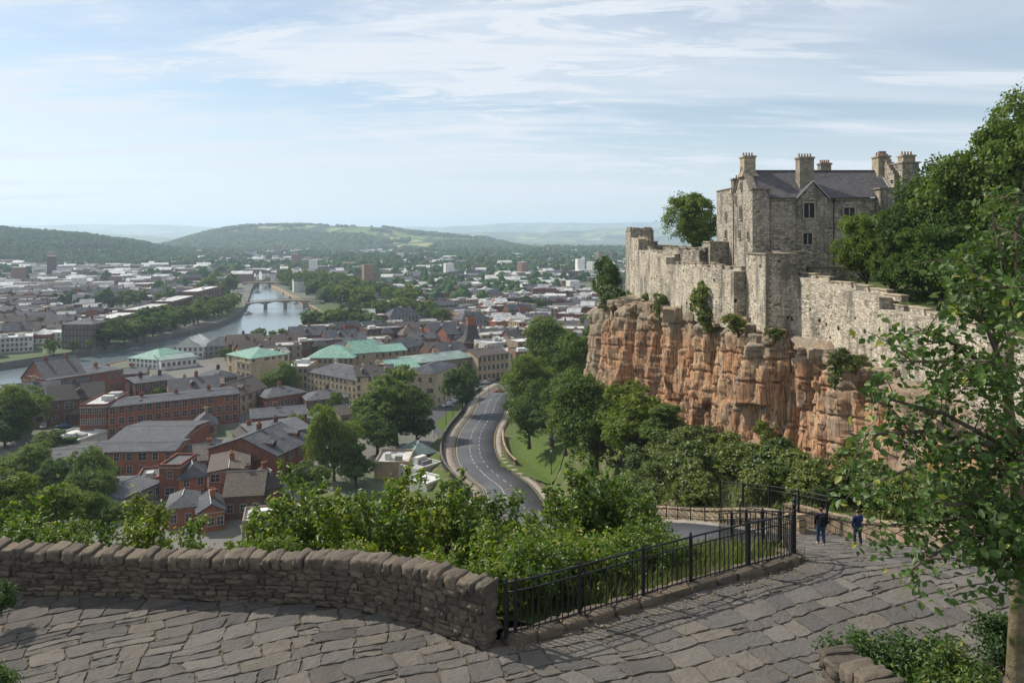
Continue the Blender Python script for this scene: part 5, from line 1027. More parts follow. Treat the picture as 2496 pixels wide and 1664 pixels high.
# --- leafy shrubs of stems, side shoots and folded leaves
def shoot_plant(seed, H, Rw, nst, nl, lsize, mat, droop=.5, sub=6, spread=1.0, trunk_r=.035):
    rs = np.random.RandomState(seed); rnd = random.Random(seed); b = MB(); Cs = []; Ns = []
    for i in range(nst):
        a = 2 * math.pi * (i + rnd.random()) / nst; rr = Rw * rnd.uniform(.25, 1.0) * spread; h = H * rnd.uniform(.55, 1.05) * (1 - .30 * (rr / Rw) ** 2); p0 = np.array([rnd.uniform(-.15, .15), rnd.uniform(-.15, .15), -.3]); p3 = np.array([math.cos(a) * rr, math.sin(a) * rr, h])
        p1 = p0 + (p3 - p0) * .35 + np.array([-p3[0] * .12, -p3[1] * .12, h * .06]); p2 = p0 + (p3 - p0) * .7 + np.array([0, 0, h * .07]); st = [p0, p1, p2, p3]; b.tube(st, [trunk_r, trunk_r * .7, trunk_r * .45, .006], 4, cap=False)
        segs = [(p1, p2, .5), (p2, p3, 1.0)]
        for k in range(sub):
            f = rnd.uniform(.25, .95); q = (p1 + (p2 - p1) * (f / .5)) if f < .5 else (p2 + (p3 - p2) * ((f - .5) / .5)); d = np.array([rnd.gauss(0, 1), rnd.gauss(0, 1), rnd.uniform(-.1, .9)]); d /= np.linalg.norm(d); ln = rnd.uniform(.35, .85) * (1.15 - f * .5); q2 = q + d * ln; b.tube([q, q2], [.012, .004], 3, cap=False); segs.append((q, q2, 1.0))
        for (s0, s1, w) in segs:
            m = int(nl * w * np.linalg.norm(s1 - s0)); t = rs.rand(m) ** .7; c = s0 + (s1 - s0) * t[:, None] + rs.normal(0, .085, (m, 3)); c[:, 2] -= .04; n = (c - (s0 + s1) / 2) * 1.2 + np.array([0, 0, .7]) + rs.normal(0, .35, (m, 3)); Cs.append(c); Ns.append(n)
    V, Fc = leaf_cards(np.concatenate(Cs), np.concatenate(Ns), lsize, rs, True, 1.9, .5)
    return mesh_np('foliage', V, Fc, M[mat], uv=False), b.mesh('stems', M['bark'], uv=False)
SHR = [shoot_plant(60 + i, 4.6, 1.6, 13, 36, .185, 'leaf_bush') for i in range(4)]
ordn = ['leftmost', 'second', 'third', 'fourth', 'fifth', 'sixth', 'seventh', 'eighth', 'ninth', 'tenth', 'eleventh', 'twelfth', 'thirteenth', 'fourteenth', 'fifteenth', 'sixteenth', 'seventeenth', 'eighteenth', 'nineteenth', 'twentieth', 'twenty-first', 'twenty-second', 'twenty-third', 'twenty-fourth', 'twenty-fifth', 'twenty-sixth', 'twenty-seventh', 'rightmost']
def shrubs():
    spots = [(-20, 1175, 27, 1.15), (55, 1190, 25, 1.1), (120, 1245, 24, .95), (205, 1270, 23.5, .85), (285, 1262, 24, .85), (355, 1205, 26, .8), (430, 1282, 23.5, .75), (500, 1262, 24, .8), (610, 1250, 25, .85), (690, 1195, 25, 1.0), (735, 1132, 27, 1.05), (800, 1180, 25, 1.0), (862, 1150, 26, 1.05), (930, 1168, 24.5, 1.0),
             (995, 1118, 27, 1.05), (1060, 1190, 24.5, 1.0), (1095, 1112, 27.5, .9), (1150, 1180, 25, 1.0), (1215, 1215, 24.5, .95), (1290, 1205, 25.5, 1.0), (1345, 1165, 27, 1.1), (1410, 1130, 29, 1.15), (1480, 1112, 30, 1.2), (1535, 1150, 29, 1.1), (1590, 1215, 27.5, .95)]
    for i, (u, vt, y, s) in enumerate(spots):
        p = PD(u, vt, y); H = 4.6 * s * (.97 if i % 2 else 1.0); e = empty('shrub', (p[0], y, p[2] - H), i * 2.1, s); f, st = SHR[i % 4]; link('foliage', f, e); link('stems', st, e)
        w = ordn[i] if i < len(spots) - 1 else 'rightmost'; tag(e, 'bright leafy shrub rising behind the terrace wall, %s%s' % (w, '' if w in ('leftmost', 'rightmost') else ' from the left'), 'shrub', 'leafy shrubs behind the terrace wall')
shrubs()
LOW = [shoot_plant(80 + i, 1.6, .9, 12, 80, .12, 'leaf_bush', trunk_r=.015) for i in range(2)]
for i, (u, y, s) in enumerate([(40, 23, .9), (150, 22.8, .9), (660, 22.2, .8), (860, 21.6, .8), (1040, 20.8, .8), (1130, 20.2, .8), (1220, 19.8, .9), (1290, 20.4, 1.0), (1350, 21, .9), (1420, 21.6, 1.1), (1490, 22.6, .9), (1570, 23.5, 1.1), (1650, 24.5, .8), (1320, 23, 1.2), (1400, 24.2, 1.3), (1240, 22.5, 1.3), (1480, 25, 1.2), (1560, 26.5, 1.2)]):
    x = (u - CU) / F * y; z = float(slope_z(np.array([x]), np.array([y]))[0]); z = max(z, -8.7 - (1.6 * s)) if u < 1200 else z + .1
    e = empty('low_shrub', (x, y, z), i * 1.9, s); f, st = LOW[i % 2]; link('foliage', f, e); link('stems', st, e); tag(e, 'low leafy shrub close behind the %s, %s by position from the left' % ('rubble wall' if u < 1200 else 'black railing', (ordn[i] if i < 6 else ordn[i - 6]).replace('leftmost', 'first')), 'low shrub', 'low shrubs along the wall and railing')
# --- the near tree at the right edge
def near_tree():
    e = empty('broadleaf_tree', (7.95, 12.0, -9.5)); rnd = random.Random(5); rs = np.random.RandomState(5); o = np.array([7.95, 12.0, -9.5])
    def W_(u, v, y): return PD(u, v, y) - o
    T = [np.array([0, 0, -.3]), W_(2474, 1664, 12), W_(2484, 1450, 12), W_(2490, 1290, 12), W_(2470, 1120, 12), W_(2455, 950, 12.1), W_(2468, 760, 12.2), W_(2475, 600, 12.2)]
    b = MB(); b.tube(T, [.18, .135, .125, .115, .095, .075, .05, .02], 12); b.build('trunk', M['bark_moss'], e, smooth=True)
    ends = [(3, 2210, 1395, 11.2), (3, 2150, 1280, 12), (4, 2090, 1195, 12.3), (4, 2075, 1060, 11.4), (4, 2120, 960, 12), (5, 2190, 880, 11.6), (5, 2260, 800, 12.6), (5, 2330, 720, 11.8), (6, 2350, 640, 12.3), (6, 2420, 520, 12), (3, 2380, 1330, 10.8), (4, 2300, 1090, 10.9), (5, 2400, 880, 10.9), (4, 2560, 1000, 12.5), (6, 2560, 640, 12.4), (7, 2480, 470, 12.2), (3, 2300, 1230, 11.0), (5, 2290, 960, 12.8), (3, 2520, 1400, 11.4), (3, 2420, 1420, 11.4), (3, 2440, 1250, 10.8), (4, 2530, 1180, 10.9), (4, 2400, 1180, 11.8), (3, 2400, 1340, 11.9), (6, 2440, 700, 11)]
    seg = []; b = MB()
    for k, u, v, y in ends:
        p0 = T[k]; p3 = W_(u, v, y); m = p0 * .5 + p3 * .5 + np.array([rnd.uniform(-.15, .15), rnd.uniform(-.2, .2), .22]); b.tube([p0, p0 * .7 + m * .3 + (0, 0, .1), m, p3 * .75 + m * .25, p3], [.055, .045, .033, .02, .007], 6, cap=False); seg.append((p0, m, .6)); seg.append((m, p3, 1.0))
        for j in range(11):
            t = rnd.uniform(.2, 1.0); q = (p0 + (m - p0) * t * 2) if t < .5 else (m + (p3 - m) * (t - .5) * 2); d = np.array([rnd.gauss(-.25, .7), rnd.gauss(0, .7), rnd.gauss(-.05, .6)]); d /= np.linalg.norm(d); q2 = q + d * rnd.uniform(.4, .95); b.tube([q, (q + q2) / 2 + (0, 0, .06), q2], [.014, .009, .003], 4, cap=False); seg.append((q, q2, 1.6))
    b.build('branches', M['bark'], e, smooth=True); Cs = []; Ns = []
    for s0, s1, w in seg:
        m = int(13 * w * np.linalg.norm(s1 - s0)) + (5 if w > 1 else 0); t = rs.rand(m) ** .75; c = s0 + (s1 - s0) * t[:, None] + rs.normal(0, .105, (m, 3)); c[:, 2] -= .05; Cs.append(c); Ns.append(rs.normal(0, .45, (m, 3)) + np.array([-.25, -.15, .75]))
    V, Fc = leaf_cards(np.concatenate(Cs), np.concatenate(Ns), .135, rs, True, 1.45, .4); link('foliage', mesh_np('foliage', V, Fc, M['leaf_near'], uv=False), e); tag(e, 'near broadleaf tree with mossy trunk and spreading branches at the right edge of the path', 'tree')
near_tree()
rubble_wall([(5.75, 14.1, -9.5), (5.85, 13.6, -9.5), (6.3, 12.2, -9.5), (7.1, 10.2, -9.5)], [1.75, 1.9, 2.0, 2.1], .55, 'rubble_wall', 'broken end of a stone wall at the bottom right, beside the near bush', 9, rows=5)
NB_ = [shoot_plant(90 + i, 1.5, .95, 20, 95, .10, 'leaf_near', trunk_r=.012) for i in range(2)]
for u, v, y, s, k, lb in [(2150, 1545, 14.7, .95, 0, 'broad bush spilling over the broken wall at the bottom right'), (2250, 1560, 14.0, 1.0, 1, 'bush right of the broken wall end, below the near tree'), (2350, 1600, 12.4, .85, 0, 'bush at the foot of the near tree trunk'), (2470, 1500, 12.9, .7, 1, 'shaded bush behind the near tree trunk'),
                        (-25, 1625, 9.5, .34, 0, 'sprig of leaves reaching in at the bottom left corner'), (0, 1420, 18.4, .45, 1, 'dark low plant at the foot of the wall, left edge')]:
    p = PD(u, v, y); e = empty('bush', (p[0], y, p[2] - 1.5 * s), u * .01, s); f, st = NB_[k]; link('foliage', f, e); link('stems', st, e); tag(e, lb, 'bush')
# fallen leaves and grit along the kerb
rs = np.random.RandomState(9); q = rs.rand(420) * 11; C = np.array([kp(a, -abs(rs.normal(0, .35)) - .03, .05) for a in q]); C[:, 2] = path_z(C[:, 1]) + .05; V, Fc = leaf_cards(C, np.tile([0, 0, 1.], (len(C), 1)), .05, rs, False, 1.4, .25)
M['dry_leaf'] = plain('dry_leaf', (0.30, 0.22, 0.11), .9, .5, 9.0); tag(link('fallen_leaves', mesh_np('fallen_leaves', V, Fc, M['dry_leaf'], uv=False)), 'dry fallen leaves scattered on the paving along the kerb', 'leaf litter', kind='stuff')

# ------------------------------------------------------------------ the two walkers
def skin_mesh(name, verts, edges, mat, parent, sub=2):
    me = bpy.data.meshes.new(name); me.from_pydata([v[:3] for v in verts], edges, []); me.materials.append(M[mat]); o = link(name, me, parent)
    m = o.modifiers.new('skin', 'SKIN'); sv = me.skin_vertices[0].data
    for i, v in enumerate(verts): r = v[3]; sv[i].radius = (r, r) if not isinstance(r, tuple) else r
    sv[0].use_root = True; m.use_smooth_shade = True; m.use_x_symmetry = False; s = o.modifiers.new('sub', 'SUBSURF'); s.levels = sub; s.render_levels = sub; return o
M['skin'] = plain('skin', (0.42, 0.24, 0.17), .6, .15, 6); M['hair_red'] = plain('auburn_hair', (0.15, 0.055, 0.035), .8, .4, 30); M['hair_dark'] = plain('dark_hair', (0.03, 0.022, 0.018), .8, .4, 30); M['denim'] = plain('blue_denim', (0.035, 0.065, 0.12), .9, .35, 12); M['navy'] = plain('navy_cloth', (0.014, 0.017, 0.028), .9, .4, 12); M['navy_blue'] = plain('blue_jacket', (0.02, 0.035, 0.10), .85, .4, 12); M['black_cloth'] = plain('black_cloth', (0.012, 0.012, 0.015), .9, .4, 12); M['shoe'] = plain('pale_shoe', (0.34, 0.30, 0.25), .8, .3, 12); M['shoe_dark'] = plain('brown_shoe', (0.09, 0.05, 0.035), .8, .3, 12)
def person(x, y, rz, H, top, hair, label, stride=.16, shoes='shoe', arm='down', bag=False, lean=0.0):
    z = float(path_z(y)) + .035; e = empty('person', (x, y, z), rz, H / 1.75); sl_ = -.2
    hip = .92; sh = 1.42
    LF = (-.10, stride, .09); RF = (.11, -stride, .09)   # ankles (facing +y)
    V = [(0, 0, hip + .03, .135), (0, -.01, 1.12, .12), (0, -.015, 1.28, .135), (0, 0, sh - .02, .10), (0, .01, 1.50, .052), (0, .02, 1.56, .075), (0, .03, 1.65, .095), (0, .02, 1.72, .06),
         (-.10, 0, hip - .04, .095), (-.105, .06 + stride * .35, .50, .062), (LF[0], LF[1] - .02, LF[2], .042), (LF[0] - .01, LF[1] + .14, .035, .035),
         (.10, 0, hip - .04, .095), (.11, .05 - stride * .35, .50, .062), (RF[0], RF[1], RF[2], .042), (RF[0] + .01, RF[1] + .15, .035, .035)]
    E = [(0, 1), (1, 2), (2, 3), (3, 4), (4, 5), (5, 6), (6, 7), (0, 8), (8, 9), (9, 10), (10, 11), (0, 12), (12, 13), (13, 14), (14, 15)]
    hands = []
    for s in (-1, 1):
        b0 = len(V)
        if arm == 'down' or s < 0: pts = [(s * .18, 0, sh - .04, .045), (s * .245, -.03 * s, 1.15, .047), (s * .25, .06 - .04 * s, .90, .034), (s * .25, .09 - .04 * s, .82, .040)]
        else: pts = [(s * .18, 0, sh - .04, .045), (s * .25, .03, 1.16, .047), (s * .10, .20, 1.12, .036), (s * .03, .24, 1.13, .040)]
        V += pts; E += [(3, b0), (b0, b0 + 1), (b0 + 1, b0 + 2), (b0 + 2, b0 + 3)]; hx, hy, hz_ = pts[3][:3]
        for k in range(4):
            f0 = len(V); dx = (k - 1.5) * .018; V += [(hx + dx * .4, hy + dx, hz_ - .04, .010), (hx + dx * .4 - s * .012, hy + dx + .008, hz_ - .085 - (.008 if k in (1, 2) else 0), .008)]; E += [(b0 + 3, f0), (f0, f0 + 1)]
        f0 = len(V); V += [(hx - s * .01, hy + .045, hz_ - .01, .011), (hx - s * .015, hy + .06, hz_ - .045, .009)]; E += [(b0 + 3, f0), (f0, f0 + 1)]
    body = skin_mesh('body', V, E, 'skin', e)
    c = .026; J = [(0, 0, hip - .10, .185), (0, -.01, 1.08, .17), (0, -.015, 1.28, .185), (0, 0, sh, .155), (0, .01, 1.50, .10)]; JE = [(0, 1), (1, 2), (2, 3), (3, 4)]
    for s in (-1, 1):
        b0 = len(J); J += ([(s * .19, 0, sh - .025, .095), (s * .247, -.03 * s, 1.15, .066), (s * .25, .05 - .04 * s, .925, .05)] if arm == 'down' or s < 0 else [(s * .19, 0, sh - .025, .095), (s * .252, .03, 1.16, .066), (s * .12, .19, 1.12, .05)]); JE += [(3, b0), (b0, b0 + 1), (b0 + 1, b0 + 2)]
    skin_mesh('jacket', J, JE, top, e)
    T = [(0, 0, hip, .165), (-.10, 0, hip - .06, .112), (-.107, .06 + stride * .35, .50, .085), (LF[0], LF[1] - .02, .12, .068), (.10, 0, hip - .06, .112), (.112, .05 - stride * .35, .50, .085), (RF[0], RF[1], .12, .068)]
    skin_mesh('jeans', T, [(0, 1), (1, 2), (2, 3), (0, 4), (4, 5), (5, 6)], 'denim', e)
    for Q in (LF, RF): skin_mesh('shoe', [(Q[0], Q[1] - .06, .06, .066), (Q[0], Q[1] + .06, .055, .062), (Q[0], Q[1] + .17, .04, .05)], [(0, 1), (1, 2)], shoes, e, 1)
    skin_mesh('hair', [(0, -.05, 1.59, .085), (0, -.03, 1.67, .12), (0, .0, 1.73, .09)], [(0, 1), (1, 2)], hair, e)
    f = MB(); f.tube([(0, .125, 1.645), (0, .145, 1.62), (0, .12, 1.605)], [.010, .014, .012], 5)
    for s in (-1, 1): f.tube([(s * .098, .02, 1.665), (s * .108, .015, 1.645), (s * .098, .02, 1.62)], [.012, .016, .01], 5)
    f.build('face_features', M['skin'], body)
    f = MB()
    for s in (-1, 1): f.box((s * .034, .118, 1.66), (.022, .012, .01))
    f.box((0, .116, 1.58), (.045, .01, .008)); f.build('eyes_and_mouth', M['hair_dark'], body)
    if bag: b = MB(); b.box((0, -.22, 1.22), (.26, .14, .36), 0, 0, .01, taper=.85); b.build('backpack', M['black_cloth'], e)
    tag(e, label, 'person', 'people walking on the path'); return e
person(PD(2001, 1331, 34.2)[0], 34.2, R(-4), 1.72, 'navy', 'hair_red', 'person in dark jacket and blue jeans with reddish hair walking away down the path', .10, 'shoe', 'down', True)
person(PD(2091, 1334, 34.0)[0], 34.0, R(12), 1.60, 'navy_blue', 'hair_dark', 'person in dark blue jacket and jeans beside the parapet, partly under the branches', .12, 'shoe', 'hold', False)
# ------------------------------------------------------------------ the town
WIN = {}
def win_mesh(w, h, far=False, stone=False, bars=1):
    k = (round(w, 2), round(h, 2), far, stone, bars)
    if k not in WIN:
        f = MB(); g = MB(); t = .09; g.add([(-w / 2, -.03, 0), (w / 2, -.03, 0), (w / 2, -.03, h), (-w / 2, -.03, h)], [(0, 1, 2, 3)])
        for a in ((-w / 2 - t, -w / 2, -t, h + t), (w / 2, w / 2 + t, -t, h + t)): f.b2(a[0], a[1], -.07, .02, a[2], a[3])
        f.b2(-w / 2, w / 2, -.07, .02, h, h + t); f.b2(-w / 2 - t - .05, w / 2 + t + .05, -.14, .02, -t - .06, -t)
        for i in range(bars): x = -w / 2 + w * (i + 1) / (bars + 1); f.b2(x - .035, x + .035, -.06, .0, 0, h)
        if not far or h > 1.2: f.b2(-w / 2, w / 2, -.055, .0, h * .5 - .03, h * .5 + .03)
        fm = M['frame_stone'] if stone else M['frame']
        if far: b = MB(); b.add(g.v, g.f, 0); b.add(f.v, f.f, 1); WIN[k] = (b.mesh('window', [M['glass'], fm], uv=False), None)
        else: WIN[k] = (f.mesh('window', fm, uv=False), g.mesh('pane', M['glass'], uv=False))
    return WIN[k]
def put_win(e, x, y, z, rz, w, h, far=False, stone=False, bars=1):
    a, b = win_mesh(w, h, far, stone, bars); o = link('window', a, e, (x, y, z), rz)
    if b: link('pane', b, o)
def roof_mesh(w, d, h, rh, kind, ov=.35, axis=0):
    b = MB(); x0, x1, y0, y1 = -ov, w + ov, -ov, d + ov
    if kind == 'flat': b.b2(.3, w - .3, .3, d - .3, h - .25, h + .05); return b
    if kind == 'hip':
        if w >= d: r = [(x0 + d / 2 * .9, d / 2), (x1 - d / 2 * .9, d / 2)]
        else: r = [(w / 2, y0 + w / 2 * .9), (w / 2, y1 - w / 2 * .9)]
        V = [(x0, y0, h), (x1, y0, h), (x1, y1, h), (x0, y1, h), (*r[0], h + rh), (*r[1], h + rh)]
        Fc = [(0, 1, 5, 4), (1, 2, 5), (2, 3, 4, 5), (3, 0, 4)] if w >= d else [(0, 1, 4), (1, 2, 5, 4), (2, 3, 5), (3, 0, 4, 5)]
        b.add(V + [(x0, y0, h - .15), (x1, y0, h - .15), (x1, y1, h - .15), (x0, y1, h - .15)], Fc + [(6, 7, 1, 0), (7, 8, 2, 1), (8, 9, 3, 2), (9, 6, 0, 3)]); return b
    if axis == 0: pr = [(x0, y0, h), (x1, y0, h), (x1, d / 2, h + rh), (x0, d / 2, h + rh), (x0, y1, h), (x1, y1, h)]
    else: pr = [(x0, y0, h), (x0, y1, h), (w / 2, y1, h + rh), (w / 2, y0, h + rh), (x1, y0, h), (x1, y1, h)]
    lo = [(a, b_, c - .22) for a, b_, c in pr]
    F1 = [(0, 1, 2, 3), (3, 2, 5, 4)] if axis == 0 else [(0, 3, 2, 1), (3, 4, 5, 2)]
    Fc = F1 + [tuple(i + 6 for i in f)[::-1] for f in F1] + [(0, 6, 7, 1), (4, 5, 11, 10), (0, 3, 9, 6), (3, 4, 10, 9), (1, 7, 8, 2), (2, 8, 11, 5)]
    b.add(pr + lo, Fc); return b
def wall_mesh(w, d, h, rh, kind, axis=0, z0=-.5):
    b = MB(); b.add([(0, 0, z0), (w, 0, z0), (w, d, z0), (0, d, z0), (0, 0, h), (w, 0, h), (w, d, h), (0, d, h)], [(0, 1, 5, 4), (1, 2, 6, 5), (2, 3, 7, 6), (3, 0, 4, 7)])
    if kind == 'gable':
        q = .12
        if axis == 0: b.add([(0, 0, h), (0, d, h), (0, d / 2, h + rh - q)], [(0, 2, 1)]); b.add([(w, 0, h), (w, d, h), (w, d / 2, h + rh - q)], [(0, 1, 2)])
        else: b.add([(0, 0, h), (w, 0, h), (w / 2, 0, h + rh - q)], [(0, 1, 2)]); b.add([(0, d, h), (w, d, h), (w / 2, d, h + rh - q)], [(0, 2, 1)])
    if kind == 'flat':
        for a in ((0, w, 0, .3), (0, w, d - .3, d), (0, .3, .3, d - .3), (w - .3, w, .3, d - .3)): b.b2(a[0], a[1], a[2], a[3], h, h + .55)
        b.b2(-.12, w + .12, -.12, -.001, h + .1, h + .3)
    return b
OCC = []                                      # footprints taken: x, y, radius
def bparts(e, w, d, h, rh, roof, wm, rm, win, side, axis=0, chim=1, far=False, stone=False, seed=0, junk=2, wsz=(1.15, 1.6), trim=True):
    rnd = random.Random(seed); wb = wall_mesh(w, d, h, rh, roof, axis)
    if trim and not far: wb.b2(-.1, w + .1, -.1, -.002, h - .35, h - .1); wb.m[-6:] = [1] * 6; wb.b2(w + .002, w + .1, -.09, d, h - .349, h - .101); wb.m[-6:] = [1] * 6
    wb.build('walls', [wm, M['frame_stone']], e); ro = roof_mesh(w, d, h, rh, roof, axis=axis).build('roof', rm, e)
    if roof != 'flat' and not far:
        r = MB()
        if roof == 'gable': r.tube([(-.3, d / 2, h + rh + .05), (w + .3, d / 2, h + rh + .05)] if axis == 0 else [(w / 2, -.3, h + rh + .05), (w / 2, d + .3, h + rh + .05)], .13, 5)
        else: r.tube([(d * .45 - .35, d / 2, h + rh + .03), (w + .35 - d * .45, d / 2, h + rh + .03)] if w >= d else [(w / 2, w * .45 - .35, h + rh + .03), (w / 2, d + .35 - w * .45, h + rh + .03)], .13, 5)
        r.build('ridge', M['lead'], ro)
    for c in range(chim):
        q = (c + .5) / max(1, chim) + rnd.uniform(-.1, .1); b = MB(); cx, cy_ = (w * q, d * .5 + .6) if axis == 0 else (w * .5 + .5, d * q); zt = h + (rh if roof != 'flat' else .6) + rnd.uniform(.8, 1.5)
        b.b2(cx - .55, cx + .55, cy_ - .4, cy_ + .4, h, zt); b.b2(cx - .65, cx + .65, cy_ - .5, cy_ + .5, zt, zt + .18)
        for k in (-.3, 0, .3): b.tube([(cx + k, cy_, zt + .18), (cx + k, cy_, zt + .65)], .11, 5)
        b.build('chimney', wm, e)
    if roof == 'flat':
        for c in range(junk):
            b = MB(); a, b_ = rnd.uniform(1.2, 3.5), rnd.uniform(1.2, 3); cx, cy_ = rnd.uniform(2.2, max(2.3, w - 2.2)), rnd.uniform(2.2, max(2.3, d - 2.2)); b.b2(cx - a / 2, cx + a / 2, cy_ - b_ / 2, cy_ + b_ / 2, h + .051, h + rnd.uniform(.8, 2.0)); b.build('roof_box', rnd.choice([M['flat_light'], M['grey'], M['white']]), e)
    elif not far and w > 8:
        for c in range(junk):
            if axis: break
            b = MB(); x = w * rnd.uniform(.15, .85); t = rnd.uniform(.3, .6); b.add([(x - .5, d / 2 * t - .35, h + rh * t + .12), (x + .5, d / 2 * t - .35, h + rh * t + .12), (x + .5, d / 2 * t + .7, h + rh * (t + 1.4 / d) + .12), (x - .5, d / 2 * t + .7, h + rh * (t + 1.4 / d) + .12)], [(0, 1, 2, 3)]); b.build('rooflight', M['glass'], ro)
    if roof == 'gable' and axis == 0 and rh > 2.2 and w > 9 and junk:
        for c in range(1 if far else rnd.randint(1, 1 + int(w / 12))):
            x = w * (c + rnd.uniform(.3, .7)) / (1 if far else 1 + int(w / 12)); yb = d * .14; z0 = h + rh * .30; b = MB(); b.b2(x - .8, x + .8, yb, d * .42, h, z0 + 1.0)
            b.add([(x - 1.0, yb - .2, z0 + 1.0), (x + 1.0, yb - .2, z0 + 1.0), (x, yb - .2, z0 + 1.75), (x - 1.0, d * .45, z0 + 1.0), (x + 1.0, d * .45, z0 + 1.0), (x, d * .45, z0 + 1.75)], [(0, 1, 2), (0, 2, 5, 3), (2, 1, 4, 5)], 1); b.add([(x - .5, yb - .03, z0), (x + .5, yb - .03, z0), (x + .5, yb - .03, z0 + .85), (x - .5, yb - .03, z0 + .85)], [(0, 1, 2, 3)], 2)
            b.build('dormer', [wm, rm, M['glass']], ro)
    nc, nr_ = win; fh = h / nr_ if nr_ else h; ww, wh = wsz; wh = min(wh, fh * .55)
    for j in range(nr_):
        z = fh * j + fh * .32
        for i in range(nc):
            if rnd.random() < .06: continue
            put_win(e, w * (i + .5) / nc, 0, z, 0, ww * (1.7 if rnd.random() < .15 and w / nc > 2.6 else 1), wh, far, stone)
        for sx in (0, 1):
            if not side[sx]: continue
            for i in range(side[sx]): put_win(e, w if sx else 0, d * (i + .5) / side[sx], z, R(90) if sx else R(-90), ww, wh, far, stone)
def hero(name, u1, v1, u2, v2, vt, d, roof, wall, rmat, win, side=(0, 0), vr=None, rh=None, axis=0, chim=1, label='', cat='building', junk=2, stone=None, wsz=(1.15, 1.6), z=ZC, group=None):
    p1, p2 = P(u1, v1, z), P(u2, v2, z); w = float(np.hypot(*(p2 - p1)[:2])); a = math.atan2(p2[1] - p1[1], p2[0] - p1[0]); h = (v1 - vt) / F * p1[1]
    if rh is None:
        if vr is None: rh = (d if axis == 0 else w) * .32
        else: m = (p1 + p2) / 2; ym = m[1] + math.cos(a) * d / 2; rh = max(.6, (-z - (vr - HZ) / F * ym) - h)
    e = empty(name, p1, a); bparts(e, w, d, h, rh, roof, M[wall], M[rmat], win, side, axis, chim, False, (wall in ('cream', 'tan')) if stone is None else stone, int(u1 * 7 + v1), junk, wsz)
    tag(e, label, cat, group); n = max(1, int(round(w / 8)))
    if rmat.startswith('copper'):
        for i in range(n + 1): q = p1 + (p2 - p1) * i / n; OCC.append((q[0] - q[0] / q[1] * 16, q[1] - 16, 13)); OCC.append((q[0] - q[0] / q[1] * 34, q[1] - 34, 9))
    for i in range(n + 1): q = p1 + (p2 - p1) * i / n + np.array([-math.sin(a), math.cos(a), 0]) * d / 2; OCC.append((q[0], q[1], d / 2 + 3))
    return e, w, h, rh
B = 'brick_building'; S_ = 'stone_building'
hero(B, 262, 1068, 583, 1028, 992, 13, 'gable', 'brick', 'slate', (15, 3), (0, 3), vr=972, chim=3, label='long three-storey red brick block with white windows and slate roof', junk=4, wsz=(1.4, 1.7))
hero(B, 194, 1070, 260, 1068, 990, 17, 'flat', 'brick', 'flat_light', (4, 3), (3, 0), chim=0, label='red brick end wing with pale flat roof, left end of the long brick block', junk=3)
hero(B, 118, 1008, 300, 974, 926, 14, 'hip', 'brick', 'slate', (9, 3), (3, 0), vr=905, chim=3, label='red brick block with hipped slate roof behind the brick end wing')
hero(B, 52, 986, 118, 1009, 921, 13, 'gable', 'brick', 'slate', (5, 3), (0, 0), axis=1, chim=2, label='gabled red brick building nearest the left river bend')
hero(B, 228, 958, 355, 950, 916, 14, 'gable', 'brick', 'slate', (7, 2), (0, 3), vr=897, chim=2, label='plain red brick slab with a long dark slate roof, upper left of the long block')
hero(B, 330, 985, 430, 972, 934, 14, 'hip', 'brick_dark', 'slate', (5, 2), (0, 3), vr=915, chim=2, label='dark hipped house between the brick slab and the brown gabled house')
hero(B, 428, 984, 545, 975, 942, 13, 'gable', 'tan', 'slate_brown', (5, 2), (0, 2), vr=922, chim=2, label='brown house with chimneys just behind the long brick block')
hero(B, 520, 962, 590, 950, 925, 14, 'hip', 'brick_dark', 'slate', (5, 2), (0, 3), vr=900, chim=1, label='dark hipped house left of the cream building with the green roof')
hero(B, 585, 1010, 650, 985, 965, 12, 'gable', 'tan', 'slate_brown', (4, 2), (0, 2), chim=1, label='small tan house left of the round tree, behind the long brick block')
hero('hall', 205, 1165, 425, 1160, 1102, 11, 'gable', 'brick', 'slate', (7, 2), (2, 0), vr=1077, chim=0, label='low red brick hall with a long slate roof, centre left', junk=0, wsz=(1.2, 2.1))
hero('hall', 264, 1120, 440, 1118, 1075, 22, 'gable', 'brick', 'slate', (5, 1), (0, 0), vr=1037, chim=0, label='large slate-roofed hall rising behind the low brick hall', junk=0)
hero('hall', 428, 1158, 590, 1146, 1126, 15, 'gable', 'brick', 'slate_brown', (5, 1), (0, 2), vr=1080, chim=1, label='slate-roofed range right of the low brick hall', junk=2)
hero(B, 676, 1178, 764, 1132, 1110, 20, 'gable', 'brick', 'slate', (4, 2), (0, 3), vr=1046, axis=0, chim=1, label='large red brick house with ridged slate roof beside the tall oval tree', junk=2)
hero(B, 560, 1168, 640, 1172, 1116, 13, 'hip', 'brick', 'slate', (2, 2), (0, 0), vr=1078, chim=0, label='red brick wing with pyramid slate roof, left of the large brick house')
hero(B, 620, 1120, 760, 1098, 1062, 15, 'hip', 'brick_dark', 'slate', (4, 2), (0, 3), vr=1030, chim=1, label='slate-roofed brick house behind the large ridged brick house')
hero(B, 508, 1222, 606, 1212, 1150, 14, 'gable', 'brick', 'slate_brown', (3, 2), (0, 3), vr=1126, axis=1, chim=1, label='red brick house with street gable in the middle of the brick group')
hero('brick_tower', 436, 1224, 506, 1214, 1168, 9, 'hip', 'brick', 'slate', (2, 2), (0, 2), vr=1126, chim=0, label='square brick tower with pyramid slate roof')
hero(B, 388, 1218, 440, 1218, 1137, 9, 'flat', 'brick', 'flat_dark', (1, 2), (0, 0), chim=0, label='plain red brick block with flat top left of the brick tower', junk=0)
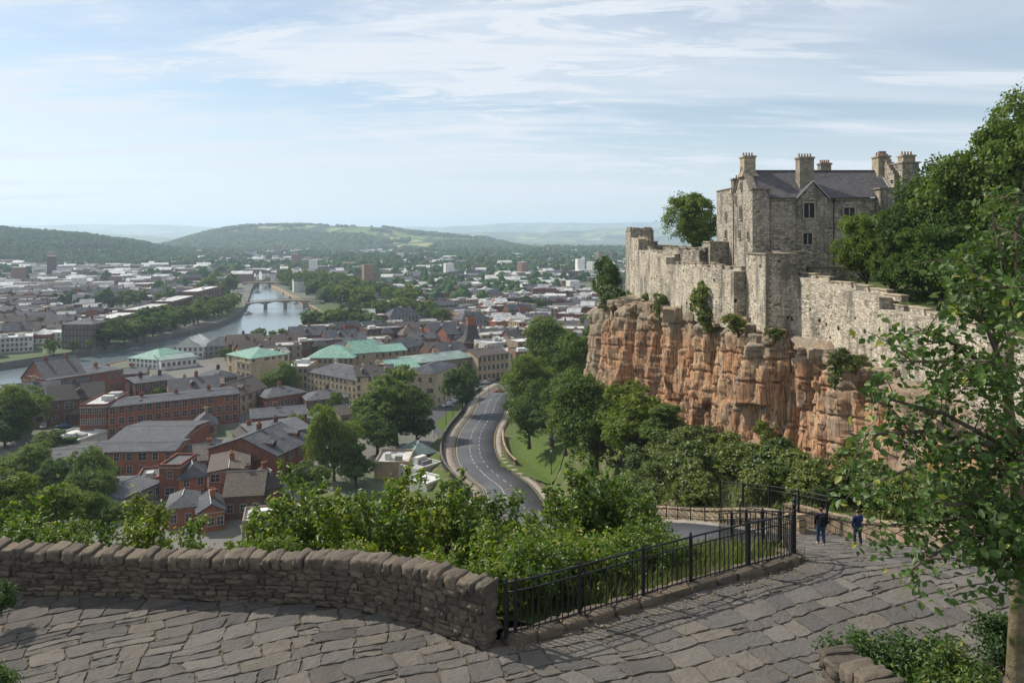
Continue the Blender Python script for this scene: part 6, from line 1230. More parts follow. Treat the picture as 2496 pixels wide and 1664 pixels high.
hero(B, 404, 1292, 478, 1284, 1240, 9, 'hip', 'brick', 'slate', (2, 1), (0, 1), vr=1199, chim=0, label='small red brick house with pyramid roof nearest the terrace wall')
hero(B, 545, 1268, 640, 1262, 1210, 11, 'gable', 'brick_dark', 'slate_brown', (3, 1), (0, 2), chim=1, label='dark brick house low down behind the shrubs, right of the small pyramid-roofed house')
hero(B, 480, 1300, 548, 1290, 1252, 9, 'gable', 'brick', 'slate', (3, 1), (0, 2), axis=1, chim=1, label='little gabled brick house right of the small pyramid-roofed house')
hero(B, 640, 1250, 706, 1234, 1196, 10, 'hip', 'brick', 'slate_brown', (3, 2), (0, 2), chim=1, label='brick house with brown hipped roof in front of the large ridged brick house')
hero(B, 700, 1262, 775, 1252, 1222, 9, 'gable', 'brick_dark', 'slate', (3, 1), (0, 2), chim=1, label='dark brick cottage at the right end of the brick group, above the shrubs')
hero(B, 590, 1320, 668, 1312, 1276, 8, 'flat', 'tan', 'flat_light', (3, 1), (0, 2), chim=0, label='small tan flat-roofed house nearest the terrace wall, right of the brick cottages', junk=2)
hero(B, 330, 1210, 386, 1205, 1172, 9, 'flat', 'brick', 'flat_dark', (2, 1), (0, 0), chim=0, label='flat brick annex left of the plain red brick block', junk=1)
hero(B, 585, 1108, 640, 1100, 1072, 10, 'gable', 'brick', 'slate_brown', (2, 1), (0, 2), axis=1, chim=1, label='gabled brick house behind the slate-roofed range')
hero(B, 470, 1066, 530, 1060, 1040, 9, 'hip', 'tan', 'slate', (2, 1), (0, 1), chim=1, label='small tan house in the yard behind the large slate-roofed hall')
hero('shed', 297, 1258, 392, 1214, 1214, 13, 'gable', 'grey', 'slate', (5, 1), (0, 0), vr=1178, chim=1, label='long grey shed with low slate roof and one chimney', junk=1)
hero('shed', 36, 1160, 186, 1150, 1130, 18, 'gable', 'grey', 'flat_dark', (6, 1), (0, 0), vr=1104, chim=0, label='low grey-roofed building between the trees at the left edge', junk=3)
hero('shed', 100, 1092, 185, 1098, 1072, 12, 'flat', 'white', 'flat_light', (4, 1), (0, 0), chim=0, label='small pale shed left of the brick end wing', junk=2)
hero(S_, 748, 950, 868, 976, 905, 16, 'hip', 'cream', 'slate', (12, 3), (0, 0), vr=890, chim=2, label='long cream stone building with rows of arched windows', wsz=(.95, 1.8))
hero(S_, 868, 977, 962, 972, 918, 14, 'gable', 'cream', 'slate_brown', (7, 3), (0, 3), vr=889, chim=1, label='cream stone wing joined to the right end of the long arched building', wsz=(.95, 1.6))
hero(S_, 1064, 992, 1113, 966, 909, 11, 'hip', 'cream', 'slate', (4, 3), (3, 0), vr=884, chim=0, label='cream stone pavilion with pyramid slate roof at the street corner', wsz=(1.2, 1.6))
e = hero(S_, 985, 990, 1062, 992, 912, 11, 'flat', 'cream', 'flat_dark', (3, 3), (0, 0), chim=0, label='cream stone front wing left of the corner pavilion', junk=0, wsz=(1.2, 1.5))
hero(S_, 956, 958, 1024, 950, 900, 18, 'gable', 'cream', 'copper', (5, 2), (0, 0), vr=874, chim=0, label='stone hall with bright green copper roof behind the corner pavilion', junk=0)
hero(S_, 1024, 945, 1176, 924, 884, 18, 'hip', 'tan', 'copper_grey', (9, 2), (0, 4), vr=858, chim=1, label='long stone building with dull grey-green roof', junk=0)
hero(S_, 748, 908, 862, 908, 872, 20, 'hip', 'tan', 'copper', (9, 2), (0, 0), vr=840, chim=0, label='stone building with broad hipped green roof above the long cream building', junk=0)
hero(S_, 862, 902, 928, 896, 862, 18, 'gable', 'tan', 'copper', (4, 2), (0, 3), vr=828, chim=0, label='tallest green-roofed hall with a steep gable', junk=0)
hero(S_, 926, 890, 992, 884, 858, 16, 'gable', 'tan', 'copper', (4, 2), (0, 3), vr=838, chim=0, label='lower green-roofed hall right of the steep one', junk=0)
hero(S_, 990, 880, 1030, 872, 848, 16, 'gable', 'tan', 'slate', (3, 2), (0, 4), vr=824, chim=0, label='stone hall with black slate roof right of the green-roofed halls', junk=0)
hero(S_, 610, 946, 705, 930, 874, 18, 'hip', 'cream', 'copper', (6, 3), (3, 4), vr=846, chim=0, label='tall cream building with green hipped roof above the round tree', junk=0, wsz=(1.3, 2.2))
hero(S_, 576, 940, 610, 948, 880, 14, 'flat', 'cream', 'flat_light', (3, 3), (0, 0), chim=0, label='narrow cream annex left of the tall green-hipped building', junk=1)
hero(S_, 690, 950, 750, 950, 896, 14, 'flat', 'tan', 'flat_light', (5, 3), (0, 0), chim=0, label='cream flat-roofed building between the round tree and the arched building', junk=2)
hero('civic_building', 312, 894, 392, 900, 872, 20, 'hip', 'white', 'copper', (8, 2), (0, 0), vr=848, chim=0, label='white modern building with pale green roof near the river', junk=0)
hero('civic_building', 392, 902, 480, 892, 878, 18, 'gable', 'white', 'copper_grey', (7, 1), (0, 0), vr=862, chim=0, label='white low wing with grey-green roof right of the pale green roof', junk=0)
hero('civic_building', 495, 870, 610, 862, 846, 18, 'hip', 'grey', 'slate', (9, 2), (0, 3), vr=820, chim=0, label='dark slate-roofed building on the near river bank', junk=3)
hero('civic_building', 420, 872, 495, 872, 846, 14, 'gable', 'white', 'flat_light', (6, 2), (0, 0), axis=1, chim=0, label='pale gabled building left of the slate roof on the near bank', junk=0)
hero('warehouse', 670, 858, 835, 846, 832, 18, 'gable', 'brick_dark', 'flat_dark', (12, 2), (0, 0), vr=817, chim=0, label='long brown warehouse with dark roof right of the river bend', junk=4)
hero(S_, 1165, 932, 1240, 922, 868, 15, 'gable', 'tan', 'slate_brown', (7, 3), (0, 3), vr=848, chim=2, label='brown stone terrace where the road disappears behind the wood', wsz=(1.2, 1.8))
hero('flat_roofed_house', 912, 1166, 996, 1166, 1130, 11, 'flat', 'tan', 'flat_light', (0, 0), (0, 0), chim=0, label='tan box house with pale flat roof and rooflight, left of the road', junk=2)
hero('flat_roofed_house', 1002, 1140, 1066, 1128, 1112, 8, 'hip', 'brick_dark', 'copper_grey', (3, 1), (0, 1), chim=0, label='little house with greenish hipped roof beside the road bend')
hero('flat_roofed_house', 1018, 1180, 1076, 1160, 1148, 8, 'flat', 'white', 'flat_light', (0, 0), (0, 0), chim=0, label='low pale flat-roofed shed nearest the outer side of the road bend', junk=2)
hero('flat_roofed_house', 1040, 1215, 1085, 1196, 1184, 7, 'flat', 'white', 'flat_light', (0, 0), (0, 0), chim=0, label='low pale shed partly hidden by the shrubs, beside the road', junk=1)
hero(B, 650, 1002, 748, 985, 970, 12, 'hip', 'brick', 'slate', (5, 1), (0, 2), vr=942, chim=1, label='low brick house with dark hipped roof right of the round tree foot')
hero(B, 748, 1000, 850, 990, 976, 12, 'hip', 'brick_dark', 'slate', (5, 1), (0, 2), vr=950, chim=1, label='dark hipped house below the long arched building')
hero(B, 612, 1052, 748, 1040, 1020, 14, 'gable', 'brick', 'slate', (5, 1), (0, 2), vr=992, chim=1, label='brick house with dark slate roof, behind and left of the tall oval tree', junk=3)
hero(B, 830, 1040, 900, 1030, 1012, 12, 'gable', 'tan', 'slate_brown', (3, 1), (0, 2), vr=985, chim=0, label='house with brown slope left of the largest tree')
hero('riverside_block', 150, 850, 226, 850, 790, 16, 'hip', 'brick_dark', 'slate', (9, 4), (0, 4), rh=2.2, chim=2, label='four-storey dark brick corner block on the far river bank', wsz=(1.4, 1.8))
for i, (a, b_, c, d_, t, w_) in enumerate([(232, 846, 268, 834, 786, 'first'), (270, 826, 345, 806, 778, 'second'), (346, 805, 420, 784, 757, 'third'), (421, 782, 480, 762, 736, 'fourth'), (481, 760, 540, 741, 712, 'fifth')]):
    hero('riverside_block', a, b_, c, d_, t, 15, 'flat', 'brick_dark', 'flat_light', (8 if i else 4, 4), (0, 0), chim=0, label='long flat-roofed dark brick terrace behind the riverside trees, %s from the left' % w_, group='riverside terrace', junk=2, wsz=(1.3, 1.7))
hero('riverside_block', -10, 862, 80, 856, 826, 18, 'flat', 'white', 'flat_light', (8, 3), (0, 0), chim=0, label='white low building on the far bank at the left edge', junk=4)
def spire():
    p = P(1148, 866, ZC); e = empty('church_spire', p, R(20)); b = MB(); b.b2(-4.5, 4.5, -4.5, 4.5, -.5, 7); b.b2(-2.1, 2.1, -2.1, 2.1, 11.5, 18.2); b.b2(-2.4, 2.4, -2.4, 2.4, 18.2, 18.8); b.build('tower_body', M['brick'], e)
    prof = [(6.2, 7), (4.3, 8.2), (3.2, 10), (2.6, 12.5), (2.35, 15.2)]; V = [(sx * r, sy * r, z) for r, z in prof for sx, sy in ((-1, -1), (1, -1), (1, 1), (-1, 1))]; b = MB(); b.add(V, [(k * 4 + i, k * 4 + (i + 1) % 4, k * 4 + 4 + (i + 1) % 4, k * 4 + 4 + i) for k in range(4) for i in range(4)]); b.build('flared_roof', M['slate_brown'], e)
    b = MB(); [b.tube([(x, y, 18.8), (x, y, 20.2)], .35, 6) for x, y in ((-1.6, -1.6), (1.6, -1.6), (1.6, 1.6), (-1.6, 1.6))]; b.add([(-1.4, -1.4, 18.8), (1.4, -1.4, 18.8), (1.4, 1.4, 18.8), (-1.4, 1.4, 18.8), (0, 0, 20.4)], [(0, 1, 4), (1, 2, 4), (2, 3, 4), (3, 0, 4)]); b.build('pinnacles', M['brick_dark'], e)
    tag(e, 'brick tower rising from a steep flared slate roof, above the grey-green roofed building', 'church tower'); OCC.append((p[0], p[1], 9))
spire()

# ------------------------------------------------------------------ generic blocks, every one an object; colours and roofs drawn from a small set
rb = random.Random(77)
KINDS = []
def mk(look, wall, rmat, roof, w, d, h, win, side, far, axis=0, name='town_house', junk=2, wt=1.0):
    e = empty(name, (0, -500, -300)); bparts(e, w, d, h, d * .3 if axis == 0 else w * .3, roof, M[wall], M[rmat], win, side, axis, 0 if roof == 'flat' else 1, far, wall in ('cream', 'tan'), len(KINDS), junk, (1.3, 1.7)); 
    rr_ = random.Random(len(KINDS) + 50)
    for k in range(2):
        ww, dd, hh = rr_.uniform(3.5, 6.5), rr_.uniform(4, 7), h * rr_.uniform(.45, .95); x = rr_.uniform(0, w - ww); y = (-dd * .55) if k == 0 else d - dd * .3; kd = rr_.choice(['gable', 'hip', 'flat']); g = empty('wing', (x, y, 0)); g.parent = e; g.empty_display_size = .1
        b = wall_mesh(ww, dd, hh, ww * .35, kd, 1); r = roof_mesh(ww, dd, hh, ww * .35, kd, .25, 1); b.add(r.v, r.f, 1)
        b.add([(ww * .3, -.04, hh * .35), (ww * .7, -.04, hh * .35), (ww * .7, -.04, hh * .35 + 1.3), (ww * .3, -.04, hh * .35 + 1.3)], [(0, 1, 2, 3)], 2); o = b.build('wing', [M[wall], M[rmat if kd != 'flat' else 'flat_light'], M['glass']], e, loc=(x, y, 0)); bpy.data.objects.remove(g)
    KINDS.append((e, look, w, d, wt)); return e
mids = [('brick gabled house', 'brick', 'slate', 'gable', 16, 11, 7.5, (5, 2), (2, 2), 1), ('brick hipped house', 'brick', 'slate_brown', 'hip', 18, 12, 7, (5, 2), (0, 2), 1), ('dark flat-roofed block', 'brick_dark', 'flat_dark', 'flat', 20, 13, 8.5, (6, 2), (0, 3), 1),
        ('pale flat-roofed block', 'white', 'flat_light', 'flat', 19, 14, 6.5, (6, 2), (2, 2), 1), ('tan flat-roofed block', 'tan', 'flat_light', 'flat', 17, 13, 9, (5, 3), (0, 3), 1), ('tan gabled house', 'tan', 'slate', 'gable', 14, 11, 7.5, (4, 2), (0, 2), 1), ('grey-roofed brick row', 'brick', 'slate', 'gable', 24, 10, 6.5, (7, 2), (0, 2), 1), ('brown gabled house', 'brick_dark', 'slate_brown', 'gable', 15, 12, 7, (4, 2), (0, 2), 1)]
MID = []
for a in mids: mk(*a[:9], True); MID.append(KINDS[-1])
def far_proto(look, wall, rmat, roof, w, d, h, nr_, seed):
    rnd = random.Random(seed); b = wall_mesh(w, d, h, d * .3, roof); b.m = [0] * len(b.f); r = roof_mesh(w, d, h, d * .3, roof); b.add(r.v, r.f, 1)
    for k in range(rnd.randint(1, 3) if roof == 'flat' else 0): a, c = rnd.uniform(2, w * .3), rnd.uniform(2, d * .4); x, y = rnd.uniform(2, w - 2 - a), rnd.uniform(2, d - 2 - c); b.b2(x, x + a, y, y + c, h, h + rnd.uniform(1, 2.4), 3)
    for k in range(rnd.randint(2, 4)):
        ww, dd, hh2 = rnd.uniform(.2, .5) * w, rnd.uniform(.35, .7) * d, h * rnd.uniform(.45, 1.25); kd = rnd.choice(['flat', 'gable', 'hip', 'flat']); x = rnd.uniform(0, w - ww); y = rnd.choice([-dd * .6, d - dd * .4, d * .3]); wi, ri = rnd.choice([(0, 1), (4, 5), (0, 6), (4, 1), (7, 6), (3, 5)])
        q = wall_mesh(ww, dd, hh2, dd * .3, kd); b.add([(a + x, c + y, e_) for a, c, e_ in q.v], q.f, wi); q = roof_mesh(ww, dd, hh2, dd * .3, kd, .2); b.add([(a + x, c + y, e_) for a, c, e_ in q.v], q.f, ri)
        for i in range(int(ww / 3)):
            cxx = x + ww * (i + .5) / int(ww / 3); V = [(cxx - .55, y - .04, hh2 * .5), (cxx + .55, y - .04, hh2 * .5), (cxx + .55, y - .04, hh2 * .5 + 1.3), (cxx - .55, y - .04, hh2 * .5 + 1.3)]; b.add(V, [(0, 1, 2, 3)], 2)
    if roof != 'flat':
        for k in range(2): x = w * rnd.uniform(.1, .9); b.b2(x - .6, x + .6, d * .5, d * .5 + .9, h, h + d * .3 + 1.2, 0)
    for j in range(nr_):
        z = h * (j + .35) / nr_; hh = min(1.6, h / nr_ * .5)
        for face, L in ((0, w), (1, d), (2, d)):
            n = int(L / 3.1)
            for i in range(n):
                c = L * (i + .5) / n; q = .65
                if face == 0: V = [(c - q, -.04, z), (c + q, -.04, z), (c + q, -.04, z + hh), (c - q, -.04, z + hh)]
                elif face == 1: V = [(w + .04, c - q, z), (w + .04, c + q, z), (w + .04, c + q, z + hh), (w + .04, c - q, z + hh)]
                else: V = [(-.04, c + q, z), (-.04, c - q, z), (-.04, c - q, z + hh), (-.04, c + q, z + hh)]
                b.add(V, [(0, 1, 2, 3)], 2)
    return (b.mesh('town_block', [M[wall], M[rmat], M['glass'], M['grey'], M['white'], M['slate'], M['flat_light'], M['brick']]), look, w, d)
FARP = [far_proto(*a) for a in [('pale flat-roofed block', 'white', 'flat_light', 'flat', 30, 20, 7, 2, 1), ('long white building', 'white', 'flat_light', 'flat', 44, 16, 6, 2, 2), ('red brick block', 'brick', 'slate', 'gable', 26, 14, 8, 2, 3), ('red brick flat-roofed block', 'brick', 'flat_light', 'flat', 28, 17, 9, 3, 4), ('dark flat-roofed block', 'brick_dark', 'flat_dark', 'flat', 30, 18, 10, 3, 5),
       ('tan block', 'tan', 'flat_light', 'flat', 26, 18, 10, 3, 6), ('slate-roofed row', 'brick_dark', 'slate', 'gable', 36, 12, 7, 2, 7), ('grey hipped building', 'grey', 'slate', 'hip', 26, 16, 8, 2, 8), ('grey low building', 'grey', 'flat_light', 'flat', 36, 22, 5, 1, 9), ('red brick row', 'brick', 'slate_brown', 'gable', 32, 11, 7, 2, 10), ('pale gabled building', 'white', 'slate', 'gable', 24, 13, 8, 2, 11), ('tan flat-topped block', 'tan', 'flat_dark', 'flat', 24, 20, 11, 3, 12)]]
for tx in RC[::4]: OCC.append((tx[0], tx[1], 11))
for u, v, r in ((1110, 1010, 18), (1070, 1050, 16), (1160, 960, 14), (1030, 1040, 12), (960, 1085, 10), (814, 1172, 8), (681, 968, 7), (222, 1240, 9), (45, 1070, 10), (12, 1092, 9), (120, 1112, 6), (130, 1222, 7), (920, 1110, 7), (1127, 1016, 6), (868, 1188, 6)):
    p = P(u, v, ZC); OCC.append((p[0], p[1], r))
def inview(x, y, m=0): u = CU + x / y * F; return -60 - m < u < (1500 if y < 600 else 1560)
PLACED = []
def free(x, y, r):
    return all((x - a) ** 2 + (y - b) ** 2 > (r * .72 + c * .9) ** 2 for a, b, c in OCC)
def onland(x, y, r):
    l, rr = river_x(np.array([y - r, y, y + r])); return bool(np.all((x > rr + r + 24) | (x < l - r - 16) | (np.array([y - r, y, y + r]) > 900)))
yy = 150.0
cand = []
while yy < 800:
    st = 16.2 if yy < 430 else 20.5 + (yy - 430) * .012
    x = -.69 * yy - 20
    while x < .32 * yy + 20:
        cand.append((x + rb.uniform(-3, 3), yy + rb.uniform(-3, 3), st)); x += st * rb.uniform(.95, 1.25)
    yy += st * .86
nm_, nf_ = 0, 0; PARK = [(-140, 520, 40), (60, 470, 22), (95, 640, 40), (-60, 330, 8), (150, 720, 45), (-330, 640, 50), (20, 600, 25)]
for x, y, st in cand:
    if not inview(x, y) or (x > -18 and y < 285) or (x > -60 and y < 225) or (y < 172): continue
    if x > 10 and y < 330: continue
    if any((x - a) ** 2 + (y - b) ** 2 < c * c for a, b, c in PARK): continue
    left = x < river_x(np.array([y]))[0][0] and y > 340
    if not onland(x, y, st * .5) or not free(x, y, st * .5): continue
    ang = (R(28) if not left else R(24)) + R(rb.choice([0, 0, 0, 90])) * 0 + rb.gauss(0, .10) + (R(-35) if (not left and x > 20 and y > 380) else 0)
    if y < 430 and nm_ < 150:
        wts = [3, 2, 1.5, .9, 1, .8, 2.2, 1.5] if x < -20 else [1.2, 1, 1.5, 2, 2, 1.2, 1, 1]; K = rb.choices(MID, wts)[0]; e = copy_tree(K[0]); w, d = K[2], K[3]; s = rb.uniform(.85, 1.12); e.scale = (s, s, s * rb.uniform(.85, 1.2)); nm_ += 1; look = K[1]; nm = 'town_house'
    elif nf_ < 290:
        wts = [1.6, .9, 2.0, 3.2, 2.4, 1.6, 2.0, 1.2, 1.4, 2.2, 1, 1.2] if left or x < -40 else [3.4, 2.4, 1.4, 2.2, .9, 2.0, 1.0, 1.2, 2.6, 1.4, 1.6, 1.2]; K = rb.choices(FARP, wts)[0]; w, d = K[2], K[3]; s = rb.uniform(.56, .82); YF = y; e = link('town_block', K[0]); e.scale = (s, s, s * rb.uniform(.8, 1.25)); nf_ += 1; look = K[1]
    else: continue
    e.location = (x - math.cos(ang) * w * s / 2 + math.sin(ang) * d * s / 2, y - math.sin(ang) * w * s / 2 - math.cos(ang) * d * s / 2, ZC); e.rotation_euler = (0, 0, ang)
    OCC.append((x, y, st * .42)); band = 0 if y < 300 else 1 if y < 430 else 2 if y < 560 else 3 if y < 680 else 4
    PLACED.append((e, look, left, band, x / y, 'block' if e.name.startswith('town_block') else 'house'))
def purge(e):
    for c in list(e.children): purge(c)
    bpy.data.objects.remove(e)
for K in KINDS: purge(K[0])
REG = {False: ['among the near brick rows', 'in the near town, river side', 'in the middle town, near bank', 'in the farther town, near bank', 'in the farthest rows, near bank'], True: ['across the river, beside the quay', 'across the river, first rows', 'across the river, middle rows', 'across the river, farther rows', 'across the river, last rows']}
NUM = ['first', 'second', 'third', 'fourth', 'fifth', 'sixth', 'seventh', 'eighth', 'ninth', 'tenth', 'eleventh', 'twelfth', 'thirteenth', 'fourteenth', 'fifteenth', 'sixteenth', 'seventeenth', 'eighteenth', 'nineteenth', 'twentieth', 'twenty-first', 'twenty-second', 'twenty-third', 'twenty-fourth', 'twenty-fifth', 'twenty-sixth', 'twenty-seventh', 'twenty-eighth', 'twenty-ninth', 'thirtieth'] + ['thirty-%s' % q for q in ('first', 'second', 'third', 'fourth', 'fifth', 'sixth', 'seventh', 'eighth', 'ninth')]
def label_rows(rows, cat, grp):
    """rows: (object, look, region phrase, sort key); the label counts look-alikes in one region from the left"""
    d = {}
    for r in rows: d.setdefault((r[1], r[2]), []).append(r)
    for (look, reg), L in d.items():
        L.sort(key=lambda r: r[3])
        for i, r in enumerate(L): tag(r[0], '%s %s%s' % (look, reg, '' if len(L) == 1 else ', %s from the left' % NUM[min(i, len(NUM) - 1)]), cat, grp)
label_rows([(p[0], p[1], REG[bool(p[2])][p[3]], p[4]) for p in PLACED if p[5] == 'house'], 'house', 'houses of the near town')
label_rows([(p[0], p[1], REG[bool(p[2])][p[3]], p[4]) for p in PLACED if p[5] == 'block'], 'building', 'blocks of the farther town')
print('placed', nm_, nf_)
# far town: thousands of small roofs, one object
def far_town():
    rs = np.random.RandomState(8); Vs = []; Fs = []; Ms = []; b = 0; y = YF + 8
    cube = np.array([(-.5, -.5, 0), (.5, -.5, 0), (.5, .5, 0), (-.5, .5, 0), (-.5, -.5, 1), (.5, -.5, 1), (.5, .5, 1), (-.5, .5, 1), (-.5, 0, 1.45), (.5, 0, 1.45)])
    while y < 3000:
        st = 20 + (y - 600) * .016; n = int(1.2 * y / st * 1.3); xs = np.linspace(-.72 * y, .22 * y, n) + rs.uniform(-st * .4, st * .4, n); ys_ = y + rs.uniform(-st * .4, st * .4, n)
        dens = fbm(xs / 140, ys_ / 200, 91, 4)
        for x, q, dn in zip(xs, ys_, dens):
            if dn < .46 + (q - 700) / 20000 and rs.rand() < .62: continue
            l, r = river_x(np.array([q]))
            if q < 950 and l[0] - 22 < x < r[0] + 22: continue
            if q < 800 and any((x - a) ** 2 + (q - c) ** 2 < (k + 10) ** 2 for a, c, k in OCC[-400:]): continue
            w, d, h = rs.uniform(9, 25) * (1 + (q - 700) / 2600), rs.uniform(8, 14), rs.choice([4.5, 5.5, 6.5, 8, 11], p=[.3, .3, .2, .15, .05]); a = rs.normal(.35, .25); gab = rs.rand() < .45
            if rs.rand() < .012: w, d, h = 12, 12, rs.uniform(18, 30); gab = False
            V = cube * np.array([w, d, h]); V[8:, 2] = h + (d * .28 if gab else .01); V = np.stack([V[:, 0] * math.cos(a) - V[:, 1] * math.sin(a) + x, V[:, 0] * math.sin(a) + V[:, 1] * math.cos(a) + q, V[:, 2] + ZC], 1)
            wm = rs.choice(5, p=[.38, .16, .10, .22, .14]); rm = rs.choice([5, 6, 7], p=[.45, .37, .18] if gab else [.06, .74, .20])
            Vs.append(V); Fs += [(b, b + 1, b + 5, b + 4), (b + 1, b + 2, b + 6, b + 5), (b + 2, b + 3, b + 7, b + 6), (b + 3, b, b + 4, b + 7), (b + 4, b + 5, b + 9, b + 8), (b + 8, b + 9, b + 6, b + 7), (b + 4, b + 8, b + 7), (b + 5, b + 6, b + 9)]; Ms += [wm] * 4 + [rm] * 2 + [wm] * 2; b += 10
        y += st * .95
    o = link('distant_town', mesh_np('distant_town', np.concatenate(Vs), Fs, [M['white'], M['brick'], M['brick_dark'], M['tan'], M['grey'], M['slate'], M['flat_light'], M['flat_dark']], Ms, uv=False)); tag(o, 'distant town of countless small pale and brick roofs reaching to the foot of the hills', 'distant town', kind='stuff')
far_town()
# ------------------------------------------------------------------ trees of the valley
TR = []
def vt(key, x, y, H, Wd, look, reg):
    H *= .86; Wd *= .82
    TR.append((tree(key, x, y, ZC, H, Wd, rb.uniform(0, 6)), look, reg, x / y)); OCC.append((x, y, Wd * .35))
def row(pts, n, H, Wd, off, reg, keys=('mid1', 'mid2'), look='leafy tree'):
    c, s = interp_poly(pts, 2.0)
    for i in range(n):
        q = s[-1] * (i + .5) / n + rb.uniform(-1.5, 1.5); x, y = np.interp(q, s, c[:, 0]), np.interp(q, s, c[:, 1]); k = rb.uniform(.82, 1.18); vt(rb.choice(keys), x + off + rb.uniform(-1.5, 1.5), y + rb.uniform(-2, 2), H * k, Wd * k, look, reg)
row([P(262, 848, ZC), P(345, 830, ZC), P(425, 808, ZC), P(505, 785, ZC), P(560, 764, ZC), P(585, 748, ZC)], 21, 14.5, 17, -4, 'along the far quay below the riverside terrace')
row([P(300, 838, ZC), P(425, 802, ZC), P(545, 766, ZC)], 12, 15, 17, -12, 'in the second line behind the far quay')
row([P(535, 742, ZC), P(572, 722, ZC), P(590, 700, ZC)], 9, 19, 16, -8, 'on the far bank above the near bridge', ('mid1', 'mid3'), 'tall dark tree')
row([P(555, 728, ZC), P(575, 705, ZC), P(585, 690, ZC)], 7, 19, 18, -26, 'on the far bank, second line above the bridge', ('mid1', 'mid3'), 'tall dark tree')
row([P(665, 690, ZC), P(710, 706, ZC), P(760, 722, ZC), P(820, 748, ZC), P(870, 770, ZC)], 24, 21, 22, 9, 'in the front avenue right of the river', ('mid1', 'mid2', 'mid3'), 'full tree')
row([P(690, 688, ZC), P(760, 706, ZC), P(850, 738, ZC), P(905, 762, ZC)], 20, 22, 24, 30, 'in the back avenue right of the river', ('mid1', 'mid3'), 'full tree')
row([P(730, 812, ZC), P(790, 812, ZC), P(850, 812, ZC), P(905, 808, ZC)], 11, 15, 17, 4, 'between the brown warehouse and the river', ('mid1', 'mid2'))
row([P(848, 800, ZC), P(900, 790, ZC), P(960, 785, ZC), P(1000, 778, ZC), P(1080, 800, ZC)], 13, 17, 20, 0, 'in the clump in front of the avenues', ('mid1', 'mid2'), 'dense tree')
row([P(610, 836, ZC), P(650, 832, ZC), P(690, 826, ZC)], 4, 8, 8, 0, 'on the near bank above the slate-roofed building', ('mid2', 'mid3'))
row([P(90, 862, ZC), P(150, 866, ZC), P(240, 850, ZC)], 4, 8, 7, 0, 'on the far bank left of the quay trees', ('mid2', 'mid3'))
row([P(1475, 745, ZC), P(1500, 720, ZC)], 2, 16, 14, 0, 'close left of the castle rock', ('mid1',))
for a, b, c in PARK:
    n = int(c * c / 95)
    for i in range(n):
        r = c * math.sqrt(rb.random()) * .9; t = rb.uniform(0, 6.28)
        if onland(a + r * math.cos(t), b + r * math.sin(t), 4): vt(rb.choice(['far1', 'far2', 'mid2'] if b > 450 else ['mid1', 'mid2']), a + r * math.cos(t), b + r * math.sin(t), rb.uniform(9, 14), rb.uniform(9, 14), 'park tree', 'in the grove %s' % {0: 'behind the riverside terrace', 1: 'right of the tree clump', 2: 'beyond the spire', 3: 'in the near town', 4: 'left of the castle rock', 5: 'far left across the river', 6: 'above the tree clump'}[PARK.index((a, b, c))])
k = 0; tries = 0
while k < 70 and tries < 4000:
    tries += 1; y = 170 + 560 * rb.random() ** .9; x = rb.uniform(-.69, .16) * y
    if x > -25 and y < 300: continue
    if not onland(x, y, 4) or not free(x, y, 5): continue
    vt('mid2' if y < 420 else 'far2', x, y, rb.uniform(6, 10), rb.uniform(6, 10), 'small street tree', 'among the %s' % ('near houses' if y < 300 else 'middle houses' if y < 430 else 'farther blocks' if y < 580 else 'farthest blocks')); k += 1
label_rows(TR, 'tree', 'trees of the valley town'); print('trees', len(TR))
def clumps(name, pos, rad, hgt, nq, size, mat, label, seed):
    """far crowns: one small lumpy dome each"""
    rs = np.random.RandomState(seed); n = len(pos); na, nb = 7, 4; A = np.arange(na) * 2 * np.pi / na
    base = [(math.cos(a + .4 * j) * math.cos(e), math.sin(a + .4 * j) * math.cos(e), math.sin(e)) for j, e in enumerate((-.25, .25, .7, 1.1)) for a in A] + [(0, 0, 1)]; base = np.array(base); m = len(base)
    F = [(j * na + i, j * na + (i + 1) % na, (j + 1) * na + (i + 1) % na, (j + 1) * na + i) for j in range(nb - 1) for i in range(na)] + [((nb - 1) * na + i, (nb - 1) * na + (i + 1) % na, m - 1, m - 1) for i in range(na)]
    V = base[None] * rs.uniform(.68, 1.22, (n, m, 1)); V = V * np.stack([rad, rad, hgt], 1)[:, None, :] + np.array(pos)[:, None, :]
    Q = np.array([f for f in F if f[2] != f[3]]); T = np.array([f[:3] for f in F if f[2] == f[3]]); off = (np.arange(n) * m)[:, None, None]
    fq = (Q[None] + off).reshape(-1, 4); ft = (T[None] + off).reshape(-1, 3); fs = np.concatenate([np.stack([fq[:, 0], fq[:, 1], fq[:, 2]], 1), np.stack([fq[:, 0], fq[:, 2], fq[:, 3]], 1), ft])
    o = link(name, mesh_np(name, V.reshape(-1, 3), fs, M[mat], uv=False, smooth=False)); tag(o, label, 'trees', kind='stuff')
rs = np.random.RandomState(44); n = 6200; Y = 640 + 2600 * rs.rand(n) ** .8; X = rs.uniform(-.72, .24, n) * Y; l, r = river_x(Y); dn = fbm(X / 150, Y / 220, 93, 4); ok = (dn > .475) & ~((Y < 960) & (X > l - 14) & (X < r + 14)); X, Y = X[ok], Y[ok]; s = 1 + (Y - 640) / 1800
clumps('distant_trees', np.stack([X, Y, Y * 0 + ZC + 3], 1), rs.uniform(4.5, 8, len(X)) * s, rs.uniform(6, 10, len(X)) * (.5 + .5 * s), 70, 3.0, 'leaf_far', 'distant tree crowns scattered in dark clumps between the roofs of the far town', 3)
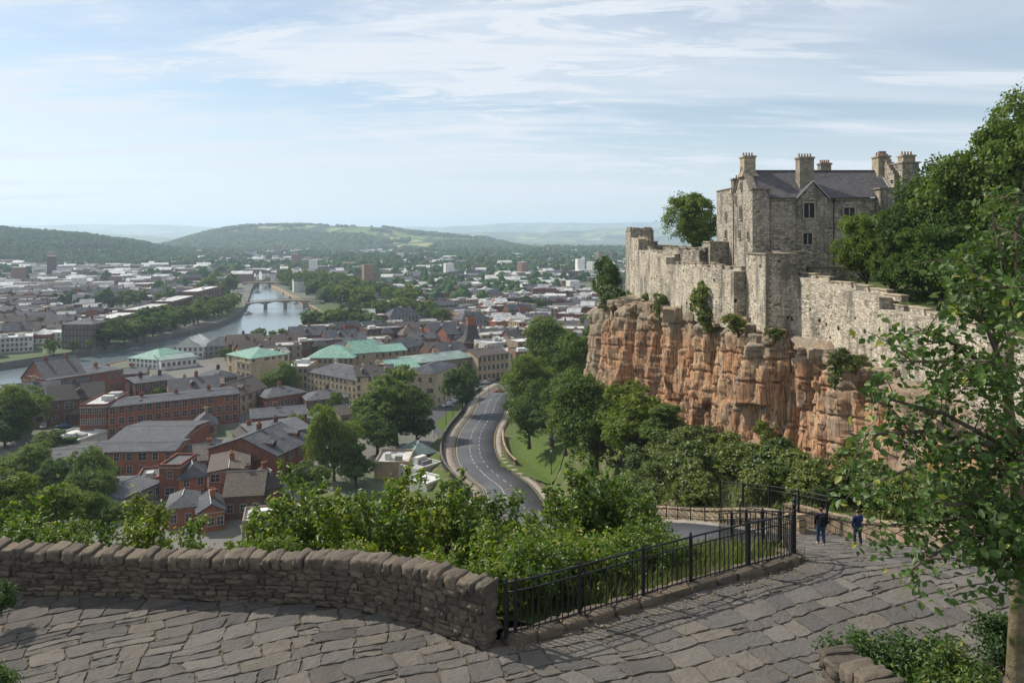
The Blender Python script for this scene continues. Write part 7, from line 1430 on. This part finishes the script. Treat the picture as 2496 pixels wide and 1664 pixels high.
def on_hill(G, n, seed, fmax=.62, thr=.42, sc=300.):
    rs = np.random.RandomState(seed); nr_, nc = G.shape[:2]; i = rs.rand(n) ** .8 * nr_ * fmax; j = rs.rand(n) * (nc - 1.01); p = G[np.clip(i.astype(int), 0, nr_ - 2), j.astype(int)]; q = G[np.clip(i.astype(int) + 1, 0, nr_ - 1), j.astype(int) + 1]; t = rs.rand(n)[:, None]; p = p * (1 - t) + q * t
    ok = (fbm(p[:, 0] / sc, p[:, 1] / sc, seed, 5, .6) > thr) & (p[:, 0] / p[:, 1] > -.72); return p[ok]
p = on_hill(HL, 9000, 5, .62, .36, 200.); rs = np.random.RandomState(5); clumps('hill_wood', p + (0, 0, 3), rs.uniform(6, 12, len(p)), rs.uniform(6, 12, len(p)), 60, 5.0, 'leaf_far', 'dense dark wood covering the hill across the river at the left', 7)
p = on_hill(HCn, 9000, 6, .56, .52, 420.); rs = np.random.RandomState(6); clumps('hill_wood', p + (0, 0, 2), rs.uniform(9, 22, len(p)), rs.uniform(8, 15, len(p)), 34, 9.0, 'leaf_far', 'hedges and woods on the broad green hill in the middle distance', 8)
# ------------------------------------------------------------------ bridges, boats, lamps, cars
def bridge(pa, pb, z, w, piers, label, arch=1.2, th=1.0):
    pa, pb = np.array(pa), np.array(pb); L = float(np.hypot(*(pb - pa)[:2])); a = math.atan2(pb[1] - pa[1], pb[0] - pa[0]); e = empty('bridge', (pa[0], pa[1], z), a); n = 40; b = MB(); V = []
    for i in range(n + 1):
        t = i / n; x = L * t; zt = arch * math.sin(math.pi * t); fr_ = (t * (piers + 1)) % 1; so = th + 1.6 * abs(math.cos(math.pi * fr_)) ** 3
        V += [(x, 0, zt), (x, w, zt), (x, w, zt - so), (x, 0, zt - so)]
    Fc = [(i * 4 + k, i * 4 + (k + 1) % 4, i * 4 + 4 + (k + 1) % 4, i * 4 + 4 + k) for i in range(n) for k in range(4)]; b.add(V, [f[::-1] for f in Fc]); b.build('deck', M['tan'], e)
    for k in range(piers): x = L * (k + 1) / (piers + 1); b = MB(); b.b2(x - 1.5, x + 1.5, -.6, w + .6, -9, arch * .6 - .8); b.box((x, -1.0, -5), (2.2, 1.2, 8), R(45) * 0); b.build('pier', M['kerb'], e)
    for yy_ in (0, w): b = MB(); b.tube([(L * i / 20, yy_, arch * math.sin(math.pi * i / 20) + 1.1) for i in range(21)], .12, 4); [b.box((L * i / 20, yy_, arch * math.sin(math.pi * i / 20) + .5), (.25, .25, 1.1)) for i in range(21)]; b.build('parapet', M['kerb'], e)
    tag(e, label, 'bridge', 'bridges over the river')
bridge(P(598, 746, ZC), P(790, 741, ZC), ZC + 2.2, 7, 3, 'nearer dark arched bridge on stone piers crossing the river', 1.8, .9)
bridge(P(590, 694, ZC), P(690, 694, ZC), ZC + 2.5, 8, 2, 'farther low bridge near the vanishing end of the river', .8, 1.2)
def boat(u, v, ln, rz, label):
    p = P(u, v, ZC - 2.7); e = empty('moored_boat', p, rz); b = MB(); w = ln * .26
    V = [(-ln / 2, -w / 2, .7), (ln * .2, -w / 2, .75), (ln / 2, 0, 1.0), (ln * .2, w / 2, .75), (-ln / 2, w / 2, .7)]; lo = [(x * .86, y * .6, -.2) for x, y, z in V]; b.add(V + lo, [(0, 1, 2, 3, 4), (0, 5, 6, 1), (1, 6, 7, 2), (2, 7, 8, 3), (3, 8, 9, 4), (4, 9, 5, 0)]); b.build('hull', M['white'], e)
    b = MB(); b.box((-ln * .08, 0, 1.2), (ln * .42, w * .66, .95), taper=.85); b.build('cabin', M['grey'], e); tag(e, label, 'boat', 'boats moored along the river')
for i, (u, v) in enumerate([(690, 716), (706, 726), (722, 738), (752, 754), (606, 764), (628, 712), (648, 702)]): boat(u, v, 7 + i % 3 * 2, R(100 - i * 9), 'small pale boat moored %s' % ['on the right bank beyond the bridge', 'on the right bank just beyond the bridge', 'on the right bank under the end of the bridge', 'on the right bank this side of the bridge', 'by the left bank this side of the bridge', 'in midstream beyond the bridge', 'near the farther bridge'][i])
def car(x, y, z, rz, col, label, group='cars parked and driving near the road bend'):
    e = empty('parked_car', (x, y, z), rz); pr = [(-2.1, .35), (-2.1, .85), (-1.5, .95), (-.9, 1.42), (.6, 1.42), (1.2, .95), (2.0, .82), (2.12, .45), (2.0, .3), (-2.0, .3)]; b = MB(); n = len(pr)
    V = [(a, s * (.88 if c < 1.2 else .70), c) for s in (-1, 1) for a, c in pr]; b.add(V, [tuple(range(n)), tuple(range(n, 2 * n))[::-1]] + [(i, i + n, (i + 1) % n + n, (i + 1) % n) for i in range(n)]); b.build('body', col, e)
    g = MB()
    for s in (-1, 1): g.add([(-1.28, s * .83, 1.0), (1.02, s * .83, 1.0), (.55, s * .74, 1.36), (-.85, s * .74, 1.36)], [(0, 1, 2, 3) if s < 0 else (3, 2, 1, 0)])
    g.add([(1.17, -.72, 1.0), (1.17, .72, 1.0), (.66, .62, 1.39), (.66, -.62, 1.39)], [(0, 1, 2, 3)]); g.add([(-1.47, -.72, 1.0), (-1.47, .72, 1.0), (-.96, .62, 1.39), (-.96, -.62, 1.39)], [(3, 2, 1, 0)]); g.build('windows', M['glass'], e)
    for wx in (-1.3, 1.3):
        for wy in (-.82, .82): w_ = MB(); w_.tube([(wx, wy - .1, .32), (wx, wy + .1, .32)], .32, 12); w_.build('wheel', M['iron'], e)
    tag(e, label, 'car', group)
CC = {k: plain(k + '_car_paint', c, .3, .1, 1, spec=.6) for k, c in {'white': (.6, .6, .6), 'red': (.3, .05, .035), 'blue': (.05, .09, .18), 'dark': (.03, .032, .036), 'silver': (.35, .36, .37)}.items()}
for u, v, rz, c, lb in [(1003, 1000, 10, 'silver', 'silver car parked at the foot of the cream front wing'), (1034, 1002, 5, 'blue', 'blue car parked before the corner pavilion'), (1090, 990, 55, 'white', 'white car parked right of the corner pavilion'), (1104, 982, 55, 'white', 'second white car beside the lawn strip right of the pavilion'), (1216, 957, 20, 'red', 'red car in the street where the road vanishes'), (1150, 942, 15, 'dark', 'dark car parked below the brown stone terrace'), (1182, 936, 15, 'silver', 'silver car parked below the brown stone terrace'), (1222, 928, 15, 'dark', 'dark car at the right end of the brown stone terrace'),
                        (1045, 1030, 70, 'dark', 'dark car parked in the square by the lamp posts'), (140, 1058, 0, 'white', 'white van-like car parked left of the brick end wing'), (1085, 1085, 75, 'silver', 'silver car on the outer lane of the bend')][:10]:
    p = P(u, v, ZC); OCC.append((p[0], p[1], 2)); car(p[0], p[1], ZC + .04, R(rz), CC[c], lb)
rows = []; k = 0
while k < 30:
    u, v = rb.uniform(60, 1090), rb.uniform(985, 1190); p = P(u, v, ZC)
    if not free(p[0], p[1], 2.2) or v > 1100 and u > 850: continue
    cn = rb.choice(list(CC)); car(p[0], p[1], ZC + .03, R(28 + rb.choice([0, 90]) + rb.gauss(0, 6)), CC[cn], 'x', 'cars parked between the houses'); e = COL.objects[-1]; e = [o for o in COL.objects if o.get('label') == 'x'][0]; e['label'] = ''; OCC.append((p[0], p[1], 2.5)); rows.append((e, {'dark': 'black'}.get(cn, cn) + ' parked car', 'between the houses of the near town', p[0] / p[1])); k += 1
label_rows(rows, 'car', 'cars parked between the houses')
car(11.5, 199, float(slope_z(np.array([11.5]), np.array([199.]))[0]) + .5, R(150), CC['white'], 'white car standing on the lawn beneath the wood')
def lamp(x, y, z, h, label):
    e = empty('street_lamp', (x, y, z)); b = MB(); b.tube([(0, 0, -.3), (0, 0, .8), (0, 0, h)], [.13, .09, .06], 8); b.build('pole', M['iron'], e); b = MB(); b.tube([(0, 0, h), (0, 0, h + .12), (0, 0, h + .5), (0, 0, h + .72)], [.08, .2, .26, .03], 8); b.build('lantern', M['lead'], e); tag(e, label, 'street lamp', 'street lamps')
for u, v, vt_, lb in [(1087, 1036, 975, 'black street lamp between the square and the road bend'), (1058, 1066, 1026, 'short black street lamp nearest the outer kerb of the bend'), (1168, 992, 872, 'tall street lamp left of the road, before the brown terrace'), (1192, 966, 925, 'street lamp where the road vanishes'), (1104, 1026, 990, 'small street lamp on the verge right of the taller one'), (1372, 1160, 1110, 'black lamp by the right sandstone wall of the bend')]:
    y = 60 * F / (v - HZ); 
    if u == 1372: x, y, z = 8.9, 172, -54.3; h = 5
    else: p = P(u, v, ZC); x, y, z = p; h = (v - vt_) / F * y
    lamp(x, y, z, h, lb)
rows = []
k = 0
while k < 46:
    y = rb.uniform(43, 104); hi = float(np.interp(y, CLIFF[:, 4], CLIFF[:, 3])); lo = float(np.interp(y, [38, 44, 56, 75, 105], [15.6, 14.2, 12.2, 10.8, 9])); x = hi - 1 - (hi - lo - 1.5) * rb.random() ** .75; s = rb.uniform(.7, 1.5) * (1 + y / 130)
    if x < lo + 1: continue
    e = tree(rb.choice(['shrub1', 'shrub2']), x, y, float(slope_z(np.array([x]), np.array([y]))[0]) - .2, 1.9 * s, 2.4 * s, rb.uniform(0, 6), name='shrub'); rows.append((e, 'scrubby bush', 'on the %s slope under the cliff' % ('nearer' if y < 58 else 'middle' if y < 78 else 'farther'), x / y)); k += 1
label_rows(rows, 'shrub', 'scrub bushes under the cliff')
# grass verge in the square and small clipped trees
V = [P(1060, 1030, ZC), P(1085, 1060, ZC), P(1110, 1035, ZC), P(1150, 990, ZC), P(1165, 975, ZC), P(1128, 978, ZC), P(1100, 1000, ZC)]; tag(link('grass_verge', mesh_np('grass_verge', [(a, b, ZC + .06) for a, b, c in V], [tuple(range(len(V)))], M['lawn'])), kind='structure')
# ------------------------------------------------------------------ the air
def haze():
    m = bpy.data.materials.new('haze'); m.use_nodes = True; nt = m.node_tree; nt.nodes.clear(); o = nt.nodes.new('ShaderNodeOutputMaterial'); v = nt.nodes.new('ShaderNodeVolumePrincipled'); v.inputs['Color'].default_value = (0.66, 0.82, 1.0, 1); v.inputs['Density'].default_value = 0.00011; v.inputs['Anisotropy'].default_value = 0.25
    nt.links.new(v.outputs[0], o.inputs['Volume']); b = MB(); b.b2(-17000, 17000, -300, 21500, ZC - 6, 330); ob = b.build('haze', m); tag(ob, 'thin pale haze filling the valley', 'haze', kind='stuff')
haze()
